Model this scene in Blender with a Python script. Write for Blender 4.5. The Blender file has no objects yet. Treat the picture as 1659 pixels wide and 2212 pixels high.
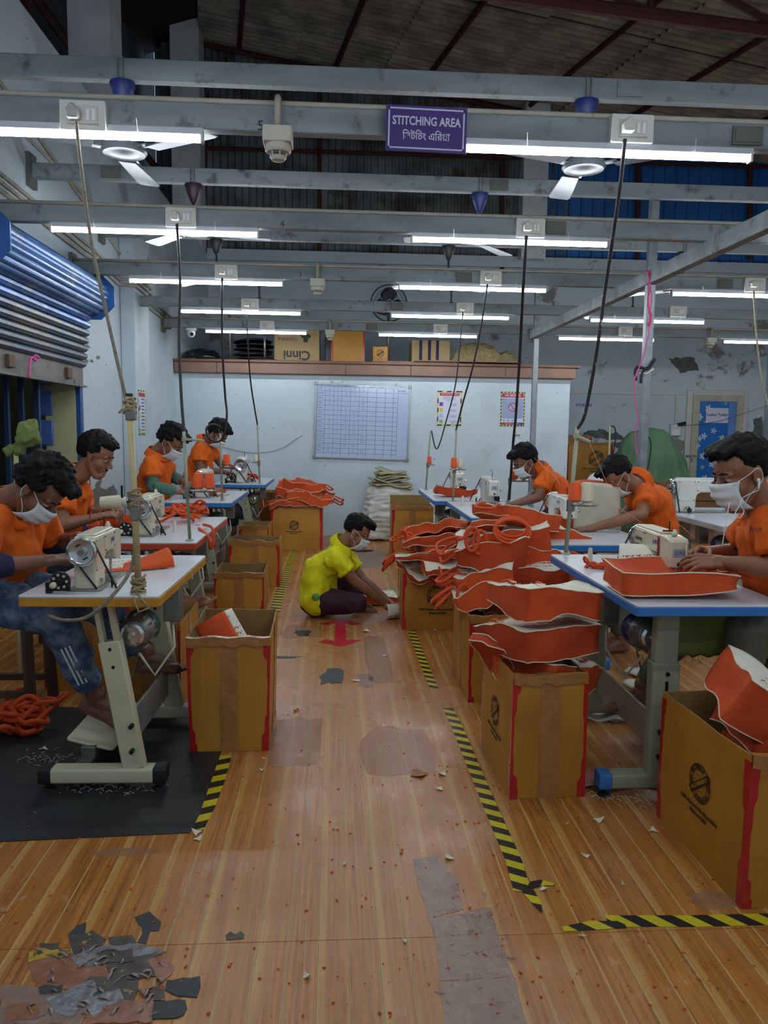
import bpy, bmesh, math, random
from mathutils import Vector, Matrix, noise, Euler, Quaternion
C = bpy.context.scene.collection
# ---------------------------------------------------------------- camera
IW, IH, FPX = 1659, 2212, 1641.0
CH = 1.421
_y, _p, _r = .0624, .1083, .0127
_F = Vector((math.sin(_y)*math.cos(_p), math.cos(_y)*math.cos(_p), -math.sin(_p)))
_Rt = Vector((math.cos(_y), -math.sin(_y), 0)); _U = _Rt.cross(_F)
_R2 = _Rt*math.cos(_r)+_U*math.sin(_r); _U2 = _U*math.cos(_r)-_Rt*math.sin(_r)
CP = Vector((0, 0, CH))
cam = bpy.data.objects.new('camera', bpy.data.cameras.new('camera')); C.objects.link(cam)
cam.data.sensor_fit = 'HORIZONTAL'; cam.data.sensor_width = 36; cam.data.lens = FPX*36/IW
cam.data.clip_start = .05; cam.data.clip_end = 200
m = Matrix.Identity(4)
for i in range(3):
    m[i][0], m[i][1], m[i][2], m[i][3] = _R2[i], _U2[i], -_F[i], CP[i]
cam.matrix_world = m
bpy.context.scene.camera = cam
# ---------------------------------------------------------------- world, exposure
sc = bpy.context.scene
w = bpy.data.worlds.new('world'); sc.world = w; w.use_nodes = True
w.node_tree.nodes['Background'].inputs[0].default_value = (.66, .8, 1, 1)
w.node_tree.nodes['Background'].inputs[1].default_value = .38
sc.view_settings.view_transform = 'Standard'; sc.view_settings.look = 'None'
sc.view_settings.gamma = 1; sc.view_settings.use_curve_mapping = False
sc.view_settings.exposure = 0.4
TUBE_POWER = 46.0
def at(x, y, X=None, Y=None, Z=None):
    """the world point that the photograph shows at pixel x, y, on the plane X=, Y= or Z="""
    d = _F+_R2*((x-IW/2)/FPX)-_U2*((y-IH/2)/FPX)
    t = (Z-CH)/d.z if Z is not None else (Y/d.y if Y is not None else X/d.x)
    return CP+d*t
# ---------------------------------------------------------------- materials
def S(h):
    c = [int(h[i:i+2], 16)/255 for i in (0, 2, 4)]
    return tuple(x/12.92 if x <= .04045 else ((x+.055)/1.055)**2.4 for x in c)
_mats = {}
class NT:
    def __init__(s, name):
        s.m = bpy.data.materials.new(name); s.m.use_nodes = True
        s.t = s.m.node_tree; s.b = s.t.nodes['Principled BSDF']
    def n(s, typ, **k):
        x = s.t.nodes.new('ShaderNode'+typ)
        for a, v in k.items():
            if isinstance(v, dict) and a == 'i':
                for q, z in v.items(): x.inputs[q].default_value = z
            else: setattr(x, a, v)
        return x
    def l(s, a, b): s.t.links.new(a, b)
    def coord(s, kind='Object'):
        if kind == 'World': return s.n('NewGeometry').outputs['Position']
        return s.n('TexCoord').outputs[kind]
    def noise(s, v, scale, detail=3, stretch=None, rough=.5, dist=0):
        if stretch:
            mp = s.n('Mapping'); mp.inputs['Scale'].default_value = stretch; s.l(v, mp.inputs[0]); v = mp.outputs[0]
        x = s.n('TexNoise', i={'Scale': scale, 'Detail': detail, 'Roughness': rough, 'Distortion': dist}); s.l(v, x.inputs['Vector'])
        return x.outputs['Fac']
    def ramp(s, f, a, b, ca=0, cb=1, interp='LINEAR'):
        r = s.n('MapRange', i={'From Min': a, 'From Max': b, 'To Min': ca, 'To Max': cb}); s.l(f, r.inputs['Value']); return r.outputs[0]
    def mix(s, f, a, b, mode='MIX'):
        x = s.n('Mix', data_type='RGBA', blend_type=mode)
        for q, v in ((0, f), (6, a), (7, b)):
            if hasattr(v, 'node'): s.l(v, x.inputs[q])
            elif q == 0: x.inputs[q].default_value = v
            else: x.inputs[q].default_value = (*v[:3], 1)
        return x.outputs[2]
    def math(s, op, a, b=0, c=0):
        x = s.n('Math', operation=op)
        for i, v in enumerate((a, b, c)):
            if hasattr(v, 'node'): s.l(v, x.inputs[i])
            else: x.inputs[i].default_value = v
        return x.outputs[0]
    def bump(s, h, strength=.3, dist=.01):
        x = s.n('Bump', i={'Strength': strength, 'Distance': dist}); s.l(h, x.inputs['Height']); s.l(x.outputs[0], s.b.inputs['Normal'])
def mat(name, col, rough=.6, metal=0, var=.12, vs=6, bump=0, bs=60, emit=0, spec=.5, alpha=1, coat=0, world=False, stretch=None, dirt=None, trans=0):
    if name in _mats: return _mats[name]
    if isinstance(col, str): col = S(col)
    N = NT(name); b = N.b
    b.inputs['Roughness'].default_value = rough; b.inputs['Metallic'].default_value = metal
    b.inputs['Specular IOR Level'].default_value = spec; b.inputs['Coat Weight'].default_value = coat
    b.inputs['Alpha'].default_value = alpha; b.inputs['Transmission Weight'].default_value = trans
    if emit:
        b.inputs['Emission Color'].default_value = (*col, 1); b.inputs['Emission Strength'].default_value = emit
        b.inputs['Base Color'].default_value = (*col, 1)
    else:
        v = N.coord('World' if world else 'Object')
        f = N.noise(v, vs, 5, stretch)
        c = N.mix(N.ramp(f, .3, .7), tuple(x*(1-var) for x in col), tuple(min(1, x*(1+var)) for x in col))
        if dirt:
            dc, ds, lo, hi = dirt
            c = N.mix(N.ramp(N.noise(v, ds, 8, rough=.65), lo, hi), c, S(dc))
        N.l(c, b.inputs['Base Color'])
        if bump: N.bump(N.noise(v, bs, 3, stretch), bump, .01)
    _mats[name] = N.m
    return N.m
# ---------------------------------------------------------------- mesh builder
class MB:
    def __init__(s): s.v = []; s.f = []; s.mi = []; s.uv = {}; s.k = 0
    def add(s, vs, fs, M=None):
        o = len(s.v)
        s.v += [(M @ Vector(p)) if M else Vector(p) for p in vs]
        s.f += [tuple(i+o for i in f) for f in fs]; s.mi += [s.k]*len(fs)
        return s
    def box(s, a, b, M=None):
        (x0, y0, z0), (x1, y1, z1) = a, b
        if x0 > x1: x0, x1 = x1, x0
        if y0 > y1: y0, y1 = y1, y0
        if z0 > z1: z0, z1 = z1, z0
        return s.add([(x0,y0,z0),(x1,y0,z0),(x1,y1,z0),(x0,y1,z0),(x0,y0,z1),(x1,y0,z1),(x1,y1,z1),(x0,y1,z1)],
                     [(3,2,1,0),(4,5,6,7),(0,1,5,4),(1,2,6,5),(2,3,7,6),(3,0,4,7)], M)
    def cbox(s, c, d, M=None):
        return s.box([c[i]-d[i]/2 for i in range(3)], [c[i]+d[i]/2 for i in range(3)], M)
    def rbox(s, a, b, r, n=3, M=None, ax=2):
        """box with the four edges along axis ax rounded"""
        i, j = [k for k in range(3) if k != ax]
        lo = [min(a[k], b[k]) for k in range(3)]; hi = [max(a[k], b[k]) for k in range(3)]
        ring = []
        for cx, cy, a0 in ((hi[i]-r, hi[j]-r, 0), (lo[i]+r, hi[j]-r, 90), (lo[i]+r, lo[j]+r, 180), (hi[i]-r, lo[j]+r, 270)):
            for k in range(n+1):
                t = math.radians(a0+90*k/n); ring.append((cx+r*math.cos(t), cy+r*math.sin(t)))
        vs = []
        for z in (lo[ax], hi[ax]):
            for p in ring:
                q = [0]*3; q[i], q[j], q[ax] = p[0], p[1], z; vs.append(q)
        m_ = len(ring)
        fs = [tuple(range(m_))[::-1], tuple(range(m_, 2*m_))]+[(k, (k+1) % m_, (k+1) % m_+m_, k+m_) for k in range(m_)]
        return s.add(vs, fs, M)
    def prism(s, pts, z0, z1, M=None, ax=2):
        i, j = [k for k in range(3) if k != ax]
        vs = []
        for z in (z0, z1):
            for p in pts:
                q = [0]*3; q[i], q[j], q[ax] = p[0], p[1], z; vs.append(q)
        m_ = len(pts)
        return s.add(vs, [tuple(range(m_))[::-1], tuple(range(m_, 2*m_))]+[(k, (k+1) % m_, (k+1) % m_+m_, k+m_) for k in range(m_)], M)
    def tube(s, pts, r, n=8, closed=False, M=None, flat=1):
        pts = [Vector(p) for p in pts]; m_ = len(pts)
        rs = r if isinstance(r, (list, tuple)) else [r]*m_
        vs = []; up = None
        for k, p in enumerate(pts):
            if closed: t = pts[(k+1) % m_]-pts[k-1]
            else: t = pts[min(k+1, m_-1)]-pts[max(k-1, 0)]
            if t.length < 1e-9: t = Vector((0, 0, 1))
            t.normalize()
            if up is None: up = Vector((0, 0, 1)) if abs(t.z) < .9 else Vector((1, 0, 0))
            a = t.cross(up)
            if a.length < 1e-4: a = t.cross(Vector((1, .3, .2)))
            a.normalize(); b = a.cross(t); up = b
            for q in range(n):
                w_ = 2*math.pi*(q+.5)/n; vs.append(p+a*math.cos(w_)*rs[k]+b*math.sin(w_)*rs[k]*flat)
        fs = []
        for k in range(m_ if closed else m_-1):
            k2 = (k+1) % m_
            fs += [(k*n+q, k*n+(q+1) % n, k2*n+(q+1) % n, k2*n+q) for q in range(n)]
        if not closed: fs += [tuple(range(n))[::-1], tuple(range((m_-1)*n, m_*n))]
        return s.add(vs, fs, M)
    def bar(s, a, b, w_, h, up=(0, 0, 1), M=None):
        """square section bar from a to b"""
        a, b = Vector(a), Vector(b); t = (b-a).normalized(); up = Vector(up)
        x = t.cross(up)
        if x.length < 1e-4: x = t.cross(Vector((1, 0, 0)))
        x.normalize(); y = x.cross(t)
        vs = []
        for p in (a, b):
            for i, j in ((-1,-1),(1,-1),(1,1),(-1,1)): vs.append(p+x*i*w_/2+y*j*h/2)
        return s.add(vs, [(3,2,1,0),(4,5,6,7),(0,1,5,4),(1,2,6,5),(2,3,7,6),(3,0,4,7)], M)
    def cyl(s, a, b, r, n=16, r2=None, M=None):
        return s.tube([a, b], [r, r if r2 is None else r2], n, M=M)
    def lathe(s, prof, n=20, M=None):
        """prof: (radius, z) pairs about local z"""
        vs = []; fs = []; m_ = len(prof)
        for r, z in prof:
            for q in range(n): vs.append((r*math.cos(2*math.pi*q/n), r*math.sin(2*math.pi*q/n), z))
        for k in range(m_-1): fs += [(k*n+q, k*n+(q+1) % n, (k+1)*n+(q+1) % n, (k+1)*n+q) for q in range(n)]
        fs += [tuple(range(n))[::-1], tuple(range((m_-1)*n, m_*n))]
        return s.add(vs, fs, M)
    def ell(s, c, r, n=12, M=None, R=None):
        vs = []; fs = []; h = n//2
        for i in range(1, h):
            t = math.pi*i/h
            for q in range(n):
                p = Vector((math.sin(t)*math.cos(2*math.pi*q/n)*r[0], math.sin(t)*math.sin(2*math.pi*q/n)*r[1], math.cos(t)*r[2]))
                if R: p = R @ p
                vs.append(p+Vector(c))
        tp = Vector((0, 0, r[2])); tp = (R @ tp) if R else tp
        vs += [Vector(c)+tp, Vector(c)-tp]; a, b = len(vs)-2, len(vs)-1
        for i in range(h-2): fs += [(i*n+q, (i+1)*n+q, (i+1)*n+(q+1) % n, i*n+(q+1) % n) for q in range(n)]
        fs += [(a, q, (q+1) % n) for q in range(n)]+[(b, (h-2)*n+(q+1) % n, (h-2)*n+q) for q in range(n)]
        return s.add(vs, fs, M)
    def cap(s, a, b, ra, rb, n=12):
        """a limb: two balls joined by a cone"""
        a, b = Vector(a), Vector(b)
        s.ell(a, (ra,)*3, n); s.ell(b, (rb,)*3, n)
        if (b-a).length > 1e-5: s.tube([a, b], [ra*.99, rb*.99], n)
        return s
    def grid(s, fn, nu, nv, M=None, thick=0):
        vs = [Vector(fn(i/nu, j/nv)) for j in range(nv+1) for i in range(nu+1)]
        W_ = nu+1
        fs = [(j*W_+i, j*W_+i+1, (j+1)*W_+i+1, (j+1)*W_+i) for j in range(nv) for i in range(nu)]
        return s.add(vs, fs, M)
    def mesh(s, name, mats=None, smooth=False):
        me = bpy.data.meshes.new(name); me.from_pydata([tuple(v) for v in s.v], [], s.f)
        if smooth: me.polygons.foreach_set('use_smooth', [True]*len(me.polygons))
        if mats:
            for m_ in (mats if isinstance(mats, (list, tuple)) else [mats]): me.materials.append(m_)
            if any(s.mi): me.polygons.foreach_set('material_index', s.mi)
        me.update(); return me
def obj(name, mb, mats, parent=None, smooth=False, bevel=0, seg=2, solid=0, loc=None, autos=None, subd=0):
    me = mb.mesh(name, mats, smooth or autos is not None or bevel > 0) if isinstance(mb, MB) else mb
    o = bpy.data.objects.new(name, me); C.objects.link(o)
    if parent: o.parent = parent
    if loc: o.location = loc
    if solid:
        m_ = o.modifiers.new('solid', 'SOLIDIFY'); m_.thickness = solid; m_.offset = 0
    if bevel:
        m_ = o.modifiers.new('bevel', 'BEVEL'); m_.width = bevel; m_.segments = seg; m_.limit_method = 'ANGLE'; m_.angle_limit = .6
        m_.harden_normals = False
    if subd:
        m_ = o.modifiers.new('sub', 'SUBSURF'); m_.levels = subd; m_.render_levels = subd
    if (autos is not None or bevel) and isinstance(mb, MB):
        try: me.set_sharp_from_angle(angle=autos or .6)
        except Exception: pass
    return o
def tag(o, label=None, cat=None, group=None, kind=None):
    if label: o['label'] = label
    if cat: o['category'] = cat
    if group: o['group'] = group
    if kind: o['kind'] = kind
    return o
def thing(name, label, cat, loc=(0, 0, 0), rotz=0, group=None):
    o = bpy.data.objects.new(name, None); C.objects.link(o); o.empty_display_size = .1
    o.location = loc; o.rotation_euler = (0, 0, rotz)
    return tag(o, label, cat, group)
def struct(name, mb, mats, parent=None, label=None, **k):
    o = obj(name, mb, mats, parent, **k)
    if not parent: o['kind'] = 'structure'
    if label: o['label'] = label
    return o
def dup(root, label=None, loc=None, rotz=None, group=None):
    def cp(o, par):
        c = o.copy(); C.objects.link(c)
        if par: c.parent = par
        for ch in o.children: cp(ch, c)
        return c
    r = cp(root, None)
    if label: r['label'] = label
    if loc is not None: r.location = loc
    if rotz is not None: r.rotation_euler = (0, 0, rotz)
    if group: r['group'] = group
    return r
_txt = {}
def text_mesh(body, size, ext=.0004, align='CENTER', bold=0):
    key = (body, round(size, 4), align, bold)
    if key in _txt: return _txt[key]
    cu = bpy.data.curves.new('t', 'FONT'); cu.body = body; cu.size = size; cu.extrude = ext; cu.align_x = align; cu.align_y = 'CENTER'; cu.offset = bold
    cu.resolution_u = 3
    o = bpy.data.objects.new('t', cu); C.objects.link(o)
    bpy.context.view_layer.update()
    me = bpy.data.meshes.new_from_object(o.evaluated_get(bpy.context.evaluated_depsgraph_get()))
    bpy.data.objects.remove(o); bpy.data.curves.remove(cu)
    _txt[key] = me; return me
def add_text(mb, body, size, M, ext=.0004, sx=1, align='CENTER', bold=0):
    """letters into mb; local text plane is x right, y up, z towards the reader"""
    me = text_mesh(body, size, ext, align, bold)
    mb.add([(v.co.x*sx, v.co.y, v.co.z) for v in me.vertices], [tuple(p.vertices) for p in me.polygons], M)
def face_cam(x, y, z, n='-y'):
    """frame for text on a vertical face whose normal is n"""
    A = {'-y': ((1,0,0),(0,0,1),(0,-1,0)), '+x': ((0,1,0),(0,0,1),(1,0,0)), '-x': ((0,-1,0),(0,0,1),(-1,0,0)), '+y': ((-1,0,0),(0,0,1),(0,1,0)), '+z': ((1,0,0),(0,1,0),(0,0,1))}[n]
    M = Matrix.Identity(4)
    for c in range(3):
        for r in range(3): M[r][c] = A[c][r]
    M[0][3], M[1][3], M[2][3] = x, y, z
    return M
def remesh(mb, voxel, smooth=4, wr=None, seed=0, name='m'):
    """one continuous skin over everything in mb"""
    me = mb.mesh(name); o = bpy.data.objects.new('tmp', me); C.objects.link(o)
    r = o.modifiers.new('r', 'REMESH'); r.mode = 'VOXEL'; r.voxel_size = voxel; r.use_smooth_shade = True
    if smooth:
        q = o.modifiers.new('s', 'SMOOTH'); q.factor = .5; q.iterations = smooth
    bpy.context.view_layer.update()
    out = bpy.data.meshes.new_from_object(o.evaluated_get(bpy.context.evaluated_depsgraph_get()))
    bpy.data.objects.remove(o); bpy.data.meshes.remove(me); out.name = name
    if wr:
        sc_, amp, st = wr
        off = Vector((seed*3.7, seed*1.3, seed*2.1)); ns = [v.normal.copy() for v in out.vertices]
        for v, n_ in zip(out.vertices, ns):
            p = Vector((v.co.x*st[0], v.co.y*st[1], v.co.z*st[2]))*sc_+off
            a = noise.noise(p); b = noise.noise(p*2.1+off)
            v.co += n_*((1-abs(a)*2.6)*amp*.7+b*amp*.5)
    out.polygons.foreach_set('use_smooth', [True]*len(out.polygons))
    return out
random.seed(4)
# ================================================================ THE SHELL
RW = 9.0; YB = 12.8; XL = -2.1; YN = -3.5
M_ply = mat('plaster_dark', '8d949c', .85, var=.1, vs=2, bump=.2, bs=8, world=True)
def wall_mat(name, base, peel='7d7a76', lo=.66, hi=.7, low=0):
    N = NT(name); v = N.coord('World')
    big = N.noise(v, .7, 3); fine = N.noise(v, 7, 6, rough=.7)
    c = N.mix(N.ramp(big, .35, .65), tuple(x*.9 for x in S(base)), S(base))
    c = N.mix(N.math('MULTIPLY', N.ramp(N.noise(v, 2.2, 8, rough=.7), .5, .75), .35), c, S('8f9399'))
    pz = N.math('MULTIPLY', N.ramp(N.noise(v, 1.3, 9, rough=.72, dist=.3), lo, hi), 1)
    if low:
        sep = N.n('SeparateXYZ'); N.l(v, sep.inputs[0]); pz = N.math('MAXIMUM', pz, N.math('MULTIPLY', N.ramp(N.noise(v, 3.1, 9, rough=.7), .53, .56), N.ramp(N.math('ABSOLUTE', N.math('SUBTRACT', sep.outputs[2], low)), .28, .2)))
    c = N.mix(pz, c, S(peel))
    sp = N.ramp(N.noise(v, 22, 3, rough=.6), .70, .73)
    c = N.mix(sp, c, S('55585c'))
    N.l(c, N.b.inputs['Base Color']); N.b.inputs['Roughness'].default_value = .7
    N.bump(N.math('ADD', fine, N.math('MULTIPLY', pz, -1.2)), .25, .01)
    return N.m
M_wall = wall_mat('painted_plaster', 'bccad3', lo=.72, hi=.74)
M_wall2 = wall_mat('damp_plaster', 'b6c3cb', lo=.6, hi=.64, low=1.15)
# floor: vinyl printed and grooved as narrow strips
def floor_mat():
    N = NT('wood_strip_vinyl'); v = N.coord('World'); sep = N.n('SeparateXYZ'); N.l(v, sep.inputs[0])
    X, Y = sep.outputs[0], sep.outputs[1]
    u = N.math('DIVIDE', N.math('ADD', X, 20), PW)
    fr = N.math('FRACT', u); cell = N.math('FLOOR', u)
    wn = N.n('TexWhiteNoise', noise_dimensions='1D'); N.l(cell, wn.inputs['W'])
    g1 = N.noise(v, 110, 6, (1, .022, 1), .65, .8); g2 = N.noise(v, 14, 4, (1, .06, 1), .6, 1.5)
    c = N.mix(N.ramp(g1, .38, .62), S('7c4819'), S('bd7c36'))
    c = N.mix(N.math('MULTIPLY', N.ramp(g2, .45, .7), .55), c, S('b27c3c'))
    c = N.mix(N.math('MULTIPLY', wn.outputs[0], .45), c, S('a26426'))
    # pale line at each joint, a broader pale band at every other one
    ln = N.ramp(N.math('ABSOLUTE', N.math('SUBTRACT', fr, .5)), .468, .482)
    par = N.ramp(N.math('FRACT', N.math('DIVIDE', cell, 2)), .2, .3)
    band = N.math('MULTIPLY', N.math('MULTIPLY', N.ramp(fr, .02, .05), N.ramp(fr, .3, .2)), par)
    c = N.mix(N.math('MULTIPLY', band, N.ramp(g1, .2, .8, .25, .6)), c, S('c9a25c'))
    c = N.mix(N.math('MULTIPLY', ln, .8), c, S('d6c080'))
    # greyer, scuffed walking lane
    lane = N.math('MULTIPLY', N.ramp(N.math('ABSOLUTE', N.math('SUBTRACT', X, .12)), .6, .35), N.ramp(N.noise(v, 1.6, 5, rough=.65), .35, .6))
    c = N.mix(N.math('MULTIPLY', lane, .4), c, S('a67a58'))
    c = N.mix(N.math('MULTIPLY', N.ramp(N.noise(v, 3, 8, (1, .4, 1), .75), .5, .75), .22), c, S('b79a86'))
    sc1 = N.math('MULTIPLY', N.ramp(N.noise(v, 26, 8, (1, .5, 1), .8), .56, .62), N.ramp(N.noise(v, 1.7, 2), .52, .62))
    c = N.mix(N.math('MULTIPLY', sc1, .3), c, S('cdb6a4'))
    # cross seam of the sheet
    N.l(c, N.b.inputs['Base Color'])
    ro = N.ramp(N.noise(v, 3.1, 6, rough=.7), .35, .7, .2, .5)
    N.l(ro, N.b.inputs['Roughness']); N.b.inputs['Specular IOR Level'].default_value = .5
    N.bump(N.math('ADD', N.math('MULTIPLY', N.noise(v, 9, 3), 1.2), N.math('ADD', g1, N.math('MULTIPLY', N.noise(v, 180, 2), .4))), .16, .006)
    return N.m
PW = .0835
M_floor = floor_mat()
M_sub = mat('floor_screed', '4a3527', .8)
fl = struct('floor', MB().box((XL-.35, YN, -.05), (RW, YB+.2, -.004)), M_sub, label='wood-look vinyl floor with narrow strips')
n0 = int(math.floor((XL-.3+20)/PW)); n1 = int((RW+20)/PW)
pm = {}
for k, (ya, yb) in enumerate(((YN, 1.985), (1.987, YB))):
    b = MB().box((.0006, ya, -.004), (PW-.0006, yb, 0)); pm[k] = b.mesh('plank', M_floor)
for i in range(n0, n1+1):
    for k in pm:
        o = bpy.data.objects.new('plank', pm[k]); C.objects.link(o); o.parent = fl; o.location = (i*PW-20, 0, 0)
# back partition room with its loft, and the far wall
wp = struct('wall_back', MB().box((XL, 10.1, 0), (3.1, 10.22, 2.12)), M_wall, label='white partition wall under the brown loft edge')
struct('wall_back_side', MB().box((2.98, 10.22, 0), (3.1, YB, 2.12)), M_wall)
o = struct('wall_far', MB().box((XL-.3, YB, 0), (RW, YB+.15, 4.27)), M_wall2, label='stained grey wall behind the partition')
struct('wall_far_ledge', MB().box((XL, YB-.1, 4.1), (RW, YB, 4.27)), M_wall2)
# loft slab with brown fascia boards
M_fas = mat('brown_fascia', '785a4a', .55, var=.12, vs=5, dirt=('c9c4c0', 9, .70, .72))
M_slab = mat('brown_slab', '6b4a3a', .6)
sl = struct('ceiling_loft', MB().box((XL, 10.04, 2.12), (3.14, YB, 2.25)), M_slab)
for x0, x1 in ((-2.09, -1.55), (-1.546, .1), (.104, .95), (.954, 2.2), (2.204, 3.14)):
    obj('fascia_board', MB().box((x0, 10.0, 2.12), (x1, 10.04, 2.255)), M_fas, sl, bevel=.004)
obj('fascia_cap', MB().box((XL, 9.97, 2.255), (3.2, 10.2, 2.29)), M_slab, sl, bevel=.006)
# left wall: solid beyond the shutter, header above it
struct('wall_left', MB().box((XL-.2, 6.4, 0), (XL, YB, 4.19)).box((XL-.2, 4.4, 1.95), (XL, 6.4, 4.19)).box((XL-.2, YN, 0), (XL, 4.4, 4.19)), M_wall, label='white left wall above and beyond the shutter')
struct('trim_1', MB().box((XL, 7.64, 0), (XL+.14, 8.2, 3.3)), M_wall, label='white pilaster on the left wall', bevel=.01)
# concrete columns outside the left wall, rising to the roof
M_col = mat('column_paint', 'c6cccf', .8, var=.15, vs=4, bump=.2, bs=20, dirt=('6b6e72', 3, .6, .7))
struct('column', MB().box((XL-.45, 7.75, 3.4), (XL-.06, 8.15, 8.4)), M_col, label='white concrete column rising to the roof')
struct('column', MB().box((XL-.45, 12.3, 3.4), (XL-.02, 12.78, 9.3)), M_col, label='white concrete column at the far left corner')
struct('column', MB().box((2.95, 12.5, 4.2), (3.35, 12.8, 6.6)), M_col, label='white concrete column before the corrugated gable')
# corrugated gable sheets
M_gal = mat('weathered_iron_sheet', '6a7172', .65, .25, var=.4, vs=2, bump=.2, bs=30, dirt=('45423e', 1.6, .5, .62))
M_blue = mat('blue_steel_sheet', '2560a2', .5, .1, var=.2, vs=1.5)
M_asb = mat('asbestos_sheet', '938d82', .9, var=.45, vs=2.2, bump=.5, bs=40, dirt=('5f5b54', 2.7, .55, .75), world=True)
M_red = mat('red_oxide_steel', '4a201c', .7, .2, var=.3, vs=12)
gl = Vector((-2.13, YB, 7.467)); gr = Vector((2.977, YB, 6.619)); gdir = (gr-gl)/(gr.x-gl.x)
def rz(x): return gl.z+gdir.z*(x-gl.x)
def corr(x0, x1, zb, zt, amp, wl, y):
    n = max(4, int((x1-x0)/wl*8))
    def fn(u, v_):
        x = x0+(x1-x0)*u
        return (x, y+amp*math.sin(2*math.pi*x/wl), zb+(zt(x)-zb)*v_)
    return MB().grid(fn, n, 1)
gb = struct('wall_gable', MB().box((-6, YB+.2, 4.1), (RW+1, YB+.3, 5.4)), mat('gable_backing', '191b1c', .9), label='sheet-clad gable above the far wall')
x = -2.9; k = 0
while x < 3.1:
    obj('corrugated_sheet', corr(x, x+.86, 4.2, lambda q: rz(q)+.1, .022, .115, YB+.05+.012*(k % 2)), M_gal, gb, smooth=True); x += .84; k += 1
def trap(x0, x1, zb):
    vs = []; x = x0
    prof = [(0, 0), (.05, 0), (.065, .035), (.095, .035), (.11, 0), (.20, 0)]
    pts = []
    while x < x1-.01:
        for dx, dy in prof[:-1]: pts.append((x+dx, dy))
        x += .2
    pts.append((x, 0))
    b = MB(); n = len(pts)
    b.add([(p[0], YB+.06-p[1], zb) for p in pts]+[(p[0], YB+.06-p[1], rz(p[0])+.1) for p in pts], [(i, i+1, i+1+n, i+n) for i in range(n-1)])
    return b
for i in range(7): obj('blue_sheet', trap(3.35+i*.8, 3.35+(i+1)*.8, 4.2), M_blue, gb)
for (xa, ya, xb, yb, r) in ((690, 190, 690, 545, .03), (450, 320, 1150, 342, .03), (1085, 350, 1085, 600, .035), (1378, 350, 1378, 560, .04), (1150, 345, 1659, 360, .03), (450, 200, 440, 450, .025), (1620, 345, 1620, 560, .045), (440, 95, 1130, 243, .04)):
    a, b = at(xa, ya, Y=YB-.05), at(xb, yb, Y=YB-.05)
    obj('gable_rail', MB().cyl(a, b, r, 8), M_red, gb)
# roof: corrugated asbestos sheets on pipe purlins
rdir = (at(460, 790, Y=10)-CP).normalized(); rdir = rdir/rdir.y
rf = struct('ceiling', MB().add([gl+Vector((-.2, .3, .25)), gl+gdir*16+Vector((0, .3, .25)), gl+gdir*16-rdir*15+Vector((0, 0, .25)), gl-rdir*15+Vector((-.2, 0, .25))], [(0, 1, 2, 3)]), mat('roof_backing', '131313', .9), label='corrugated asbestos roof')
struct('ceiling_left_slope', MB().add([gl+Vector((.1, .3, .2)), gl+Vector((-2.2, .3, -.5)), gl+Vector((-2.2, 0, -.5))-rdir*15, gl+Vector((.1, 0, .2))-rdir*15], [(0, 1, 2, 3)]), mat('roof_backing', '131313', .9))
nrm = gdir.cross(rdir).normalized()
if nrm.z < 0: nrm = -nrm
for i in range(9):
    for j in range(13):
        s0, s1 = i*1.42, i*1.42+1.5; t0, t1 = j*1.0, j*1.0+1.04
        lift = .02*(j % 2)+.035*(i % 2)
        def fn(u, v_, s0=s0, s1=s1, t0=t0, t1=t1, lift=lift):
            t = t0+(t1-t0)*u
            return gl+Vector((-.1,.15,0))+gdir*(s0+(s1-s0)*v_)-rdir*t+nrm*(.03*math.sin(2*math.pi*t/.146)+lift+.03)
        obj('roof_sheet', MB().grid(fn, 44, 1), M_asb, rf, smooth=True)
pt = [(516, 105), (722, 140), (905, 187), (1130, 232), (1315, 272), (1510, 312), (1720, 357)]
for i, (px, py) in enumerate(pt):
    a = at(px, py, Y=YB); a.z = rz(a.x)-.04
    obj('purlin', MB().cyl(a, a-rdir*12, .038, 8), M_red, rf)
# truss crossing at upper right
for (a, b, r) in (((1130, -5), (1659, 66), .05), ((1290, -20), (1392, 18), .025), ((1405, -20), (1405, 22), .025), ((1560, -10), (1659, 45), .03)):
    p, q = at(*a, Y=6), at(*b, Y=6)
    d = (q-p); obj('truss_chord', MB().cyl(p-d*(.6 if r > .04 else .15), q+d*(.8 if r > .04 else .02), r, 8), M_red, rf)
# dark side cladding left of the columns with its red bracing
sd = struct('wall_side_cladding', MB().box((XL-1.2, YN, 3.5), (XL-1.1, YB+.2, 12)), mat('side_dark', '23282b', .9), label='dark sheet cladding above the left wall')
def scl(y0, y1): return MB().grid(lambda u, v_: (XL-1.0+.02*math.sin(2*math.pi*(y0+(y1-y0)*u)/.2), y0+(y1-y0)*u, 4+5*v_), 24, 1)
M_side = mat('side_sheet', '555f66', .7, .2, var=.3, vs=2)
for i in range(16): obj('side_sheet', scl(i*.85, i*.85+.87), M_side, sd, smooth=True)
for (a, b) in (((60, -30), (232, 215)), ((58, 0), (60, 60)), ((300, 20), (400, 212)), ((307, 325), (398, 437)), ((385, 0), (440, 88)), ((345, 0), (425, 100))):
    obj('brace', MB().cyl(at(*a, X=XL-.75), at(*b, X=XL-.75), .05, 6), M_red, sd)
struct('wall_right', MB().box((RW, 3.5, 0), (RW+.15, YB+.15, 5.4)), M_wall2)
# right far wall bits: short return wall beside the toilet
struct('trim_2', MB().box((7.35, YB-.2, 0), (7.75, YB, 3.1)), M_wall2, label='narrow damp-stained pier right of the toilet door')
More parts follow.
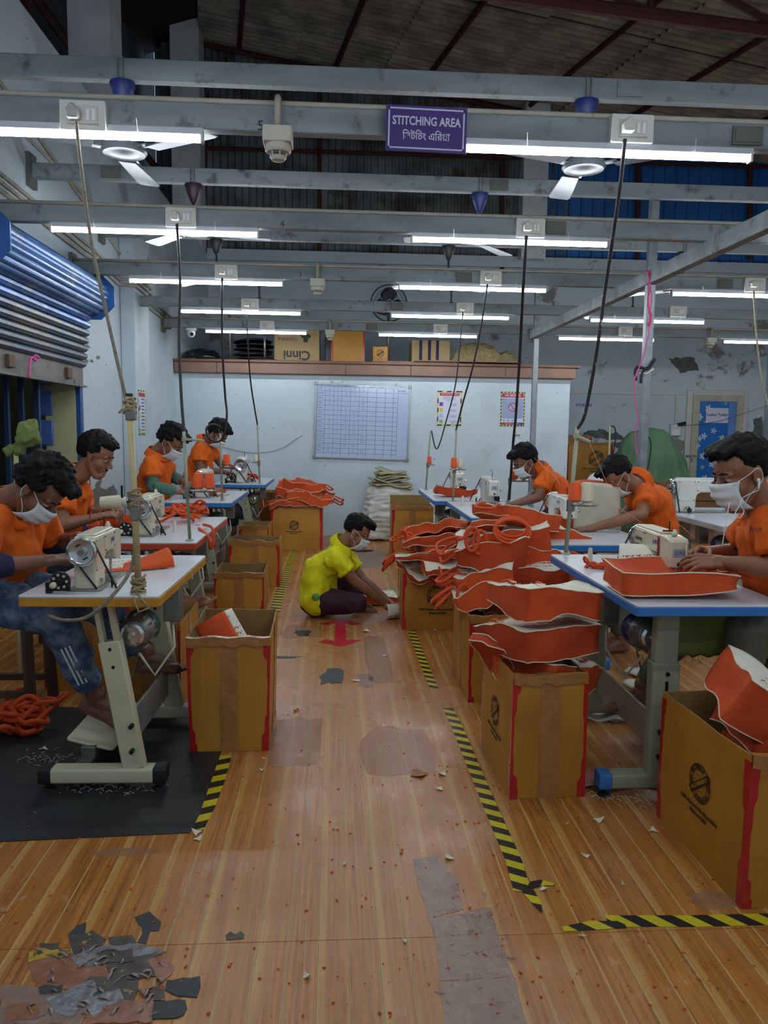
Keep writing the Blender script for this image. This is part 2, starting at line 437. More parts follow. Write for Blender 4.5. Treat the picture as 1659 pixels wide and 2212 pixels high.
# ---------------------------------------------------------------- cross beams
M_beam = mat('beam_paint', '7a8286', .6, world=True, var=.32, vs=7, bump=.2, bs=30, stretch=(.22, 1, 1), dirt=('4d4a47', 9, .56, .7))
M_beam2 = mat('beam_dark_plate', '5b5d58', .6, var=.2)
M_cond = mat('conduit_pvc', 'a39f92', .6, var=.12, dirt=('6d6558', 8, .6, .7))
M_white = mat('white_plastic', 'bdbcb6', .45, var=.06)
M_white2 = mat('clean_white_plastic', 'd9dadb', .35, var=.03)
LY = [3.25, 4.75, 6.3, 7.85, 9.42]; LZ = 2.605
FY = [3.97, 5.52, 7.07, 8.62]; FZ = 3.085
word = ['nearest', 'second', 'third', 'fourth', 'fifth']
M_ink = mat('ink_black', '17181b', .6, var=0)
beams = []
for i, y in enumerate(LY):
    b = thing('cross_beam', f'grey painted lamp beam, {word[i]} from the camera, with tube lights below', 'beam', (0, y, LZ)); b['kind'] = 'structure'; del b['category']
    obj('beam_tube', MB().box((XL-.0, -.03, 0), (RW, .03, .1)), M_beam, b, bevel=.005)
    obj('wall_plate', MB().box((XL, -.06, -.06), (XL+.03, .06, .16)).box((XL, -.05, -.02), (XL+.1, .05, 0)), M_beam2, b)
    if i != 3: obj('conduit', MB().tube([(XL, -.012, .113), (-.5, -.014, .112), (1.5, -.01, .114), (RW, -.012, .112)], .012, 8), M_cond, b, smooth=True)
    # number pencilled on the beam
    if i < 4:
        t = MB(); px = [(563, 272), (610, 484), (649, 593), (0, 0)][i]
        if px[0]:
            p = at(*px, Y=y-.032); add_text(t, str(5-i), .055, Matrix.Translation(-b.location) @ face_cam(p.x, y-.0315, p.z)); obj('beam_number', t, M_ink, b)
    beams.append(b)
for i, y in enumerate(FY):
    b = thing('fan_beam', f'grey painted fan beam, {word[i]} from the camera, above the lamp beams', 'beam', (0, y, FZ)); b['kind'] = 'structure'; del b['category']
    obj('beam_tube', MB().box((XL if i else XL, -.03, 0), (RW, .03, .1)), M_beam, b, bevel=.005)
    obj('wall_plate', MB().box((XL, -.06, -.06), (XL+.03, .06, .16)), M_beam2, b)
    beams.append(b)
# splice plates on beams
for (px, py, y) in ((1362, 176, 3.97), (1078, 401, 5.52), (240, 375, 5.52), (1615, 292, 3.25), (1200, 497, 4.75), (1002, 601, 6.3), (857, 666, 7.85), (803, 710, 9.42), (1570, 558, 6.3)):
    p = at(px, py, Y=y-.035); b = min(beams, key=lambda q: abs(q.location.y-y))
    obj('splice_plate', MB().box((p.x-.065, -.04, .012), (p.x+.065, -.03, .088)).box((p.x-.055, -.044, .022), (p.x+.055, -.04, .078)), M_beam2 if py != 176 else M_beam, b, bevel=.004)
# the long bar that runs down the room with its two posts
bx = 2.29
b = thing('tie_bar', 'long grey tie bar running under the cross beams on the right', 'bar', (bx, 0, 2.5)); b['kind'] = 'structure'; del b['category']
obj('bar_tube', MB().box((-.035, 2.6, 0), (.035, 9.0, .1)), M_beam, b, bevel=.005)
obj('bracket', MB().box((-.05, 9.0, -.03), (.05, 9.08, .12)), M_beam2, b)
M_pole = mat('galvanised_post', '7e8489', .45, .5, var=.2, vs=14, dirt=('5d5348', 9, .6, .75))
for (y, top, lab) in ((5.6, FZ+.1, 'galvanised square post with pink twine, nearer of the two'), (8.95, FZ, 'galvanised square post before the white partition')):
    o = tag(obj('support_post', MB().box((bx-.03+(0 if y < 6 else .03), y-.03, 0), (bx+.03+(0 if y < 6 else .03), y+.03, 2.5)).box((bx-.03+(0 if y < 6 else .03), y-.03, 2.6), (bx+.03+(0 if y < 6 else .03), y+.03, top)), M_pole, bevel=.004), lab, 'post')
# ---------------------------------------------------------------- tube lamps
M_tube = NT('lamp_tube_light')
M_tube.b.inputs['Base Color'].default_value = (.9, .93, 1, 1); M_tube.b.inputs['Emission Color'].default_value = (.88, .96, 1, 1); M_tube.b.inputs['Emission Strength'].default_value = TUBE_POWER
M_tube = M_tube.m
M_batten = mat('batten_housing', 'b8bbc2', .4, .2, var=.05)
L0 = thing('tube_lamp', 'x', 'lamp')
obj('housing', MB().box((0, -.014, .012), (1.2, .014, .04)), M_batten, L0, bevel=.003)
obj('tube', MB().tube([(.006, 0, 0), (1.194, 0, 0)], .0145, 10), M_tube, L0, smooth=True)
for xx in (-.004, 1.194): obj('end_cap', MB().box((xx, -.016, -.016), (xx+.01, .016, .036)), M_white, L0)
for xx in (.25, .95): obj('hanger_wire', MB().tube([(xx, -.02, .04), (xx+.004, -.018, -.012), (xx, -.03, .06)], .0015, 4), mat('wire_steel', 'b9bcc0', .3, .8), L0)
first = True
def lamp(x, y, z, label, grp, tilt=0):
    global first
    o = L0 if first else dup(L0)
    first = False
    o.location = (x, y, z); o.rotation_euler = (0, tilt, 0); o['label'] = label; o['group'] = grp
for i, y in enumerate(LY):
    px = [(438, 308), (558, 505), (611, 612), (650, 678), (662, 720)][i]
    xr = at(*px, Y=y-.04).x
    lamp(xr-1.2, y-.045, LZ-.045, f'lit tube lamp at left under the {word[i]} lamp beam', 'tube lamps')
    px = [(1003, 322), (889, 515), (862, 619), (845, 683), (818, 724)][i]
    lamp(at(*px, Y=y-.04).x, y-.045, LZ-.045, f'lit tube lamp right of centre under the {word[i]} lamp beam', 'tube lamps')
for px, i, nm in (((1450, 632), 2, 'third'), ((1274, 687), 3, 'fourth'), ((1206, 728), 4, 'fifth'), ((1562, 733), 4, 'far right, fifth')):
    lamp(at(*px, Y=LY[i]-.04).x, LY[i]-.045, LZ-.045, f'lit tube lamp beyond the tie bar under the {nm} lamp beam', 'tube lamps')
for x, y, nm in ((-1.65, 1.7, 'over the near left floor'), (.5, 1.7, 'over the near middle floor'), (2.7, 1.7, 'over the near right floor'), (.5, -.1, 'above the camera'), (2.7, 3.2, 'right of the nearest lamp beam socket'), (2.7, 4.7, 'right end of the second lamp beam'), (4.9, 3.2, 'by the right wall on the nearest beam'), (4.9, 6.25, 'by the right wall on the third beam'), (5.0, 7.85, 'added to brighten the far wall, on the fourth beam'), (6.6, 9.42, 'added to brighten the far wall, on the fifth beam')):  # the last pair are unseen lamps added to brighten the far wall
    lamp(x, y-.045, LZ-.045, 'lit tube lamp out of view, '+nm, 'lamps over the near floor')
# ================================================================ SEWING STATIONS
M_cream = mat('machine_enamel', 'c9c3aa', .32, var=.06, vs=12, coat=.3, dirt=('8d8369', 18, .66, .8))
M_cream2 = mat('machine_white', 'd4d4cc', .3, var=.05, coat=.3, dirt=('9b968a', 15, .68, .8))
M_chrome = mat('polished_steel', 'c8c8c6', .18, .9, var=.05)
M_steel = mat('dull_steel', '84857f', .4, .7, var=.2, vs=20)
M_black = mat('black_rubber', '15161a', .55, var=.1)
M_blackm = mat('black_metal', '1b1b1d', .4, .4, var=.2)
M_lam = mat('white_laminate', 'c9ced6', .28, var=.05, vs=3, coat=.2, dirt=('9a9aa2', 6, .66, .85))
M_brand = mat('brand_blue', '2458a8', .5, var=0)
M_frame = mat('frame_cream', 'bdbb9d', .45, var=.06, vs=5, dirt=('8d8a70', 7, .68, .8))
M_frame2 = mat('frame_green_grey', '8d927c', .5, var=.08, vs=5)
M_cone_o = mat('thread_orange', 'e2571f', .7, var=.08, vs=40, bump=.4, bs=200)
M_cone_w = mat('thread_cream', 'cfc6aa', .7, var=.05, vs=40, bump=.4, bs=200)
M_plastic = mat('pale_plastic', 'c9c7b8', .4, var=.04)
M_motor = mat('motor_aluminium', '7e8078', .4, .6, var=.15)
M_green = mat('motor_green', '1d4a34', .5)
M_dblue = mat('motor_blue', '1d2d70', .5)
def build_machine(white=False):
    """sewing head; origin at the needle on the table; handwheel towards -y, operator at -x"""
    m = M_cream2 if white else M_cream
    t = thing('sewing_machine', 'x', 'sewing machine')
    obj('bed_plate', MB().rbox((-.075, -.4, 0), (.075, .1, .008), .012), M_steel, t, bevel=.002)
    # one cast body: pillar, arm, head
    side = [(-.375, .004), (-.375, .232), (-.36, .25), (-.02, .246), (.045, .236), (.058, .225), (.058, .1), (.045, .09), (-.03, .09), (-.045, .1), (-.055, .135), (-.09, .15), (-.19, .15), (-.215, .135), (-.225, .1), (-.225, .004)]
    obj('arm_body', MB().prism(side, -.048, .048, ax=0), m, t, bevel=.009, seg=3)
    obj('top_cover', MB().rbox((-.042, -.355, .246), (.042, -.05, .258), .012), m, t, bevel=.004)
    # back panel with screws (the +x side), lamp side panel (-x)
    for s_ in (1, -1):
        obj('side_panel', MB().box((s_*.047, -.362, .085), (s_*.0515, -.235, .236)), m, t, bevel=.003)
        obj('arm_panel', MB().box((s_*.047, -.225, .158), (s_*.0505, -.06, .238)), m, t, bevel=.003)
        for (y, z) in ((-.355, .228), (-.242, .228), (-.355, .093), (-.242, .093), (-.215, .165), (-.07, .165), (-.215, .23), (-.07, .23), (-.3, .04)):
            obj('screw', MB().cyl((s_*.05, y, z), (s_*.0532, y, z), .004, 8), M_blackm, t)
    obj('face_plate', MB().rbox((-.04, .056, .1), (.04, .062, .225), .01, ax=1), m, t, bevel=.003)
    obj('name_plate', MB().box((-.034, .062, .15), (.03, .0635, .19)), mat('plate_silver', 'aeb6bd', .3, .4), t)
    b = MB(); add_text(b, 'JUKI', .026, face_cam(-.002, .064, .17, '+y')); add_text(b, 'JUKI', .03, face_cam(.0522, -.1, .2, '+x')); add_text(b, 'JUKI', .03, face_cam(-.0522, -.12, .2, '-x'))
    obj('brand_lettering', b, M_brand, t)
    b = MB(); add_text(b, 'JUKI', .026, face_cam(.0532, -.29, .03, '+x')); obj('casting_mark', b, M_steel, t)
    obj('oil_window', MB().cyl((0, .062, .115), (0, .066, .115), .009, 12), M_blackm, t)
    obj('tension_knob', MB().cyl((-.052, .02, .15), (-.075, .02, .15), .014, 14), M_chrome, t, smooth=True)
    obj('stitch_dial', MB().cyl((-.05, -.3, .15), (-.068, -.3, .15), .025, 18), M_cream2, t, bevel=.002)
    obj('take_up_guard', MB().tube([(-.03, .06, .21), (-.03, .085, .222), (-.02, .09, .225), (-.02, .09, .135), (-.03, .075, .12), (-.03, .062, .12)], .0035, 8), M_plastic, t, smooth=True)
    obj('needle_bar', MB().cyl((0, .02, .03), (0, .02, .1), .004, 8), M_chrome, t)
    obj('needle', MB().cyl((0, .02, .004), (0, .02, .032), .0015, 6), M_chrome, t)
    obj('presser_foot', MB().cyl((0, .034, .012), (0, .034, .1), .005, 8).box((-.01, .008, .006), (.01, .045, .013)), M_chrome, t)
    obj('foot_lever', MB().bar((.01, .06, .1), (.03, .09, .07), .006, .004), M_chrome, t)
    # handwheel: dished disc with slots, hub
    M = Matrix.Translation((0, -.385, .185)) @ Matrix.Rotation(math.radians(90), 4, 'X')
    obj('handwheel', MB().lathe([(.018, .002), (.045, .004), (.054, .01), (.064, .008), (.068, .014), (.068, .026), (.06, .032), (.055, .024), (.05, .022), (.02, .02), (.02, .034)], 32, M), M_chrome, t, autos=.8)
    obj('wheel_hub', MB().lathe([(.013, 0), (.013, .04), (.008, .04), (.008, .036)], 16, M), M_steel, t, autos=.6)
    for q in range(2): obj('wheel_slot', MB().box((-.012, -.004, .019), (.012, .004, .0235), M @ Matrix.Rotation(q*math.pi+.5, 4, 'Z') @ Matrix.Translation((0, .034, 0))), M_black, t, bevel=.002)
    # belt down through the table to the motor
    obj('belt', MB().tube([(-.055, -.393, .17), (.06, -.393, .01)], .005, 6), M_black, t, smooth=True)
    obj('belt', MB().tube([(.05, -.393, .23), (.15, -.393, .01)], .005, 6), M_black, t, smooth=True)
    # bobbin winder in front of the wheel
    M = Matrix.Translation((-.09, -.43, .055)) @ Matrix.Rotation(math.radians(90), 4, 'X')
    obj('bobbin_winder', MB().lathe([(.008, -.02), (.042, -.01), (.046, 0), (.042, .008), (.012, .01), (.012, .02)], 24, M).box((-.15, -.43, .008), (-.05, -.415, .045)).box((-.155, -.44, 0), (-.13, -.41, .05)), M_blackm, t, bevel=.002)
    for q in range(7):
        a = q*math.pi*2/7; obj('winder_hole', MB().cyl((-.09+.03*math.cos(a), -.44, .055+.03*math.sin(a)), (-.09+.03*math.cos(a), -.4385, .055+.03*math.sin(a)), .007, 10), mat('pale_hole', 'a9a690', .6), t)
    obj('bobbin', MB().cyl((-.115, -.462, .04), (-.115, -.44, .04), .014, 14), M_cone_w, t, smooth=True)
    obj('belt_tension_screw', MB().cyl((.105, -.3, .02), (.115, -.3, .028), .017, 14).cyl((.1, -.3, 0), (.1, -.3, .05), .004, 6), M_blackm, t)
    obj('thread_post', MB().cyl((0, -.06, .25), (0, -.06, .31), .003, 8), M_blackm, t)
    obj('oil_cap', MB().lathe([(.014, .246), (.014, .262), (.008, .268), (.008, .276)], 14, Matrix.Translation((0, -.0, 0))), M_plastic, t, smooth=True)
    return t
mach = build_machine(); machw = build_machine(True)
used = set()
def put_machine(src, loc, rot, label, scale=.82, grp='sewing machines on the tables'):
    o = src if id(src) not in used else dup(src)
    used.add(id(src)); o.location = loc; o.rotation_euler = (0, 0, rot); o.scale = (scale,)*3; o['label'] = label; o['group'] = grp
    return o
TZ = .80
def table(nx, fx, y0, y1, side, edge, label, leg=M_frame, lean=True, pedal=True, motor=M_green, blend=None, mo=0, ly=.17):
    """nx..fx: x range of the top; side: +1 when the aisle (leg mast) is at +x. edge: edge band material"""
    x0, x1 = min(nx, fx), max(nx, fx)
    t = thing('sewing_table', label, 'table', ((x0+x1)/2, y0, 0), 0, 'sewing tables')
    W_ = (x1-x0)/2; L = y1-y0
    obj('tabletop', MB().rbox((-W_, 0, TZ-.008), (W_, L, TZ), .012), M_lam, t, bevel=.002)
    obj('edge_band', MB().rbox((-W_-.001, -.001, TZ-.042), (W_+.001, L+.001, TZ-.008), .013), edge, t, bevel=.003)
    obj('cable_hole_cover', MB().cyl((side*W_*.55, L*.62, TZ), (side*W_*.55, L*.62, TZ+.003), .016, 16), M_steel, t)
    obj('top_rail', MB().box((-W_*.7, .1, TZ-.065), (W_*.7, .16, TZ-.042)).box((-W_*.7, L-.16, TZ-.065), (W_*.7, L-.1, TZ-.042)), leg, t, bevel=.004)
    for k, yy in enumerate((ly, L-ly)):
        if lean:
            tx, bx_ = -side*.02, side*.12
            X_ = lambda z: bx_+(side*.014-bx_)*(z-.09)/(TZ-.15)
            obj('leg_mast', MB().bar((X_(.6), yy, .6), (X_(.09), yy, .09), .05, .085, up=(1, 0, 0)), leg, t, bevel=.006)
            for q in (-.027, .027): obj('inner_rail', MB().bar((X_(TZ-.05)+q, yy, TZ-.05), (X_(.56)+q, yy, .56), .036, .02, up=(1, 0, 0)), leg, t, bevel=.003)
            for q in (.5, .57): obj('mast_hole', MB().cyl((X_(q), yy-.026, q), (X_(q), yy-.0245, q), .007, 10), M_blackm, t)
        else:
            obj('leg_mast', MB().rbox((mo-.055, yy-.035, .08), (mo+.055, yy+.035, TZ-.26), .015), leg, t, bevel=.005)
            obj('inner_rail', MB().rbox((mo-.046, yy-.028, TZ-.27), (mo+.046, yy+.028, TZ-.045), .012), leg, t, bevel=.004)
            obj('mast_slot', MB().box((mo-.006, yy-.0365, TZ-.4), (mo+.006, yy-.0345, TZ-.33)).cyl((mo, yy-.035, TZ-.3), (mo, yy-.045, TZ-.3), .008, 8), M_blackm, t)
        obj('foot_bar', MB().rbox((mo-.2, yy-.035, .035), (mo+.2, yy+.035, .095), .012, ax=0), leg, t, bevel=.006)
        fm = M_black if lean else mat('blue_cap', '2f6fae', .45)
        for q in (-1, 1):
            obj('foot_cap', MB().rbox((mo+q*.195, yy-.037, .033), (mo+q*.245, yy+.037, .098), .012, ax=0), fm, t, bevel=.005)
            obj('level_foot', MB().lathe([(.03, 0), (.03, .008), (.02, .014), (.008, .016), (.008, .036)], 14, Matrix.Translation((mo+q*.215, yy, 0))), M_black, t, autos=.7)
        for q in (.14, .24): obj('bolt', MB().cyl((side*.09+side*.03, yy-.05 if k == 0 else yy+.05, q+.03), (side*.09+side*.03, yy, q+.03), .009, 8), M_blackm, t)
    obj('stretcher', MB().box((side*.085, ly, .15), (side*.097, L-ly, .29)), mat('stretcher_metal', 'a5a6a2', .35, .5), t, bevel=.002)
    if pedal:
        obj('pedal_rail', MB().bar((-side*.12, ly+.02, .055), (-side*.12, L-ly, .055), .06, .012), M_steel, t)
        M = Matrix.Translation((-side*.12, L*.5, .1)) @ Matrix.Rotation(side*.25, 4, 'Y')
        obj('pedal', MB().rbox((-.1, -.15, -.006), (.1, .15, .006), .02, M=M), leg, t, bevel=.004)
        obj('pedal_bracket', MB().box((-side*.12-.03, L*.5-.17, .055), (-side*.12+.03, L*.5-.14, .1)), M_steel, t, bevel=.004)
        obj('pedal_rod', MB().cyl((-side*.05, L*.5, .1), (side*.1, L*.45, TZ-.2), .004, 6), M_steel, t)
    my = L*.42
    M = Matrix.Translation((side*.1, my-.1, TZ-.2)) @ Matrix.Rotation(math.radians(90), 4, 'X')
    mm = obj('motor', MB().lathe([(.02, .08), (.05, .07), (.065, .05), (.07, .03), (.07, -.06), (.06, -.09), (.03, -.1)], 26, M), M_motor, t, autos=.6)
    obj('motor_band', MB().lathe([(.073, .0), (.075, -.01), (.075, -.05), (.073, -.06)], 26, M), motor, t, autos=.6)
    obj('pulley', MB().lathe([(.015, .08), (.044, .084), (.047, .09), (.036, .095), (.036, .1), (.012, .1), (.012, .115)], 22, M), M_chrome, t, autos=.6)
    for q in range(12):
        a = q*math.pi/6; obj('motor_fin', MB().box((.066, -.004, .0), (.077, .004, .05), M @ Matrix.Rotation(a, 4, 'Z')), M_motor, t)
    obj('switch_box', MB().box((side*.2-.03, my+.02, TZ-.2), (side*.2+.04, my+.1, TZ-.05)), M_steel, t, bevel=.004)
    obj('motor_cable', MB().tube([(side*.2, my+.05, TZ-.2), (side*.22, my, TZ-.3), (side*.14, my-.02, TZ-.42), (side*.1, my-.1, TZ-.3)], .006, 6), M_plastic, t, smooth=True)
    if blend: obj('edge_stain', blend, mat('band_dark', '7a5a20'), t)
    return t
M_yel = mat('edge_yellow', 'b37f1e', .5, var=.15, vs=14, dirt=('7d5210', 20, .62, .75))
M_redb = mat('edge_red', 'a83c22', .45, var=.1, vs=10)
M_blub = mat('edge_blue', '2670b4', .4, var=.06)
M_gry = mat('edge_grey', 'a5a8a5', .5)
def px2(x, y): return at(x, y, Z=TZ)
T = []
a = px2(345, 1286); b = px2(18, 1297)
T1 = table(b.x, a.x, a.y-.01, px2(450, 1203).y+.05, 1, M_yel, 'white topped sewing table with yellow edge on cream splayed frame', ly=.12); T1.rotation_euler.z = -.02
T2 = table(-1.3, -.76, 4.12, 5.32, 1, M_redb, 'white topped sewing table with red edge behind the yellow edged one', leg=M_frame2)
T3 = table(-1.46, -.88, 6.36, 7.56, 1, M_blub, 'blue edged sewing table behind the red edged one', leg=M_frame2)
T4 = table(-1.36, -.79, 8.46, 9.6, 1, M_blub, 'farthest sewing table of the left row, blue edged', leg=M_frame2)
R1 = table(1.085, 1.66, 2.63, 3.76, -1, M_blub, 'large white sewing table with bright blue edge on green-grey leg, in front at right', leg=M_frame2, lean=False, mo=-.1, motor=M_dblue)
R2 = table(1.12, 1.8, 4.1, 5.15, -1, M_blub, 'blue edged sewing table behind the bag piles, second of the right row', leg=M_frame2, lean=False, mo=-.1, motor=M_dblue)
R3 = table(.965, 1.6, 5.38, 6.6, -1, M_blub, 'blue edged sewing table before the seated man, third of the right row', leg=M_frame2, lean=False, mo=-.1, motor=M_dblue)
R4 = table(.86, 1.5, 6.68, 7.98, -1, M_blub, 'farthest sewing table of the right row, nearest the white sack', leg=M_frame2, lean=False, mo=-.1, motor=M_dblue)
R5 = table(2.6, 3.3, 4.95, 6.2, -1, M_gry, 'white sewing table with grey edge beyond the seated men at right', leg=M_frame2, lean=False, mo=-.1, motor=M_dblue)
# machines: needle points
put_machine(mach, (-.95, 3.2, TZ), 0, 'cream sewing machine with chrome handwheel on the yellow edged table')
put_machine(dup(mach), (-1.1, 4.68, TZ), 0, 'dusty cream sewing machine on the red edged table', .88)
put_machine(machw, (-1.19, 7.1, TZ), 0, 'white sewing machine on the blue edged table with two orange cones', .95)
put_machine(dup(machw), (-1.08, 9.05, TZ), 0, 'small white sewing machine on the farthest left table', 1.1)
put_machine(dup(mach), (1.37, 2.98, TZ), math.pi, 'cream sewing machine with marker scribbles on the large blue edged table', .84)
put_machine(dup(machw), (1.46, 4.68, TZ), math.pi, 'white sewing machine beside the tallest bag pile', .86)
put_machine(dup(machw), (1.3, 6.25, TZ), math.pi, 'white sewing machine on the third table of the right row', .88)
put_machine(dup(machw), (1.2, 7.4, TZ), math.pi, 'white sewing machine on the farthest table of the right row', .86)
put_machine(dup(machw), (3.06, 5.85, TZ), -math.pi/2, 'white sewing machine seen side-on in front of the toilet door', 1.05)
# marker scribbles and a red tie on the near right machine
mr = [o for o in C.objects if o.get('label', '').startswith('cream sewing machine with marker scribbles')][0]
b = MB(); add_text(b, 'BISWAJ', .026, face_cam(.0535, -.3, .19, '+x')); add_text(b, 'P.AKASH', .026, face_cam(.0535, -.3, .155, '+x')); obj('marker_scribble', b, M_ink, mr)
obj('red_tie', MB().tube([(.05, -.06, .1), (.054, -.055, .16), (.052, -.06, .22), (.03, -.06, .262), (-.03, -.062, .262)], .005, 6), mat('red_yarn', '8f1c20', .8), mr, smooth=True)
obj('orange_strand', MB().tube([(0, -.06, .31), (-.03, .02, .29), (-.05, .1, .25)], .0015, 5), M_cone_o, mr)
b = MB(); e_ = at(402, 1246, Y=3.3)-T1.location; add_text(b, '2', .03, face_cam(.274, .5, TZ-.025, '+x')); obj('edge_number', b, M_white2, T1)
# ---------------------------------------------------------------- thread stands
def cone(p, m, label, s=1, lie=None):
    t = thing('thread_cone', label, 'thread cone', p)
    t.scale = (s,)*3
    if lie: t.rotation_euler = lie
    obj('spool_base', MB().lathe([(.017, 0), (.017, .004), (.014, .008), (.011, .018)], 14), M_plastic, t, autos=.6)
    obj('wound_thread', MB().lathe([(.02, .016), (.0235, .02), (.019, .078), (.016, .082), (.008, .083)], 18), m, t, autos=.6)
    return t
def stand(base, top, label, tray_z=None, tray=(0, 0), arm=None, m=M_frame2, r=.009, cones=()):
    t = thing('thread_stand', label, 'thread stand', base)
    B = Vector(base); d = Vector(top)-B
    obj('pole', MB().cyl((0, 0, 0), d, r, 10), m, t, smooth=True)
    obj('base_flange', MB().lathe([(.024, 0), (.024, .006), (.012, .01)], 14), m, t, autos=.6)
    if arm: 
        e = Vector(arm)-B; s_ = d*(.93)
        obj('guide_arm', MB().bar(s_, e, .022, .012), m, t, bevel=.002)
        obj('guide_hook', MB().tube([e, e+Vector((0, 0, -.02)), e+Vector((.012, 0, -.03))], .002, 6), M_steel, t)
        obj('arm_collar', MB().cyl(d*.91, d*.95, r*1.6, 10), m, t)
    if tray_z:
        f = (tray_z-base[2])/d.z; c = d*f
        obj('tray_clamp', MB().cyl(c-Vector((0, 0, .03)), c+Vector((0, 0, .03)), r*1.8, 10), M_steel, t)
        for tx, ty in tray:
            obj('tray_arm', MB().bar(c, c+Vector((tx, ty, 0)), .012, .006), M_steel, t)
            obj('spool_tray', MB().lathe([(.005, .0), (.036, .0), (.045, .004), (.047, .008), (.043, .006), (.005, .004)], 22, Matrix.Translation(c+Vector((tx, ty, 0)))), mat('tray_grey', '77756c', .5), t, autos=.6)
            obj('spool_pin', MB().cyl(c+Vector((tx, ty, 0)), c+Vector((tx, ty, .06)), .004, 8), M_blackm, t)
    return t
def st(bx_, by_, tx_, ty_, label, **k):
    b = px2(bx_, by_); tp = at(tx_, ty_, Y=b.y); k2 = dict(k)
    if 'arm' in k2: k2['arm'] = at(*k2['arm'], Y=b.y-.05)
    if 'tz' in k2: k2['tray_z'] = at(*k2.pop('tz'), Y=b.y).z
    return stand(tuple(b), tuple(tp), label, **k2), b
M_polec = mat('pole_cream', 'b3a67c', .4, var=.1, vs=9)
s1, p1 = st(300, 1282, 279, 855, 'cream pole thread stand bound with rope at the corner of the yellow edged table', m=M_polec, r=.0125, tz=(292, 1085), tray=((-.05, .02),))
obj('pole_cap', MB().cyl((at(279, 856, Y=p1.y)-p1), (at(279, 850, Y=p1.y)-p1), .014, 10), M_black, s1)
obj('square_clamp', MB().cbox(at(283, 893, Y=p1.y)-p1, (.035, .035, .05)), M_steel, s1, bevel=.004)
obj('lower_clamp', MB().cbox(at(293, 1102, Y=p1.y)-p1, (.035, .035, .075)), M_steel, s1, bevel=.004)
M_rope = mat('jute_rope', '9b8b68', .9, var=.2, vs=60, bump=.5, bs=200)
for (px, py, n, r_, h) in ((281, 877, 5, .02, .05), (291, 1078, 5, .022, .07), (299, 1262, 6, .024, .06)):
    c = at(px, py, Y=p1.y)-p1; pts = []
    for q in range(n*12+1):
        a = q/12*2*math.pi; pts.append(c+Vector((r_*math.cos(a)*(1+.15*math.sin(a*.7)), r_*math.sin(a), h*(q/(n*12)-.5)+.006*math.sin(a*1.7))))
    obj('rope_binding', MB().tube(pts, .0045, 6), M_rope, s1, smooth=True)
pts = [at(299, 1275, Y=p1.y)-p1+Vector((0, -.03, 0)), at(310, 1300, Y=p1.y-.06)-p1, at(325, 1312, Y=p1.y-.08)-p1, at(300, 1322, Y=p1.y-.05)-p1, at(288, 1290, Y=p1.y-.06)-p1]
obj('rope_end', MB().tube(pts, .005, 6), M_rope, s1, smooth=True)
obj('rope_end', MB().tube([at(275, 885, Y=p1.y)-p1, at(262, 885, Y=p1.y-.01)-p1, at(257, 893, Y=p1.y-.01)-p1], .004, 6), M_rope, s1, smooth=True)
cone(at(272, 1084, Y=p1.y-.02), M_cone_w, 'cream thread cone lying sideways by the rope bound pole', 1.1, (0, 0, 0)).rotation_euler = (0, math.radians(90), math.radians(200))
s2, p2_ = st(410, 1168, 397, 932, 'grey thread stand with guide arm on the red edged table', arm=(440, 952), tz=(400, 1062), tray=((.06, 0), (.12, 0)))
z2 = at(400, 1062, Y=p2_.y).z
cone((p2_.x+.05, p2_.y, z2), M_cone_o, 'orange thread cone on the grey stand, next to its pole', 1.25)
cone((p2_.x+.11, p2_.y, z2), M_cone_o, 'orange thread cone on the grey stand, farther from its pole', 1.25)
s3, p3 = st(480, 1082, 475, 922, 'thread stand with one orange cone by the coiled black cable', tz=(478, 1010), tray=((.04, 0),))
cone((p3.x+.04, p3.y, at(478, 1010, Y=p3.y).z), M_cone_o, 'orange thread cone on the stand by the coiled black cable', 1.35)
s4, p4 = st(561, 1045, 556, 917, 'thin thread stand on the farthest left table', tz=(558, 1000), tray=((-.04, 0),))
cone((p4.x-.04, p4.y, at(558, 1000, Y=p4.y).z), M_cone_w, 'small white thread cone on the farthest left stand', 1.1)
s5, p5 = st(1222, 1197, 1248, 922, 'grey thread stand with long arm at the corner of the large blue edged table', arm=(1275, 955), tz=(1237, 1092), tray=((.035, 0), (.09, -.02)), r=.011)
z5 = at(1237, 1092, Y=p5.y).z
cone((p5.x+.035, p5.y, z5), M_cone_o, 'orange thread cone on the stand of the large blue edged table', 1.45)
cone((p5.x+.09, p5.y-.02, z5), M_cone_w, 'cream thread cone on the stand of the large blue edged table', 1.45)
s6, p6 = st(1097, 1085, 1112, 930, 'thread stand leaning over the third table of the right row', arm=(1122, 940), tz=(1103, 1040), tray=((.05, 0), (.13, 0)))
z6 = at(1103, 1040, Y=p6.y).z
cone((p6.x+.05, p6.y, z6), M_cone_o, 'orange thread cone near the bowed head of the far right worker', 1.5)
cone((p6.x+.13, p6.y, z6), M_cone_w, 'cream thread cone near the bowed head of the far right worker', 1.3)
s7, p7 = st(978, 1083, 986, 928, 'thread stand on the near corner of the farthest right table', tz=(981, 1015), tray=((.0, 0), (.06, 0)))
z7 = at(981, 1015, Y=p7.y).z
cone((p7.x+.0, p7.y-.02, z7), M_cone_o, 'orange thread cone on the slanted far right stand', 1.3)
cone((p7.x+.06, p7.y, z7), M_cone_w, 'white thread cone on the slanted far right stand', 1.1)
s8, p8 = st(920, 1058, 930, 932, 'hindmost thread stand at left end of the right row', tz=(925, 1005), tray=((.03, 0),))
cone((p8.x+.03, p8.y, at(925, 1005, Y=p8.y).z), M_cone_o, 'orange thread cone on the hindmost right stand', 1.1)
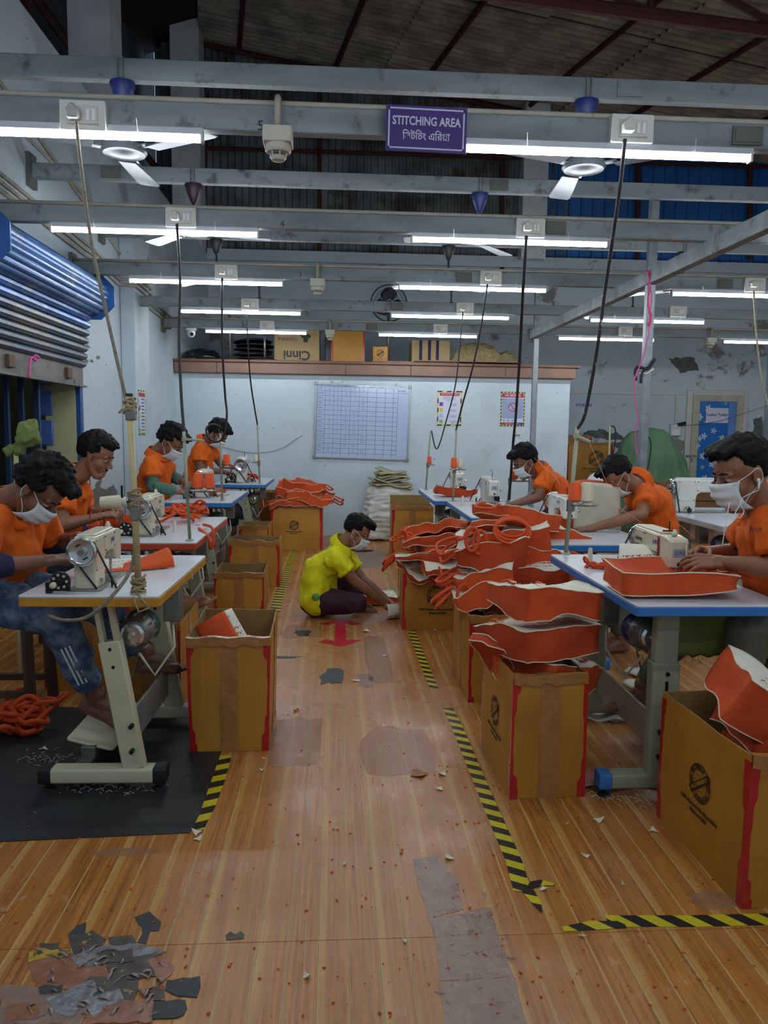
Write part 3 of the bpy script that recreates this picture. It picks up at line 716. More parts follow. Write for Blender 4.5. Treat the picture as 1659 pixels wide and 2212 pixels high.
# small pegs on tabletops
def peg(px, py, s, label):
    p = px2(px, py); o = obj('thread_peg', MB().lathe([(.014, 0), (.013, .008), (.009, .02), (.008, .055), (.005, .065)], 14), M_plastic, None, autos=.7); o.location = p; o.scale = (s,)*3
    tag(o, label, 'peg')
peg(378, 1150, 1.1, 'white plastic peg on the red edged table'); peg(446, 1062, 1.2, 'white plastic peg on the blue edged left table')
peg(1274, 1222, 1.3, 'white plastic peg on the large blue edged table'); peg(999, 1093, 1.3, 'white plastic peg on the third right table'); peg(936, 1065, 1.2, 'white plastic peg on the farthest right table')
peg(1024, 1090, 1.2, 'second white peg behind the first on the third right table')
# threads from guide arms to machines
M_thr = mat('thin_thread', 'c79a80', .8, var=0)
def thread(pts, label, m=None, r=.0009):
    o = obj('thread_strand', MB().tube([at(x, y, Y=d) for x, y, d in pts], r, 4), m or M_thr); tag(o, label, 'thread')
thread([(1273, 955, 3.7), (1303, 1025, 3.6), (1330, 1090, 3.5), (1383, 1127, 3.2)], 'pale thread from the guide arm down to the scribbled machine')
thread([(1125, 945, 6.5), (1150, 985, 6.3), (1200, 1030, 5.8), (1223, 1070, 4.9)], 'pale thread slanting past the far right worker', r=.0012)
thread([(255, 1087, 2.95), (225, 1090, 2.95), (208, 1120, 3.0), (220, 1150, 3.1)], 'thread from the sideways cone to the near left machine')
# ---------------------------------------------------------------- sockets and hanging cables
M_plate = mat('socket_plate', 'c6c6c0', .45, var=.05, dirt=('97948c', 14, .68, .8))
M_gsw = mat('switch_grey', '9b9b98', .4)
sk = {}
def socket(px, py, y, label, plug=True, dark=False):
    p = at(px, py, Y=y-.07)
    t = thing('socket_box', label, 'socket', p, 0, 'socket boxes on the lamp beams')
    obj('box', MB().rbox((-.088, 0, -.056), (.088, .045, .056), .006, ax=1), M_plate, t, bevel=.003)
    obj('face', MB().box((-.055, -.004, -.033), (.06, 0, .033)), M_white, t, bevel=.001)
    for q in (.022, .044): obj('switch', MB().box((q-.008, -.008, -.022), (q+.008, -.003, .022)), M_white2, t, bevel=.002)
    if plug:
        obj('plug', MB().prism([(-.05, -.025), (-.005, -.025), (-.002, .005), (-.022, .03), (-.034, .03), (-.054, .005)], -.045, -.004, ax=1), M_gsw if dark else M_white, t, bevel=.006)
    else:
        for q in ((-.03, .014), (-.042, -.008), (-.018, -.008)): obj('socket_hole', MB().cyl((q[0], -.0055, q[1]), (q[0], -.003, q[1]), .005, 8), M_black, t)
    obj('face_line', MB().box((-.06, -.002, -.038), (.065, -.0005, -.035)), M_gsw, t)
for (px, py, i, nm, pl, dk) in ((178, 248, 0, 'left socket box on the nearest lamp beam, dark plug in it', True, True), (390, 469, 1, 'left socket box on the second lamp beam', True, False), (488, 587, 2, 'left socket box on the third lamp beam', True, False), (540, 657, 3, 'left socket box on the fourth lamp beam', True, False), (577, 703, 4, 'left socket box on the fifth lamp beam, without a plug', False, False),
        (1367, 277, 0, 'right socket box on the nearest lamp beam, white plug in it', True, False), (1147, 492, 1, 'right socket box on the second lamp beam, white plug in it', True, False), (1061, 600, 2, 'middle socket box on the third lamp beam', True, False), (1005, 666, 3, 'middle socket box on the fourth lamp beam', True, False), (952, 710, 4, 'middle socket box on the fifth lamp beam', False, False),
        (1632, 615, 2, 'far right socket box on the third lamp beam', True, False), (1466, 673, 3, 'socket box on the fourth lamp beam right of the twined post', False, False), (1352, 715, 4, 'socket box on the fifth lamp beam right of the tie bar', False, False)):
    socket(px, py, LY[i], nm, pl, dk)
def smoothpts(P, n=6):
    out = []; P = [Vector(p) for p in P]
    for i in range(len(P)-1):
        p0, p1, p2, p3 = P[max(i-1, 0)], P[i], P[i+1], P[min(i+2, len(P)-1)]
        for k in range(n):
            t = k/n; out.append(.5*((2*p1)+(p2-p0)*t+(2*p0-5*p1+4*p2-p3)*t*t+(3*p1-p0-3*p2+p3)*t*t*t))
    out.append(P[-1]); return out
def cable(pts, r, label, m=M_black):
    n = len(pts); P = []
    for p in pts: P.append(at(p[0], p[1], Y=p[2]))
    return tag(obj('power_cable', MB().tube(smoothpts(P), r, 8), m, smooth=True), label, 'cable')
M_cabg = mat('cable_grey_dusty', '77705f', .8, var=.3, vs=40)
M_cabd = mat('cable_dusty_black', '25252a', .6, var=.5, vs=30, dirt=('a8a6a0', 24, .62, .68))
cable([(165, 264, 3.13), (173, 340, 3.1), (197, 520, 3.05), (233, 690, 2.98), (268, 845, 2.9), (281, 900, 2.86), (290, 1000, 2.86), (288, 1090, 2.85), (290, 1180, 2.84), (280, 1235, 2.82), (240, 1290, 2.7), (190, 1332, 2.68), (140, 1340, 2.7), (105, 1330, 2.8)], .0065, 'grey cable from the nearest beam down the rope bound pole', M_cabg)
cable([(382, 484, 4.66), (389, 600, 4.6), (387, 740, 4.5), (392, 860, 4.4), (398, 936, 4.3)], .0085, 'straight black cable down to the stand on the red edged table')
cable([(480, 600, 6.2), (480, 740, 6.3), (486, 850, 6.4), (490, 895, 6.4), (484, 940, 6.4), (468, 955, 6.4), (450, 945, 6.4), (446, 925, 6.4), (460, 917, 6.42), (474, 922, 6.42), (476, 935, 6.45)], .009, 'black cable looping in front of the far left worker')
cable([(532, 668, 7.8), (536, 750, 7.9), (542, 830, 8.1), (556, 917, 8.52)], .008, 'thin black cable to the farthest left stand')
cable([(1350, 300, 3.13), (1342, 380, 3.2), (1330, 470, 3.3), (1308, 620, 3.5), (1292, 740, 3.6), (1275, 840, 3.7), (1262, 900, 3.74), (1248, 925, 3.76)], .0085, 'thick dusty black cable down to the large blue edged table', M_cabd)
cable([(1137, 510, 4.66), (1129, 640, 4.9), (1122, 780, 5.4), (1114, 900, 6.2), (1108, 960, 6.45), (1100, 1080, 6.5)], .011, 'black cable past the right side of the no smoking poster')
cable([(1053, 614, 6.2), (1040, 700, 6.3), (1022, 790, 6.4), (1000, 870, 6.5), (985, 930, 6.6)], .0075, 'black cable slanting past the yellow bordered notice')
cable([(1000, 675, 7.7), (993, 750, 7.7), (984, 830, 7.7), (965, 905, 7.75), (944, 970, 7.75), (932, 930, 7.8)], .007, 'black cable with a sharp low bend near the farthest right stand')
cable([(1628, 628, 6.2), (1632, 700, 6.0), (1640, 780, 5.6), (1652, 850, 5.2), (1668, 900, 4.9)], .008, 'grey cable hanging at the right margin', M_cabg)
# ================================================================ CARTONS
def carton_mat():
    N = NT('kraft_board'); v = N.coord('World')
    f = N.noise(v, 3, 5); g = N.noise(v, 90, 2, (1, 1, .02))
    c = N.mix(N.ramp(f, .3, .7), S('a06c1c'), S('bb842a'))
    c = N.mix(N.math('MULTIPLY', N.ramp(g, .35, .7), .18), c, S('94661e'))
    c = N.mix(N.math('MULTIPLY', N.ramp(N.noise(v, 8, 8, rough=.7), .6, .75), .3), c, S('6d4d28'))
    N.l(c, N.b.inputs['Base Color']); N.b.inputs['Roughness'].default_value = .55; N.bump(g, .12, .004)
    return N.m
M_kraft = carton_mat()
M_kraft2 = mat('kraft_inside', '8a6a3a', .75, var=.12, vs=4)
M_redtape = mat('red_carton_tape', 'a9161c', .25, var=.12, vs=9, coat=.4, bump=.15, bs=40)
M_btape = mat('brown_packing_tape', '9a6b3a', .22, var=.14, vs=14, coat=.5, bump=.5, bs=35)
M_print = mat('black_print', '26221a', .6, var=.15, vs=30)
def logo(b, M, R=.055):
    """round stamp: two rings, lettering round the ring, a slanted band with lettering, stars, two lines below"""
    def ring(r0, r1, n=48):
        vs = []
        for q in range(n):
            a = 2*math.pi*q/n; vs += [(r0*math.cos(a), r0*math.sin(a), 0), (r1*math.cos(a), r1*math.sin(a), 0)]
        b.add(vs, [(2*q, 2*q+1, (2*q+3) % (2*n), (2*q+2) % (2*n)) for q in range(n)], M)
    ring(R*.94, R*1.0); ring(R*.66, R*.7)
    for word_, a0, step in (('ECO FRIENDLY', 205, -12.5), ('ECO FRIENDLY', 25, -12.5)):
        for k, ch in enumerate(word_):
            if ch == ' ': continue
            a = math.radians(a0+k*step)
            add_text(b, ch, R*.3, M @ Matrix.Rotation(a-math.pi/2, 4, 'Z') @ Matrix.Translation((0, R*.815, 0)), bold=R*.008)
    Mb = M @ Matrix.Rotation(math.radians(36), 4, 'Z')
    b.add([(-R*1.08, -R*.19, .0005), (R*1.08, -R*.19, .0005), (R*1.08, R*.19, .0005), (-R*1.08, R*.19, .0005)], [(0, 1, 2, 3)], Mb)
    for sgn in (-1, 1):
        for dx in (-.3, 0, .3): b.add([(R*.05*math.cos(t*math.pi*.4)*(1 if t % 2 else 1)+R*dx, R*.05*math.sin(t*math.pi*.4)+sgn*R*(.42-abs(dx)*.3), .0003) for t in range(5)], [(0, 1, 2, 3, 4)], Mb)
    add_text(b, '100% Natural-Bio-degradable', R*.3, M @ Matrix.Translation((0, -R*1.35, 0)), bold=R*.006)
    add_text(b, 'Made in India', R*.3, M @ Matrix.Translation((0, -R*1.7, 0)), bold=R*.006)
    t = MB(); add_text(t, 'ECO FRIENDLY', R*.27, Mb @ Matrix.Translation((0, 0, .0012)), sx=.95, bold=R*.006)
    return t
def carton(cx, cy, w_, d, h, label, rot=0, logos=(), seed=0, rim=.012, tape=True, taper=0, red=(1, 1, 1, 1), flap=None):
    t = thing('carton', label, 'carton', (cx, cy, 0), rot, 'kraft cartons with red taped corners')
    W2, D2 = w_/2, d/2; th = .006; rnd = random.Random(seed)
    per = []
    for (x0, y0, x1, y1) in ((-W2, -D2, W2, -D2), (W2, -D2, W2, D2), (W2, D2, -W2, D2), (-W2, D2, -W2, -D2)):
        for k in range(6): per.append((x0+(x1-x0)*k/6, y0+(y1-y0)*k/6))
    n = len(per); rows = 6; b = MB(); vs = []
    def P(k, r, off):
        x, y = per[k]; z = h*r/rows
        bul = math.sin(math.pi*r/rows)*.006
        kk = k % 6
        s_ = 1+taper*z/h
        nx, ny = (0, -1) if k < 6 and kk else (1, 0) if k < 12 and kk else (0, 1) if k < 18 and kk else (-1, 0) if kk else (0, 0)
        cx_, cy_ = (1 if x > 0 else -1), (1 if y > 0 else -1)
        if kk == 0: ox, oy = -cx_*off, -cy_*off
        else: ox, oy = -nx*off, -ny*off
        wz = (rim*noise.noise(Vector((x*6, y*6, seed*3.1)))) if r == rows else 0
        wr_ = .008*noise.noise(Vector((x*5, z*4+seed, y*5)))*(r/rows)
        return (x*s_+ox+nx*(bul+wr_), y*s_+oy+ny*(bul+wr_), z+wz+.001)
    for off in (0, th):
        for r in range(rows+1):
            for k in range(n): vs.append(P(k, r, off))
    o2 = (rows+1)*n; fs = []; 
    for r in range(rows):
        for k in range(n):
            k2 = (k+1) % n
            fs.append((r*n+k, r*n+k2, (r+1)*n+k2, (r+1)*n+k))
    out_n = len(fs)
    for r in range(rows):
        for k in range(n):
            k2 = (k+1) % n; fs.append((o2+r*n+k2, o2+r*n+k, o2+(r+1)*n+k, o2+(r+1)*n+k2))
    top = rows*n
    for k in range(n):
        k2 = (k+1) % n; fs.append((top+k, top+k2, o2+top+k2, o2+top+k))
    fs.append(tuple(range(n))[::-1]); 
    b.add(vs, fs); b.mi = [0]*out_n+[1]*(len(fs)-out_n)
    b.add([(-W2+th, -D2+th, .01), (W2-th, -D2+th, .01), (W2-th, D2-th, .01), (-W2+th, D2-th, .01)], [(0, 1, 2, 3)]); b.mi[-1] = 1
    o = obj('board_walls', b, [M_kraft, M_kraft2], t)
    # red tape folded round each corner, following the wall
    e = .0012
    for c_, (sx, sy) in enumerate(((-1, -1), (1, -1), (1, 1), (-1, 1))):
        if not red[c_]: continue
        k0 = c_*6; b = MB(); vs = []; tw = .032
        for r in range(rows+1):
            z0 = P(k0, r, 0); f = tw
            x, y = z0[0]+sx*e, z0[1]+sy*e; z = z0[2]-(.0 if r < rows else .02)
            pa = (x-sx*f, y, z); pb = (x, y-sy*f, z)
            vs += [pa, (x, y, z), pb]
        b.add(vs, [(3*r+q, 3*r+q+1, 3*r+q+4, 3*r+q+3) for r in range(rows) for q in range(2)])
        obj('corner_tape', b, M_redtape, t)
    if tape:
        for fi, (s_) in enumerate(('-y', '+x', '-x')):
            if any(l_[0] == s_ for l_ in logos): continue
            b = MB(); half = .038; pts = []
            for r in range(rows+1):
                k = {'-y': 3, '+x': 9, '-x': 21}[s_]; p = P(k, r, 0)
                wob = .003*math.sin(r*2+fi)
                if s_ == '-y': pts += [(p[0]-half+wob, p[1]-.002, p[2]-.002), (p[0]+half+wob, p[1]-.002, p[2]-.002)]
                else: pts += [(p[0]+(.002 if s_ == '+x' else -.002), p[1]-half+wob, p[2]-.002), (p[0]+(.002 if s_ == '+x' else -.002), p[1]+half+wob, p[2]-.002)]
            b.add(pts, [(2*r, 2*r+1, 2*r+3, 2*r+2) for r in range(rows)])
            obj('packing_tape', b, M_btape, t)
        # tape over the front rim
        a_ = P(0, rows, 0); c2 = P(6, rows, 0)
        b = MB(); n2 = 12; vs = []
        for q in range(n2+1):
            x = a_[0]+(c2[0]-a_[0])*q/n2; z = h+rim*.3*math.sin(q*1.3+seed)
            y = a_[1]-.009
            vs += [(x, y, z-.035-.006*math.sin(q*2.1)), (x, y, z+.004), (x, y+.022, z+.005)]
        b.add(vs, [(3*q+j, 3*q+3+j, 3*q+4+j, 3*q+1+j) for q in range(n2) for j in range(2)])
        obj('rim_tape', b, M_btape, t)
    for (face, u, z, R) in logos:
        b = MB()
        M = face_cam(u, -D2-.0095, z, '-y') if face == '-y' else face_cam(-W2-.0095, u, z, '-x')
        tl = logo(b, M, R); obj('stamp_print', b, M_print, t); obj('stamp_lettering', tl, M_kraft, t)
    if flap:
        b = MB().box((-W2, D2-.006, h), (W2, D2, h+flap)); obj('flap', b, M_kraft2, t, bevel=.002)
    return t
def wh(px, py, Y): return at(px, py, Y=Y).z
# (name) near-left front corner positions come from where each box meets the floor in the photograph
c_main = carton(.815, 3.03, .3, .5, wh(1118, 1462, 2.77), 'large kraft carton under three orange bags, in front at right', .04, (('-x', -.02, .27, .062),), 1, taper=-.02)
c_near = carton(1.42, 2.36, .42, .56, wh(1605, 1632, 2.08), 'kraft carton with round black stamp cut off by the right frame edge', .04, (('-x', -.02, .27, .065),), 2)
c_left = carton(-.47, 3.5, .34, .5, wh(445, 1375, 3.26), 'open kraft carton with an orange cloth corner sticking out, beside the yellow edged table', .02, (), 3, taper=.06)
c_l2 = carton(-.75, 6.02, .38, .46, wh(520, 1238, 5.8), 'empty open kraft carton behind the one with the orange cloth corner', .02, (), 4)
c_l3 = carton(-.74, 6.98, .45, .42, wh(560, 1170, 6.75), 'wide open kraft carton with a sagging rim, third of the left row', .02, (), 5, rim=.04)
c_l4 = carton(-.47, 9.1, .6, .42, wh(650, 1092, 8.9), 'closed-sided kraft carton with round stamp under a heap of orange bags near the white wall', 0, (('-y', -.03, .29, .055),), 6)
c_nar = carton(.83, 4.08, .28, .5, .46, 'narrow kraft carton under the tallest heap of orange bags', .02, (), 7)
c_nar2 = carton(1.0, 4.62, .34, .5, .46, 'kraft carton hidden under the back of the tallest heap', .0, (), 17)
c_mid = carton(.68, 5.5, .42, .42, wh(900, 1228, 5.29), 'kraft carton with round stamp under the flatter heap of bags', 0, (('-y', .04, .25, .075),), 8)
c_far = carton(.84, 8.5, .46, .36, wh(880, 1095, 8.3), 'kraft carton with a raised flap beside the white sack', 0, (), 9, flap=.1, red=(1, 0, 0, 0))
carton(-.85, 8.0, .3, .4, .42, 'kraft carton half hidden under the third table of the left row', 0, (), 10, red=(1, 1, 0, 0))
carton(-.8, 9.75, .5, .4, .62, 'taller kraft carton behind the heap carton near the white wall', 0, (), 16)
carton(-.93, 4.02, .3, .5, .44, 'kraft carton standing under the yellow edged table', 0, (), 11)
carton(-1.35, 4.3, .45, .4, .5, 'dark shaded kraft carton behind the jeans leg', 0, (), 12)
carton(4.05, 12.3, .75, .6, 1.25, 'tall carton stack with round stamp by the green cloth', 0, (('-y', .1, 1.0, .12),), 13)
carton(3.98, 12.69, .6, .14, 1.36, 'upper carton behind the stamped one below the STORAGE paper', 0, (), 14)
# ================================================================ BAGS
def orange_mat(name, a, b_, c_):
    N = NT(name); v = N.coord('Object')
    w1 = N.noise(v, 300, 2, (1, .15, 1)); w2_ = N.noise(v, 300, 2, (.15, 1, 1))
    f = N.noise(v, 8, 5, rough=.6)
    c = N.mix(N.ramp(f, .3, .7), S(a), S(b_)); c = N.mix(N.math('MULTIPLY', N.ramp(N.math('ADD', w1, w2_), .9, 1.2), .22), c, S(c_))
    N.l(c, N.b.inputs['Base Color']); N.b.inputs['Roughness'].default_value = .85
    N.bump(N.math('ADD', N.math('ADD', w1, w2_), N.math('MULTIPLY', f, 3)), .35, .003)
    return N.m
M_jute = orange_mat('orange_jute', 'bb400e', 'd45016', 'dc6c3c')
M_jute2 = orange_mat('deep_orange_jute', 'a33208', 'bd410e', 'cf6236')
M_canvas_o = mat('orange_handle_cord', 'cc4a1a', .8, var=.1, vs=20, bump=.3, bs=120)
M_pipe = mat('cream_piping', 'd8cdb4', .8, var=.05)
def print_mat():
    N = NT('printed_canvas'); v = N.coord('Object'); sep = N.n('SeparateXYZ'); N.l(v, sep.inputs[0])
    base = N.mix(N.ramp(N.noise(v, 9, 4), .3, .7), S('cdc9b8'), S('dcd9cb'))
    # rows of small red lettering: rows across y, broken by fine noise
    row = N.ramp(N.math('ABSOLUTE', N.math('SUBTRACT', N.math('FRACT', N.math('MULTIPLY', sep.outputs[1], 34)), .5)), .24, .2)
    chars = N.ramp(N.noise(v, 150, 1, (1, .5, 1)), .5, .54)
    reg = N.math('MULTIPLY', N.ramp(N.math('ABSOLUTE', sep.outputs[0]), .11, .1), N.ramp(N.math('ABSOLUTE', N.math('SUBTRACT', sep.outputs[1], -.02)), .085, .08))
    gaps = N.ramp(N.noise(v, 13, 1, (.5, 1, 1)), .42, .45)
    t = N.math('MULTIPLY', N.math('MULTIPLY', row, chars), N.math('MULTIPLY', reg, gaps))
    c = N.mix(t, base, S('9c1f24')); N.l(c, N.b.inputs['Base Color']); N.b.inputs['Roughness'].default_value = .9
    N.bump(N.noise(v, 260, 2), .15, .002)
    return N.m
M_prn = print_mat()
def bag_mesh(seed, L=.38, W=.34, T=.09, amp=.02, sag=.02, plain=False):
    """flat-lying gusseted bag; opening towards +x; front panel up"""
    off = Vector((seed*7.3, seed*2.9, seed*5.1))
    def D(p):
        cr = abs(noise.noise(p*8+off*.7)); p = p+Vector((0, 0, (cr-.25)*amp*1.3)) if amp > .015 else p
        q = p*5+off
        d = Vector((noise.noise(q), noise.noise(q+Vector((9, 0, 0))), noise.noise(q+Vector((0, 9, 0)))))
        q2 = p*14+off; e = noise.noise(q2)
        return p+Vector((d.x*amp*.8, d.y*amp*.8, d.z*amp*1.4+e*amp*.3))
    def tz(u, v_):  # half thickness
        x = 2*u-1; y = 2*v_-1
        return T/2*(1-.45*max(0, x)**1.5)
    nu, nv = 14, 12
    def top(u, v_):
        x = (u-.5)*L; y = (v_-.5)*W
        return D(Vector((x, y, tz(u, v_)-sag*(1-(2*u-1)**2)*(1-(2*v_-1)**2))))
    def bot(u, v_):
        x = (u-.5)*L*.97; y = (v_-.5)*W*.97
        return D(Vector((x, y, -tz(u, v_)+sag*.3*(1-(2*u-1)**2)*(1-(2*v_-1)**2))))
    tp = MB().grid(top, nu, nv)
    g = MB()
    out = [(i/nu, 0) for i in range(nu)]+[(1, j/nv) for j in range(nv)]+[(1-i/nu, 1) for i in range(nu)]+[(0, 1-j/nv) for j in range(nv)]
    n = len(out); vs = []
    R_ = 4
    for r in range(R_+1):
        f = r/R_
        for (u, v_) in out:
            a, b_ = top(u, v_), bot(u, v_); p = a.lerp(b_, f)
            c = Vector((0, 0, p.z)); outw = (p-c).normalized()
            p += outw*(.012*math.sin(math.pi*f)*(noise.noise(p*9+off)*1.6))
            vs.append(p)
    fs = [(r*n+k, r*n+(k+1) % n, (r+1)*n+(k+1) % n, (r+1)*n+k) for r in range(R_) for k in range(n)]
    fs = [f[::-1] for f in fs]
    g.add(vs, fs); bt = MB().grid(bot, nu, nv); g.add(bt.v, [f[::-1] for f in bt.f])
    pipe = [top(u, v_)+Vector((0, 0, .001)) for (u, v_) in out]
    pb = [bot(u, v_)-Vector((0, 0, .001)) for (u, v_) in out]
    return tp, g, pipe, pb, top
BAGS = {}
def bag(loc, label, yaw=0, pitch=0, roll=0, seed=1, handles=1, grp='orange tote bags', front=True, s=1, **k):
    key = (seed, tuple(sorted(k.items())), handles, front)
    tp, g, pipe, pb, top = bag_mesh(seed, **k)
    t = thing('tote_bag', label, 'bag', loc, 0, grp)
    t.rotation_euler = Euler((roll, pitch, yaw), 'XYZ'); t.scale = (s, s, s)
    obj('gusset_and_back', g, M_jute if seed % 2 else M_jute2, t, smooth=True)
    obj('front_panel', tp, M_prn if front else (M_jute2 if seed % 2 else M_jute), t, smooth=True)
    obj('piping', MB().tube(pipe, .0028, 5, closed=True), M_pipe, t, smooth=True)
    obj('back_piping', MB().tube(pb, .0025, 5, closed=True), M_pipe, t, smooth=True)
    r = random.Random(seed)
    for h_ in range(handles):
        u = 1; a = top(1, .3); b_ = top(1, .7); z = -.03 if h_ else .0
        a = a+Vector((-.01, 0, z)); b_ = b_+Vector((-.01, 0, z))
        drop = .02+.05*r.random(); ln = .09+.05*r.random(); sk_ = (r.random()-.5)*.08
        P = [a+Vector((-.03, 0, .004)), a+Vector((.02, 0, .008)), Vector((a.x+ln*.75, a.y-.01+sk_, a.z-drop*.6)), Vector((a.x+ln, (a.y+b_.y)/2+sk_, a.z-drop)), Vector((b_.x+ln*.75, b_.y+.01+sk_, b_.z-drop*.6)), b_+Vector((.02, 0, .008)), b_+Vector((-.03, 0, .004))]
        obj('handle', MB().tube(smoothpts(P, 5), .0085, 8), M_canvas_o, t, smooth=True)
        for e in (a, b_): obj('stitched_tab', MB().cbox(e+Vector((-.02, 0, .01)), (.035, .016, .004)), M_pipe, t, bevel=.001)
    return t
def B(px, py, Y, label, deg=0, pit=0, rol=0, seed=1, tw=None, **k):
    o = bag(at(px, py, Y=Y), label, math.radians(deg), math.radians(pit), math.radians(rol), seed, **k)
    if tw: o.rotation_euler = (Euler((math.radians(tw[0]), math.radians(tw[1]), 0)).to_matrix() @ o.rotation_euler.to_matrix()).to_euler()
    return o
# three on and in the large carton
B(1172, 1290, 3.0, 'stiff orange bag with white printed face, topmost on the large front carton', 104, 0, 0, 3, tw=(-3, 3), T=.115, amp=.02, sag=.02, L=.34, W=.34)
B(1158, 1372, 3.02, 'orange bag with grey printed face, second on the large front carton', 112, 0, 0, 4, tw=(-2, -3), T=.12, amp=.016, sag=.02, L=.37, W=.36)
B(1180, 1440, 3.03, 'crumpled orange bag sunk into the mouth of the large front carton', 40, 10, 8, 5, T=.13, amp=.035, L=.34, W=.3)
B(1080, 1425, 3.05, 'cream printed bag face slipping into the large front carton', 40, 55, 0, 6, T=.03, amp=.02, L=.24, W=.2, handles=0)
# right frame edge carton
B(1672, 1532, 2.36, 'orange bag opening grey-white side up in the cut off carton', -12, 0, 0, 7, tw=(13, 28), T=.15, amp=.018, L=.36, W=.32, sag=.03)
B(1640, 1592, 2.38, 'folded orange bag with white stitch marks low in the cut off carton', 20, 30, 10, 8, T=.07, amp=.025, L=.26, W=.2, front=False)
B(1695, 1612, 2.32, 'orange bag lying deepest in the cut off carton', 10, 14, 0, 9, T=.1, amp=.025, front=False, L=.28, W=.26)
# tallest heap, on the narrow cartons
hp = [(1115, 1118, 4.35, 'white printed bag crowning the tallest heap', -152, -14, 4, 11, dict(T=0.095, amp=0.017, L=.4, W=.34, sag=.0)),
      (1045, 1150, 4.25, 'bag with round red emblem showing at left below the crown', 100, 38, 0, 12, dict(T=0.030, amp=0.017, L=.2, W=.2, handles=0)),
      (1105, 1158, 4.2, 'orange bag with two looped handles, second in the tallest heap', 172, 4, 0, 13, dict(T=0.135, amp=0.025, L=.4, W=.32, handles=2)),
      (1190, 1155, 4.45, 'orange bag jutting right under the crown of the tallest heap', 5, 12, 0, 23, dict(T=0.095, amp=0.028, L=.36, W=.3)),
      (1060, 1195, 4.15, 'pointed orange bag at left in the middle of the tallest heap', 170, 0, -8, 14, dict(T=0.149, amp=0.045, L=.36, W=.32, handles=2)),
      (1150, 1200, 4.2, 'orange bag with long flat top, right middle of the tallest heap', -14, 6, -5, 15, dict(T=0.121, amp=0.039, L=.4, W=.32)),
      (1155, 1232, 4.1, 'boxy orange bag under the flat topped one in the tallest heap', -20, 4, 4, 16, dict(T=0.135, amp=0.042, L=.36, W=.32)),
      (1050, 1245, 4.1, 'orange bag with white corner at left of the tallest heap', 165, 6, 0, 17, dict(T=0.121, amp=0.042, L=.32, W=.3, handles=2)),
      (1150, 1265, 4.2, 'crushed orange bag low in the tallest heap', 30, 0, 0, 18, dict(T=0.135, amp=0.063, L=.38, W=.34)),
      (1040, 1280, 4.05, 'orange bag with hanging loops at the foot of the tallest heap', 175, 10, 0, 19, dict(T=0.121, amp=0.042, L=.32, W=.28, handles=2)),
      (1110, 1300, 4.15, 'orange bag at the very bottom of the tallest heap', -10, 0, 0, 20, dict(T=0.108, amp=0.042, L=.36, W=.32))]
for (px, py, Y, lab, dg, pi_, ro, sd_, k) in hp: B(px, py, Y, lab, dg, pi_, ro, sd_, **k)
# flatter heap
for (px, py, Y, lab, dg, pi_, ro, sd_, k) in [(945, 1140, 5.45, 'orange bag with a raised pointed corner on top of the flatter heap', 150, 12, 6, 31, dict(T=.06, amp=.03, front=False, L=.4)),
      (935, 1162, 5.4, 'crumpled orange bag, second in the flatter heap', 178, 4, 0, 32, dict(T=.07, amp=.04, front=False, L=.42)),
      (960, 1180, 5.45, 'orange bag fanning right in the flatter heap', 10, 3, -3, 33, dict(T=.07, amp=.03, L=.4, front=False)),
      (925, 1198, 5.35, 'white faced orange bag with a looped handle in the flatter heap', 170, 8, 4, 34, dict(T=.06, amp=.03, L=.42, handles=2)),
      (955, 1212, 5.3, 'orange bag above the stamp of its carton', -80, 12, 0, 35, dict(T=.07, amp=.035, L=.36, handles=2)),
      (920, 1225, 5.35, 'lowest orange bag of the flatter heap', -60, 12, 6, 36, dict(T=.06, amp=.035, L=.32, handles=1))]:
    B(px, py, Y, lab, dg, pi_, ro, sd_, **k)
# heap near the white wall
for (px, py, Y, lab, dg, pi_, ro, sd_, k) in [(655, 1048, 9.1, 'orange bag on top of the heap near the white wall', 5, 6, 0, 41, dict(T=.12, amp=.05, front=False, L=.5)),
      (650, 1062, 9.05, 'second orange bag of the heap near the white wall', -8, 2, 5, 42, dict(T=.11, amp=.05, front=False, L=.55, handles=2)),
      (668, 1076, 9.0, 'third orange bag of the heap near the white wall', 0, 6, 0, 43, dict(T=.11, amp=.05, front=False, L=.55, handles=2)),
      (632, 1085, 9.0, 'flat lowest bag of the heap near the white wall', 185, 8, 0, 44, dict(T=.08, amp=.04, front=False, L=.55))]:
    B(px, py, Y, lab, dg, pi_, ro, sd_, s=1.0, **k)
# sheet in the left carton
t = thing('cloth_piece', 'orange jute piece with white back leaning out of the open carton', 'cloth', at(470, 1370, Y=3.42))
t.rotation_euler = (math.radians(62), math.radians(-28), math.radians(14))
obj('orange_side', MB().grid(lambda u, v_: ((u-.5)*.15, (v_-.5)*.16, .012*math.sin(3*u)), 8, 8), M_jute, t, smooth=True, solid=.002)
obj('white_side', MB().grid(lambda u, v_: (.075+u*.035, (v_-.5)*.16, .012*math.sin(3)-.03*u), 4, 8), M_prn, t, smooth=True, solid=.002)
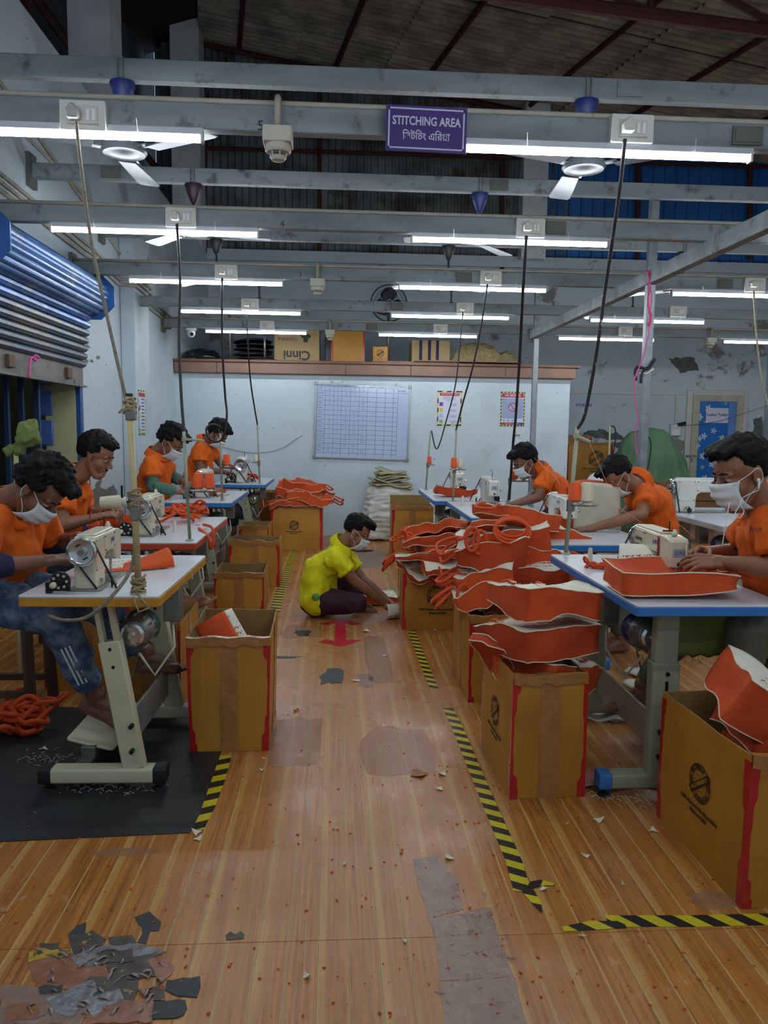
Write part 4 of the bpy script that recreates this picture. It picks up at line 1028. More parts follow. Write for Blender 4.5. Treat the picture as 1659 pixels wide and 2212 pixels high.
# pieces on the tables
B(1440, 1245, 2.86, 'open orange bag being sewn on the large blue edged table', -4, 0, 0, 51, T=.085, amp=.01, sag=.045, L=.44, W=.3, front=False)
o = tag(obj('canvas_sheet', MB().grid(lambda u, v_: (.25*(u-.5)*(1-.25*v_), .14*v_, .015+.05*math.sin(1.6*v_+.4*u)), 12, 8), M_prn, None, smooth=True, solid=.002), 'cream canvas panel folded up before the scribbled machine', 'cloth'); o.location = at(1400, 1232, Z=TZ+.05); o.rotation_euler = (math.radians(12), 0, math.radians(-8))
o = tag(obj('jute_piece', MB().grid(lambda u, v_: (.30*(u-.5), .2*(v_-.5), .004+.055*max(0, u-.35)*math.sin(math.pi*v_)**.6*2), 16, 10), M_jute, None, smooth=True, solid=.002), 'orange jute piece curling up on the yellow edged table', 'cloth'); o.location = at(290, 1225, Z=TZ+.003); o.rotation_euler.z = .5
o = tag(obj('canvas_piece', MB().grid(lambda u, v_: (.22*(u-.5), .2*(v_-.5), .003+.01*u*v_), 10, 8), M_prn, None, smooth=True, solid=.002), 'white canvas piece under the needle of the near left machine', 'cloth'); o.location = at(232, 1222, Z=TZ+.004); o.rotation_euler.z = .3
t = thing('canvas_bag', 'cream canvas bag with orange side held upright by the bowed worker in the middle', 'bag', at(1290, 1095, Y=4.75))
obj('front_panel', MB().grid(lambda u, v_: (.3*(u-.5), .02*math.sin(5*u+2*v_), .29*(v_-.5)+.012*math.sin(4*u)), 12, 10), mat('raw_canvas', 'bdb8a4', .9, bump=.2, bs=200), t, smooth=True, solid=.004)
obj('gusset', MB().grid(lambda u, v_: (-.15-.09*u, .06*u+.01*math.sin(9*v_), .29*(v_-.5)-.01), 6, 10), M_jute, t, smooth=True, solid=.003)
obj('upper_edge', MB().grid(lambda u, v_: (.3*(u-.5), .02*math.sin(5*u)+.09*v_, .145+.012*math.sin(4*u)+.01*v_), 10, 3), M_jute2, t, smooth=True, solid=.003)
o = tag(obj('bag_piece', bag_mesh(61, L=.4, W=.2, T=.07, amp=.03)[1], M_jute2, smooth=True), 'orange bag lying on the farthest right table', 'bag'); o.location = at(985, 1060, Y=7.1)
o = tag(obj('bag_piece', bag_mesh(62, L=.4, W=.26, T=.05, amp=.03)[1], M_jute, smooth=True), 'orange cloth under the second left machine', 'cloth'); o.location = at(270, 1135, Y=4.95)
o = tag(obj('bag_piece', bag_mesh(63, L=.22, W=.14, T=.03, amp=.03)[1], M_jute, smooth=True), 'orange cloth on the blue edged left table', 'cloth'); o.location = at(462, 1058, Y=7.0)
o = tag(obj('bag_piece', bag_mesh(64, L=.3, W=.12, T=.08, amp=.03)[1], M_jute2, smooth=True), 'orange bag piled behind the scribbled machine', 'cloth'); o.location = at(1475, 1215, Y=3.2)
# coils of handle cord
def coils(c, n, R_, spread, label, seed, r=.009, zsc=.35, name='cord_bundle', hang=()):
    rd = random.Random(seed); t = thing(name, label, 'cord bundle', c)
    for k in range(n):
        cx, cy, cz = [(rd.random()-.5)*s_ for s_ in spread]
        cz = abs(cz)+r; rx, ry = R_*(.6+.6*rd.random()), R_*(.35+.4*rd.random()); a0 = rd.random()*6.28
        tl = Euler((rd.uniform(-.5, .5), rd.uniform(-.4, .4), a0)).to_matrix()
        P = []
        for q in range(18):
            a = q/18*2*math.pi
            v_ = tl @ Vector((rx*math.cos(a)*(1+.15*math.sin(2*a)), ry*math.sin(a), .01*math.sin(3*a)))
            P.append(Vector((cx, cy, max(cz+v_.z*(1 if zsc > .3 else zsc), r*.9)))+Vector((v_.x, v_.y, 0)))
        obj('cord_loop', MB().tube(P, r, 7, closed=True), M_canvas_o, t, smooth=True)
    for P in hang: obj('cord_loop', MB().tube(smoothpts([Vector(p)-Vector(c) for p in P], 5), r, 7), M_canvas_o, t, smooth=True)
    return t
e0 = px2(435, 1150)
coils(tuple(px2(395, 1120)), 16, .085, (.2, .6, .14), 'tangled heap of orange handle cords on the red edged table', 5, hang=[[px2(440, 1140)+Vector((0, 0, .02)), at(458, 1140, Y=e0.y-.05), at(462, 1165, Y=e0.y-.1), at(455, 1186, Y=e0.y-.1), at(450, 1160, Y=e0.y-.1), px2(430, 1145)+Vector((0, 0, .01))]])
coils(tuple(at(44, 1583, Z=0)), 16, .11, (.22, .2, .24), 'tangled orange handle cords on the black mat', 8, r=.011)
coils(tuple(at(545, 1035, Z=TZ)), 3, .07, (.05, .05, .1), 'few orange cord loops beside the farthest left machine', 9, r=.009)
coils(tuple(at(1620, 1110, Z=TZ)), 4, .1, (.05, .05, .04), 'coiled orange cords on the grey edged table', 10, r=.012)
coils(tuple(at(1300, 1230, Z=TZ)), 4, .05, (.06, .1, .03), 'little orange cords by the peg on the large table', 12, r=.006)
coils((.72, 8.4, wh(880, 1098, 8.3)-.02), 2, .07, (.2, .05, .02), 'orange cord loops on the rim of the carton beside the sack', 13, r=.009)
for (px, py, Y, lab, w_) in ((1105, 1138, 4.02, 'thick double orange handle loop lying over the tallest heap', .085),):
    t = thing('cord_bundle', lab, 'handle', at(px, py, Y=Y))
    for q in range(3):
        P = [(w_*(1+.08*q)*math.cos(a), .03*math.sin(a)-.01*q, (.05+.006*q)*math.sin(a)-.012*q) for a in [k*math.pi/10 for k in range(20)]]
        obj('cord_loop', MB().tube(P, .009, 8, closed=True), M_canvas_o, t, smooth=True)
for (px, py, Y, lab, k_) in ((1002, 1288, 3.95, 'pair of long orange loops hanging from the tallest heap', 2), (1020, 1165, 4.0, 'orange loops sticking out at left of the tallest heap', 2), (940, 1246, 5.25, 'single orange loop hanging before the round stamp', 1), (870, 1165, 5.3, 'orange loop ends at the left rim of the flatter heap', 2)):
    t = thing('cord_bundle', lab, 'handle', at(px, py, Y=Y))
    for q in range(k_):
        P = [((.035+.012*(k_ == 1))*math.cos(a)+.045*q, .015*q, (.065-.02*(k_ == 1))*math.sin(a)-.02*q) for a in [k*math.pi/10 for k in range(20)]]
        obj('cord_loop', MB().tube(P, .0095, 8, closed=True), M_canvas_o, t, smooth=True)
# ---------------------------------------------------------------- white sack with folded jute on top
b = MB(); c = at(835, 1165, Z=0); sx_ = c.x+.03
b.ell((sx_, 9.78, .33), (.34, .27, .38), 20).ell((sx_, 9.78, .55), (.31, .25, .22), 16).box((sx_-.28, 9.58, .03), (sx_+.28, 9.96, .5))
t = thing('woven_sack', 'bulging white woven sack by the white wall', 'sack')
me = remesh(b, .014, 8, wr=(5, .02, (1, 1, 3.2)), seed=3, name='sack_body')
for v in me.vertices:
    if v.co.z < .01: v.co.z = .005
me.materials.append(mat('woven_white', 'c4c4c0', .6, var=.06, vs=10, bump=.3, bs=60)); obj('sack_body', me, None, t)
st_ = thing('jute_stack', 'stack of folded beige jute pieces on the white sack', 'cloth stack', (sx_+.02, 9.75, .7))
for k in range(9):
    rd = random.Random(k); a_ = rd.uniform(-.35, .35); s_ = k
    obj('folded_jute', MB().grid(lambda u, v_: ((u-.5)*(.5-.02*s_), (v_-.5)*.34, .02*math.sin(5*u+s_)+.01*math.sin(7*v_)), 10, 5), mat('beige_jute', 'a09a78', .9, bump=.3, bs=150), st_, smooth=True, solid=.016, loc=(rd.uniform(-.03, .03), 0, k*.024)).rotation_euler = (0, rd.uniform(-.12, .12), a_)
# ---------------------------------------------------------------- floor tapes, mat, arrow
def haz_mat(name, per, slope=.6, ax=1):
    N = NT(name); v = N.coord('Object'); sep = N.n('SeparateXYZ'); N.l(v, sep.inputs[0])
    A, B_ = (sep.outputs[1], sep.outputs[0])
    s_ = N.math('FRACT', N.math('DIVIDE', N.math('ADD', A, N.math('MULTIPLY', B_, slope)), per))
    f = N.ramp(s_, .49, .51)
    c = N.mix(f, S('17181c'), S('c9b81c'))
    wear = N.ramp(N.noise(v, 30, 6, rough=.7), .66, .72)
    c = N.mix(N.math('MULTIPLY', wear, .5), c, S('6b654f')); c = N.mix(N.ramp(N.noise(v, 10, 3), .3, .8, 0, .25), c, S('3a3930'))
    N.l(c, N.b.inputs['Base Color']); N.b.inputs['Roughness'].default_value = .35
    return N.m
M_haz = haz_mat('hazard_stripes', .085, .6)
def tape(pts, w_, label, m=None, z=.0012, mesh_y=True):
    """strip along pts (floor points), local y along the strip so the stripes follow it"""
    P = [Vector(p) for p in pts]; a = P[0]; d = (P[-1]-a); ang = math.atan2(-d.x, d.y)
    R_ = Matrix.Rotation(-ang, 4, 'Z'); Q = [R_ @ (p-a) for p in P]; b = MB(); vs = []
    L_ = []; W_ = w_ if isinstance(w_, list) else [w_]*len(Q)
    n = len(Q)
    for i, q in enumerate(Q):
        t_ = (Q[min(i+1, n-1)]-Q[max(i-1, 0)]).normalized(); nn = Vector((t_.y, -t_.x, 0))
        for zz in (z-.0008, z): vs += [(q-nn*W_[i]/2)+Vector((0, 0, zz)), (q+nn*W_[i]/2)+Vector((0, 0, zz))]
    fs = []
    for i in range(n-1):
        o = 4*i; fs += [(o+2, o+3, o+7, o+6), (o, o+2, o+6, o+4), (o+3, o+1, o+5, o+7)]
    fs += [(0, 1, 3, 2), (4*n-4, 4*n-2, 4*n-1, 4*n-3)]
    b.add(vs, fs); o = obj('hazard_tape', b, m or M_haz); o.location = (a.x, a.y, 0); o.rotation_euler.z = ang
    return tag(o, label, 'floor tape')
def F0(x, y): return at(x, y, Z=0)
tape([F0(1128, 1925), F0(1110, 1860), F0(1060, 1745), F0(1010, 1625), F0(985, 1565), F0(967, 1530)], .055, 'long black and yellow floor tape beside the large front carton')
tape([F0(938, 1487), F0(918, 1440), F0(903, 1400), F0(888, 1362)], .05, 'black and yellow floor tape left of the narrow carton')
tape([F0(860, 1298), F0(853, 1285), F0(848, 1268)], .05, 'short curling piece of floor tape beside the yellow shirted worker')
tape([F0(834, 1240), F0(830, 1222), F0(823, 1196)], .055, 'distant piece of black and yellow tape near the far carton')
tape([F0(594, 1322), F0(604, 1282), F0(618, 1240), F0(638, 1187)], .085, 'black and yellow floor tape running along the left cartons', haz_mat('hazard_stripes_fine', .1, .35))
tape([F0(425, 1792), F0(448, 1745), F0(468, 1690), F0(485, 1632)], [.05, .055, .06, .065], 'black and yellow tape edging the black mat', haz_mat('hazard_stripes_mat', .105, -.5))
tape([F0(1700, 1985), F0(1500, 1990), F0(1312, 1990)], .052, 'black and yellow tape lying across the floor by the cut off carton', haz_mat('hazard_stripes_wide', .105, -.9))
tape([F0(1350, 1998), F0(1280, 2000), F0(1216, 2008)], [.03, .04, .02], 'ragged inner end of the cross tape', haz_mat('hazard_stripes_wide2', .105, -.9), z=.002)
tape([F0(1170, 1972), F0(1158, 1950), F0(1140, 1925)], [.006, .03, .04], 'torn hanging tip of the long floor tape', z=.0022)
tape([F0(1140, 1915), F0(1170, 1908), F0(1198, 1912)], [.035, .03, .012], 'torn side flap of the long floor tape', z=.003)
# red double arrow
ar = [(735, 1337), (780, 1348), (760, 1351), (746, 1346), (748, 1385), (757, 1381), (783, 1383), (737, 1397), (687, 1387), (705, 1381), (723, 1386), (724, 1345), (708, 1350), (688, 1348)]
ar = [F0(*p) for p in ar]
b = MB().prism([(p.x, p.y) for p in ar], .0004, .0016); tag(obj('floor_arrow', b, mat('red_floor_tape', 'b3172a', .35, var=.15, vs=9)), 'red double headed arrow taped on the walkway', 'floor marking')
M_mat = NT('rubber_mat'); v = M_mat.coord('World')
c = M_mat.mix(M_mat.ramp(M_mat.noise(v, 2.2, 7, rough=.65), .35, .7), S('15171c'), S('34373a'))
c = M_mat.mix(M_mat.math('MULTIPLY', M_mat.ramp(M_mat.noise(v, 14, 9, rough=.8), .6, .75), .35), c, S('77716a'))
M_mat.l(c, M_mat.b.inputs['Base Color']); M_mat.b.inputs['Roughness'].default_value = .5; M_mat.bump(M_mat.noise(v, 40, 4), .2, .004); M_mat = M_mat.m
q = [F0(-120, 1825), F0(410, 1800), F0(430, 1762), F0(478, 1625), F0(400, 1548), F0(180, 1530), F0(-140, 1515)]
tag(obj('rubber_mat', MB().prism([(p.x, p.y) for p in q], .0002, .003), M_mat), 'black rubber floor mat under the yellow edged table', 'mat')
# ---------------------------------------------------------------- litter: patches of clear tape, torn vinyl, cloth snippets
M_film = mat('clear_tape_film', 'b48a6c', .1, var=.12, vs=12, bump=.3, bs=70, alpha=.3)
M_film2 = mat('clear_tape_film_grey', 'a58b80', .3, var=.12, vs=9, bump=.9, bs=16, alpha=.5)
M_dark = mat('bare_dark_underlay', '34373a', .6, var=.2, vs=14)
M_dark2 = mat('scuffed_underlay', '4a4440', .6, var=.35, vs=25, dirt=('a9904a', 30, .6, .66))
def blob(px, py, rx, ry, m, label, name, cat='floor patch', n=16, jag=.3, z=.0015, seed=None, rot=0, grp=None):
    rd = random.Random(seed if seed is not None else px*7+py); c = F0(px, py)
    pts = []
    for k in range(n):
        a = 2*math.pi*k/n; r = 1+jag*(rd.random()-.5)*2
        # squarish outline
        cx_, cy_ = math.cos(a), math.sin(a); s_ = 1/max(abs(cx_), abs(cy_))**.6
        x, y = rx*cx_*r*s_, ry*cy_*r*s_
        pts.append((x*math.cos(rot)-y*math.sin(rot), x*math.sin(rot)+y*math.cos(rot)))
    o = obj(name, MB().prism(pts, 0, z), m); o.location = (c.x, c.y, .0002)
    return tag(o, label, cat, grp)
blob(640, 1600, .12, .28, M_film, 'glossy clear film patch right of the open left carton', 'tape_patch', jag=.12)
blob(860, 1620, .16, .26, M_film, 'glossy clear film patch left of the long hazard tape', 'tape_patch', jag=.12)
blob(660, 1365, .14, .16, M_film, 'crinkled clear film patch left of the red arrow', 'tape_patch', jag=.3)
blob(815, 1420, .08, .5, M_film, 'clear film strip right of the red arrow', 'tape_patch', jag=.08)
blob(795, 1205, .2, .6, M_film2, 'grey film patch beyond the yellow shirted worker', 'tape_patch', jag=.06)
blob(265, 1842, .12, .02, M_film, 'narrow film strip below the black mat', 'tape_patch', jag=.4)
blob(1545, 1945, .07, .05, M_film, 'film patch at the foot of the cut off carton', 'tape_patch', jag=.3)
blob(790, 1470, .05, .12, M_film2, 'small faded film patch near the dark torn hole', 'tape_patch', jag=.2)
def poly(pts, m, name, parent=None, z0=.0004, z1=.0016):
    q = [F0(*p) for p in pts]
    a2 = sum(q[k].x*q[(k+1) % len(q)].y-q[(k+1) % len(q)].x*q[k].y for k in range(len(q)))
    if a2 < 0: q = q[::-1]
    return obj(name, MB().prism([(p.x, p.y) for p in q], z0, z1), m, parent)
wf = thing('worn_floor_patch', 'large worn patch of crumpled film, bare dark squares and yellow remnants at the bottom left', 'floor patch', (0, 0, 0))
M_pk = mat('pink_tape_film', '9c6a52', .3, var=.15, vs=14, bump=.6, bs=30, alpha=.8); M_gy = mat('silver_tape_film', '7d7f83', .2, var=.3, vs=20, bump=.9, bs=30)
M_yl = mat('yellow_tape_rest', 'b08f26', .6, dirt=('4a4440', 40, .5, .56))
rd = random.Random(21)
def jag(pts, a=5):
    out = []
    for k in range(len(pts)):
        p, q = pts[k], pts[(k+1) % len(pts)]; n_ = max(1, int(math.hypot(q[0]-p[0], q[1]-p[1])/16))
        for t in range(n_): out.append((p[0]+(q[0]-p[0])*t/n_+rd.uniform(-a, a), p[1]+(q[1]-p[1])*t/n_+rd.uniform(-a, a)*.6))
    return out
for k, (pts, m_) in enumerate((([(60, 2075), (150, 2060), (240, 2070), (230, 2130), (140, 2140), (70, 2120)], M_pk), ([(150, 2020), (200, 2010), (225, 2030), (215, 2060), (160, 2062)], M_dark2), ([(165, 2000), (190, 1995), (185, 2018), (150, 2020)], M_dark),
      ([(295, 1980), (320, 1970), (345, 1990), (345, 2008), (320, 2012), (312, 2040), (298, 2038), (310, 2000), (296, 1998)], M_dark), ([(230, 2028), (290, 2022), (298, 2045), (240, 2048)], M_dark2), ([(90, 2040), (125, 2036), (122, 2056), (92, 2058)], M_dark2),
      ([(62, 2060), (90, 2052), (150, 2050), (150, 2066), (64, 2078)], M_yl), ([(150, 2070), (215, 2046), (300, 2038), (345, 2050), (360, 2062), (270, 2075), (180, 2090)], M_gy), ([(230, 2080), (340, 2060), (345, 2110), (240, 2120)], M_dark2),
      ([(320, 2070), (360, 2064), (378, 2090), (345, 2130)], M_pk), ([(358, 2118), (430, 2112), (428, 2154), (385, 2152), (352, 2140)], M_dark), ([(315, 2138), (355, 2132), (360, 2160), (318, 2162)], M_dark2), ([(200, 2110), (300, 2120), (290, 2170), (190, 2180), (140, 2150)], M_dark2),
      ([(330, 2168), (405, 2162), (400, 2196), (380, 2200), (328, 2202)], M_dark), ([(240, 2165), (330, 2160), (325, 2210), (180, 2214), (190, 2190)], M_pk), ([(0, 2132), (48, 2130), (130, 2145), (190, 2170), (180, 2215), (0, 2215)], M_film2), ([(80, 2132), (140, 2130), (130, 2150), (84, 2152)], M_dark),
      ([(100, 2160), (200, 2120), (215, 2140), (150, 2200), (120, 2190)], M_gy), ([(20, 2170), (80, 2165), (90, 2200), (10, 2214)], M_pk), ([(180, 2160), (262, 2140), (268, 2160), (200, 2196)], M_gy), ([(210, 2060), (290, 2052), (286, 2078), (214, 2086)], M_dark2))):
    poly(jag(pts), m_, 'worn_piece', wf, .0004, .0012+.00015*k)
poly(jag([(488, 2022), (500, 2012), (508, 2020), (520, 2012), (528, 2018), (526, 2028), (490, 2032)], 2), M_dark2, 'worn_flake', wf)
t_ = thing('film_strip', 'long strip of greyish clear film stuck on the floor at bottom right of centre', 'tape', (0, 0, 0))
for pts in ([(893, 1855), (945, 1850), (990, 1905), (1000, 1965), (925, 1985), (900, 1900)], [(925, 1985), (1062, 1962), (1085, 2040), (1110, 2110), (950, 2120), (940, 2030)], [(950, 2121), (1112, 2111), (1140, 2216), (962, 2216)]): poly(jag(pts, 3), M_film2, 'film_piece', t_)
blob(718, 1462, .06, .13, M_dark, 'dark torn hole in the vinyl in the walkway', 'torn_hole', jag=.3, seed=5)
blob(655, 1368, .05, .07, M_dark, 'dark worn spot inside the film left of the arrow', 'torn_hole', jag=.4)
blob(618, 1420, .08, .025, M_dark, 'flat dark torn strip beside the open left carton', 'torn_hole', jag=.25)
blob(787, 1190, .1, .1, M_dark, 'dark torn spot beyond the yellow shirted worker', 'torn_hole', jag=.3)
# crumpled ridges in the worn patch
rd = random.Random(11); rid = MB()
for k in range(46):
    p = F0(rd.uniform(60, 360), rd.uniform(2050, 2200)); a_ = rd.uniform(0, 3.14); l_ = rd.uniform(.01, .05); P = []
    for q in range(6): P.append((p.x+math.cos(a_)*l_*(q/5-.5)+rd.uniform(-.003, .003), p.y+math.sin(a_)*l_*(q/5-.5), .003+.006*math.sin(math.pi*q/5)))
    rid.tube(P, rd.uniform(.0015, .006), 4, flat=.3)
for k in range(40):
    p = F0(rd.uniform(950, 1110), rd.uniform(1900, 2200)); a_ = rd.uniform(0, 3.14); l_ = rd.uniform(.01, .035); P = []
    for q in range(6): P.append((p.x+math.cos(a_)*l_*(q/5-.5)+rd.uniform(-.002, .002), p.y+math.sin(a_)*l_*(q/5-.5), .001+.0015*math.sin(math.pi*q/5)))
    rid.tube(P, .0012, 4, flat=.4)
tag(obj('tape_wrinkles', rid, mat('wrinkle_film', '93827a', .2, var=.2, coat=.4), smooth=True), 'wrinkled ridges of stuck tape on the worn floor patches', 'tape', kind='stuff')
# snippets
M_snip = mat('cream_snippet', 'cfc7b2', .85, var=.08, vs=30)
M_snipw = mat('white_snippet', 'c9c6c0', .85, var=.08)
M_sniph = mat('orange_snippet', 'c2502a', .9, var=.2, vs=40)
def snip(px, py, r, label, m_=None, seed=0, lift=.012, rot=None):
    rd = random.Random(seed+px); c = F0(px, py); n = rd.choice((3, 3, 4)); a0 = rd.random()*6 if rot is None else rot
    pts = [(r*rd.uniform(.6, 1.3)*math.cos(a0+2*math.pi*k/n), r*rd.uniform(.5, 1.1)*math.sin(a0+2*math.pi*k/n)) for k in range(n)]
    cx_ = sum(p[0] for p in pts)/n; cy_ = sum(p[1] for p in pts)/n; vs = [(cx_, cy_, .002)]; fs = []
    m2 = []
    for k in range(n):
        a_, b_ = pts[k], pts[(k+1) % n]
        m2 += [(a_[0], a_[1], lift*(1 if k % 2 else .15)), ((a_[0]+b_[0])/2, (a_[1]+b_[1])/2, lift*.3)]
    vs += m2; fs = [(0, 1+k, 1+(k+1) % len(m2)) for k in range(len(m2))]
    o = obj('cloth_snippet', MB().add(vs, fs), m_ or M_snip, None, solid=.0012); o.location = (c.x, c.y, .002)
    return tag(o, label, 'cloth snippet', 'cloth snippets on the floor')
for a_ in [(955, 1673, .022, 'cream snippet nearest the brown torn flap, upper of two'), (950, 1706, .02, 'cream snippet just below the brown torn flap'), (968, 1855, .024, 'cream triangular snippet left of the long hazard tape'), (1293, 1773, .026, 'cream triangular snippet alone on the strips between the cartons'), (1265, 1852, .02, 'curled cream snippet with orange threads between the cartons'),
           (1175, 1922, .022, 'white snippet at the torn end of the hazard tape'), (1410, 1795, .022, 'thin cream snippet near the cut off carton'), (1255, 2025, .014, 'curled white snippet below the cross tape'), (425, 1800, .024, 'white snippet peeling at the corner of the black mat'), (428, 1815, .02, 'stringy cream snippet below the mat corner'),
           (662, 2110, .012, 'tiny white snippet near the bottom of the walkway'), (745, 1867, .01, 'thin cream curl in the walkway'), (565, 1665, .014, 'grey snippet right of the mat tape'), (95, 1620, .02, 'cream snippet on the black mat by the cords'), (875, 2034, .008, 'tiny white triangle low in the walkway'),
           (790, 1364, .035, 'cream curl right of the red arrow'), (770, 1472, .03, 'cream curl beside the dark torn hole'), (1345, 1912, .006, 'tiny white curl left of the cut off carton'), (1225, 1782, .006, 'tiny white fleck left of the lone triangular snippet'), (830, 1417, .02, 'white triangle right of the film strip'), (940, 1362, .02, 'white paper bit at the foot of the stamped carton'), (570, 1640, .012, 'cream fleck by the left carton')]:
    snip(*a_)
snip(905, 1675, .045, 'brown torn vinyl flap in the walkway', mat('vinyl_back', '96603a', .6), 3, lift=.01)
snip(640, 1536, .02, 'orange cloth snippet in the glossy patch', M_sniph, 3)
b = MB(); rd = random.Random(2)
for k in range(420):
    p = F0(rd.uniform(0, 1650), rd.uniform(1500, 2200)); s_ = rd.uniform(.0015, .0045); a_ = rd.random()*6
    b.bar((p.x, p.y, .002), (p.x+s_*2*math.cos(a_), p.y+s_*2*math.sin(a_), .003), s_, s_*.8)
tag(obj('lint_crumbs', b, M_sniph), 'scattered orange lint crumbs over the floor', 'lint', kind='stuff')
b = MB()
for k in range(160):
    px_, py_ = rd.choice([(210, 1705), (110, 1640), (300, 1700), (1380, 1730), (1400, 1500), (1330, 1720)]); p = F0(px_+rd.gauss(0, 35), py_+rd.gauss(0, 8)); a_ = rd.random()*6; l_ = rd.uniform(.01, .04)
    b.tube([(p.x, p.y, .004), (p.x+l_*.5*math.cos(a_), p.y+l_*.5*math.sin(a_), .01), (p.x+l_*math.cos(a_+.6), p.y+l_*math.sin(a_+.6), .004)], .0008, 3)
tag(obj('thread_fluff', b, M_snip), 'loose thread ends and fluff under the near tables', 'fluff', kind='stuff')
# scraps under the right table
for (px, py, w_, lab, m_, r_) in ((1360, 1692, .42, 'white and pink cloth strip under the large blue edged table', mat('pink_cloth', 'a8706a', .8), .03), (1390, 1450, .3, 'pile of white canvas offcuts behind the table leg', M_snipw, .7), (1400, 1480, .3, 'grey canvas offcut behind the table leg', M_prn, .3), (1290, 1552, .25, 'white rolled paper lying behind the large carton', M_snipw, -.3)):
    p = F0(px, py); o = obj('cloth_scrap', MB().grid(lambda u, v_: ((u-.5)*w_, (v_-.5)*.09, .012+.012*math.sin(9*u)+.01*v_), 14, 4), m_, None, smooth=True, solid=.003); o.location = p; o.rotation_euler.z = r_
    tag(o, lab, 'cloth scrap')
# ================================================================ PEOPLE
def skin_mat(name, a, b_):
    N = NT(name); v = N.coord('Object')
    c = N.mix(N.ramp(N.noise(v, 12, 5, rough=.6), .3, .7), S(a), S(b_))
    N.l(c, N.b.inputs['Base Color']); N.b.inputs['Roughness'].default_value = .5
    N.b.inputs['Subsurface Weight'].default_value = .06; N.b.inputs['Subsurface Radius'].default_value = (.02, .008, .004)
    N.bump(N.noise(v, 220, 3), .12, .002); return N.m
M_skin = skin_mat('brown_skin', '7d5138', '93634a'); M_skin2 = skin_mat('dark_brown_skin', '694330', '7d5440')
def cloth_mat(name, a, b_, bs=500, fade=None):
    N = NT(name); v = N.coord('Object')
    f = N.noise(v, 6, 5); c = N.mix(N.ramp(f, .3, .7), S(a), S(b_))
    if fade: c = N.mix(N.ramp(N.noise(v, fade[1], 7, rough=.65), .42, .62), c, S(fade[0]))
    N.l(c, N.b.inputs['Base Color']); N.b.inputs['Roughness'].default_value = .85
    wr = N.noise(v, 9, 4, (1, 1, .5), .5, 1.2)
    N.bump(N.math('ADD', N.math('MULTIPLY', wr, 5), N.math('MULTIPLY', N.noise(v, bs, 2), .35)), .6, .006); return N.m
M_polo = cloth_mat('orange_polo', 'd25400', 'e06600'); M_poloy = cloth_mat('yellow_polo', 'c9c400', 'dcd808')
M_denim = cloth_mat('washed_denim', '2d4160', '3b5274', 350, ('6d8299', 16)); M_maroon = cloth_mat('maroon_trousers', '2a0f20', '3a172c')
M_navy = cloth_mat('navy_sleeve', '1b1d38', '24264a'); M_sage = cloth_mat('sage_sleeve', '45685c', '54786a'); M_darkpant = cloth_mat('dark_trousers', '20232e', '2b2e3c'); M_khaki = cloth_mat('grey_green_trousers', '55574a', '66685a')
M_hair = mat('black_hair', '070709', .6, var=.4, vs=60, bump=.5, bs=260, stretch=(.3, 1, 1), spec=.2); M_maskw = mat('white_face_mask', 'cdd6d8', .8, var=.03, bump=.15, bs=200)
M_eye = mat('eye_white', 'b9b3aa', .2, var=.02); M_iris = mat('dark_iris', '140d0a', .15, var=0); M_lip = skin_mat('lip_skin', '6d3c34', '7a463c'); M_thrd = mat('red_wrist_thread', '8f1d22', .8)
def join_meshes(name, ms, mats_):
    vs = []; fs = []; mi = []
    for me, k in ms:
        o = len(vs); vs += [v.co[:] for v in me.vertices]; fs += [tuple(i+o for i in p.vertices) for p in me.polygons]; mi += [k]*len(me.polygons)
    out = bpy.data.meshes.new(name); out.from_pydata(vs, [], fs)
    for m_ in mats_: out.materials.append(m_)
    out.polygons.foreach_set('material_index', mi); out.polygons.foreach_set('use_smooth', [True]*len(mi)); return out
def frame(loc, yaw, pitch, roll=0, s=1):
    """head frame: x forward, z up; pitch>0 looks down"""
    return Matrix.Translation(loc) @ Matrix.Rotation(yaw, 4, 'Z') @ Matrix.Rotation(pitch, 4, 'Y') @ Matrix.Rotation(roll, 4, 'X') @ Matrix.Scale(s, 4)
def head_mesh():
    b = MB()
    b.ell((-.012, 0, .05), (.098, .076, .09), 20).ell((.028, 0, -.02), (.062, .06, .085), 16).ell((.03, 0, .05), (.062, .064, .06), 16)
    for s_ in (1, -1):
        b.cap((-.005, s_*.056, -.04), (.05, s_*.025, -.1), .02, .02).ell((.05, s_*.034, -.025), (.03, .026, .034), 12)
        b.ell((-.006, s_*.077, .005), (.017, .007, .03), 12, R=Matrix.Rotation(-.15, 3, 'Y')).cap((-.018, s_*.082, .0), (-.008, s_*.084, .028), .005, .006, 8).cap((-.008, s_*.084, .028), (.006, s_*.08, .018), .006, .004, 8).ell((.0, s_*.078, -.026), (.008, .006, .01), 8)
        b.ell((.0765, s_*.031, .0225), (.0135, .0165, .0085), 12).ell((.075, s_*.031, .006), (.012, .016, .006), 12)
        b.cap((.084, s_*.012, .034), (.074, s_*.048, .032), .009, .008, 10)
        b.ell((.099, s_*.012, -.024), (.011, .008, .008), 10)
    b.cap((.086, 0, .02), (.108, 0, -.018), .009, .0125, 12)
    b.ell((.058, 0, -.1), (.026, .026, .022), 12).cap((.076, -.012, -.085), (.076, .012, -.085), .016, .016, 10)
    b.cap((.086, -.018, -.052), (.086, .018, -.052), .008, .008, 10).cap((.084, -.014, -.064), (.084, .014, -.064), .009, .009, 10)
    b.cap((-.02, 0, -.03), (-.045, 0, -.14), .058, .056, 14)
    return remesh(b, .0042, 6, name='head')
HEAD = head_mesh()
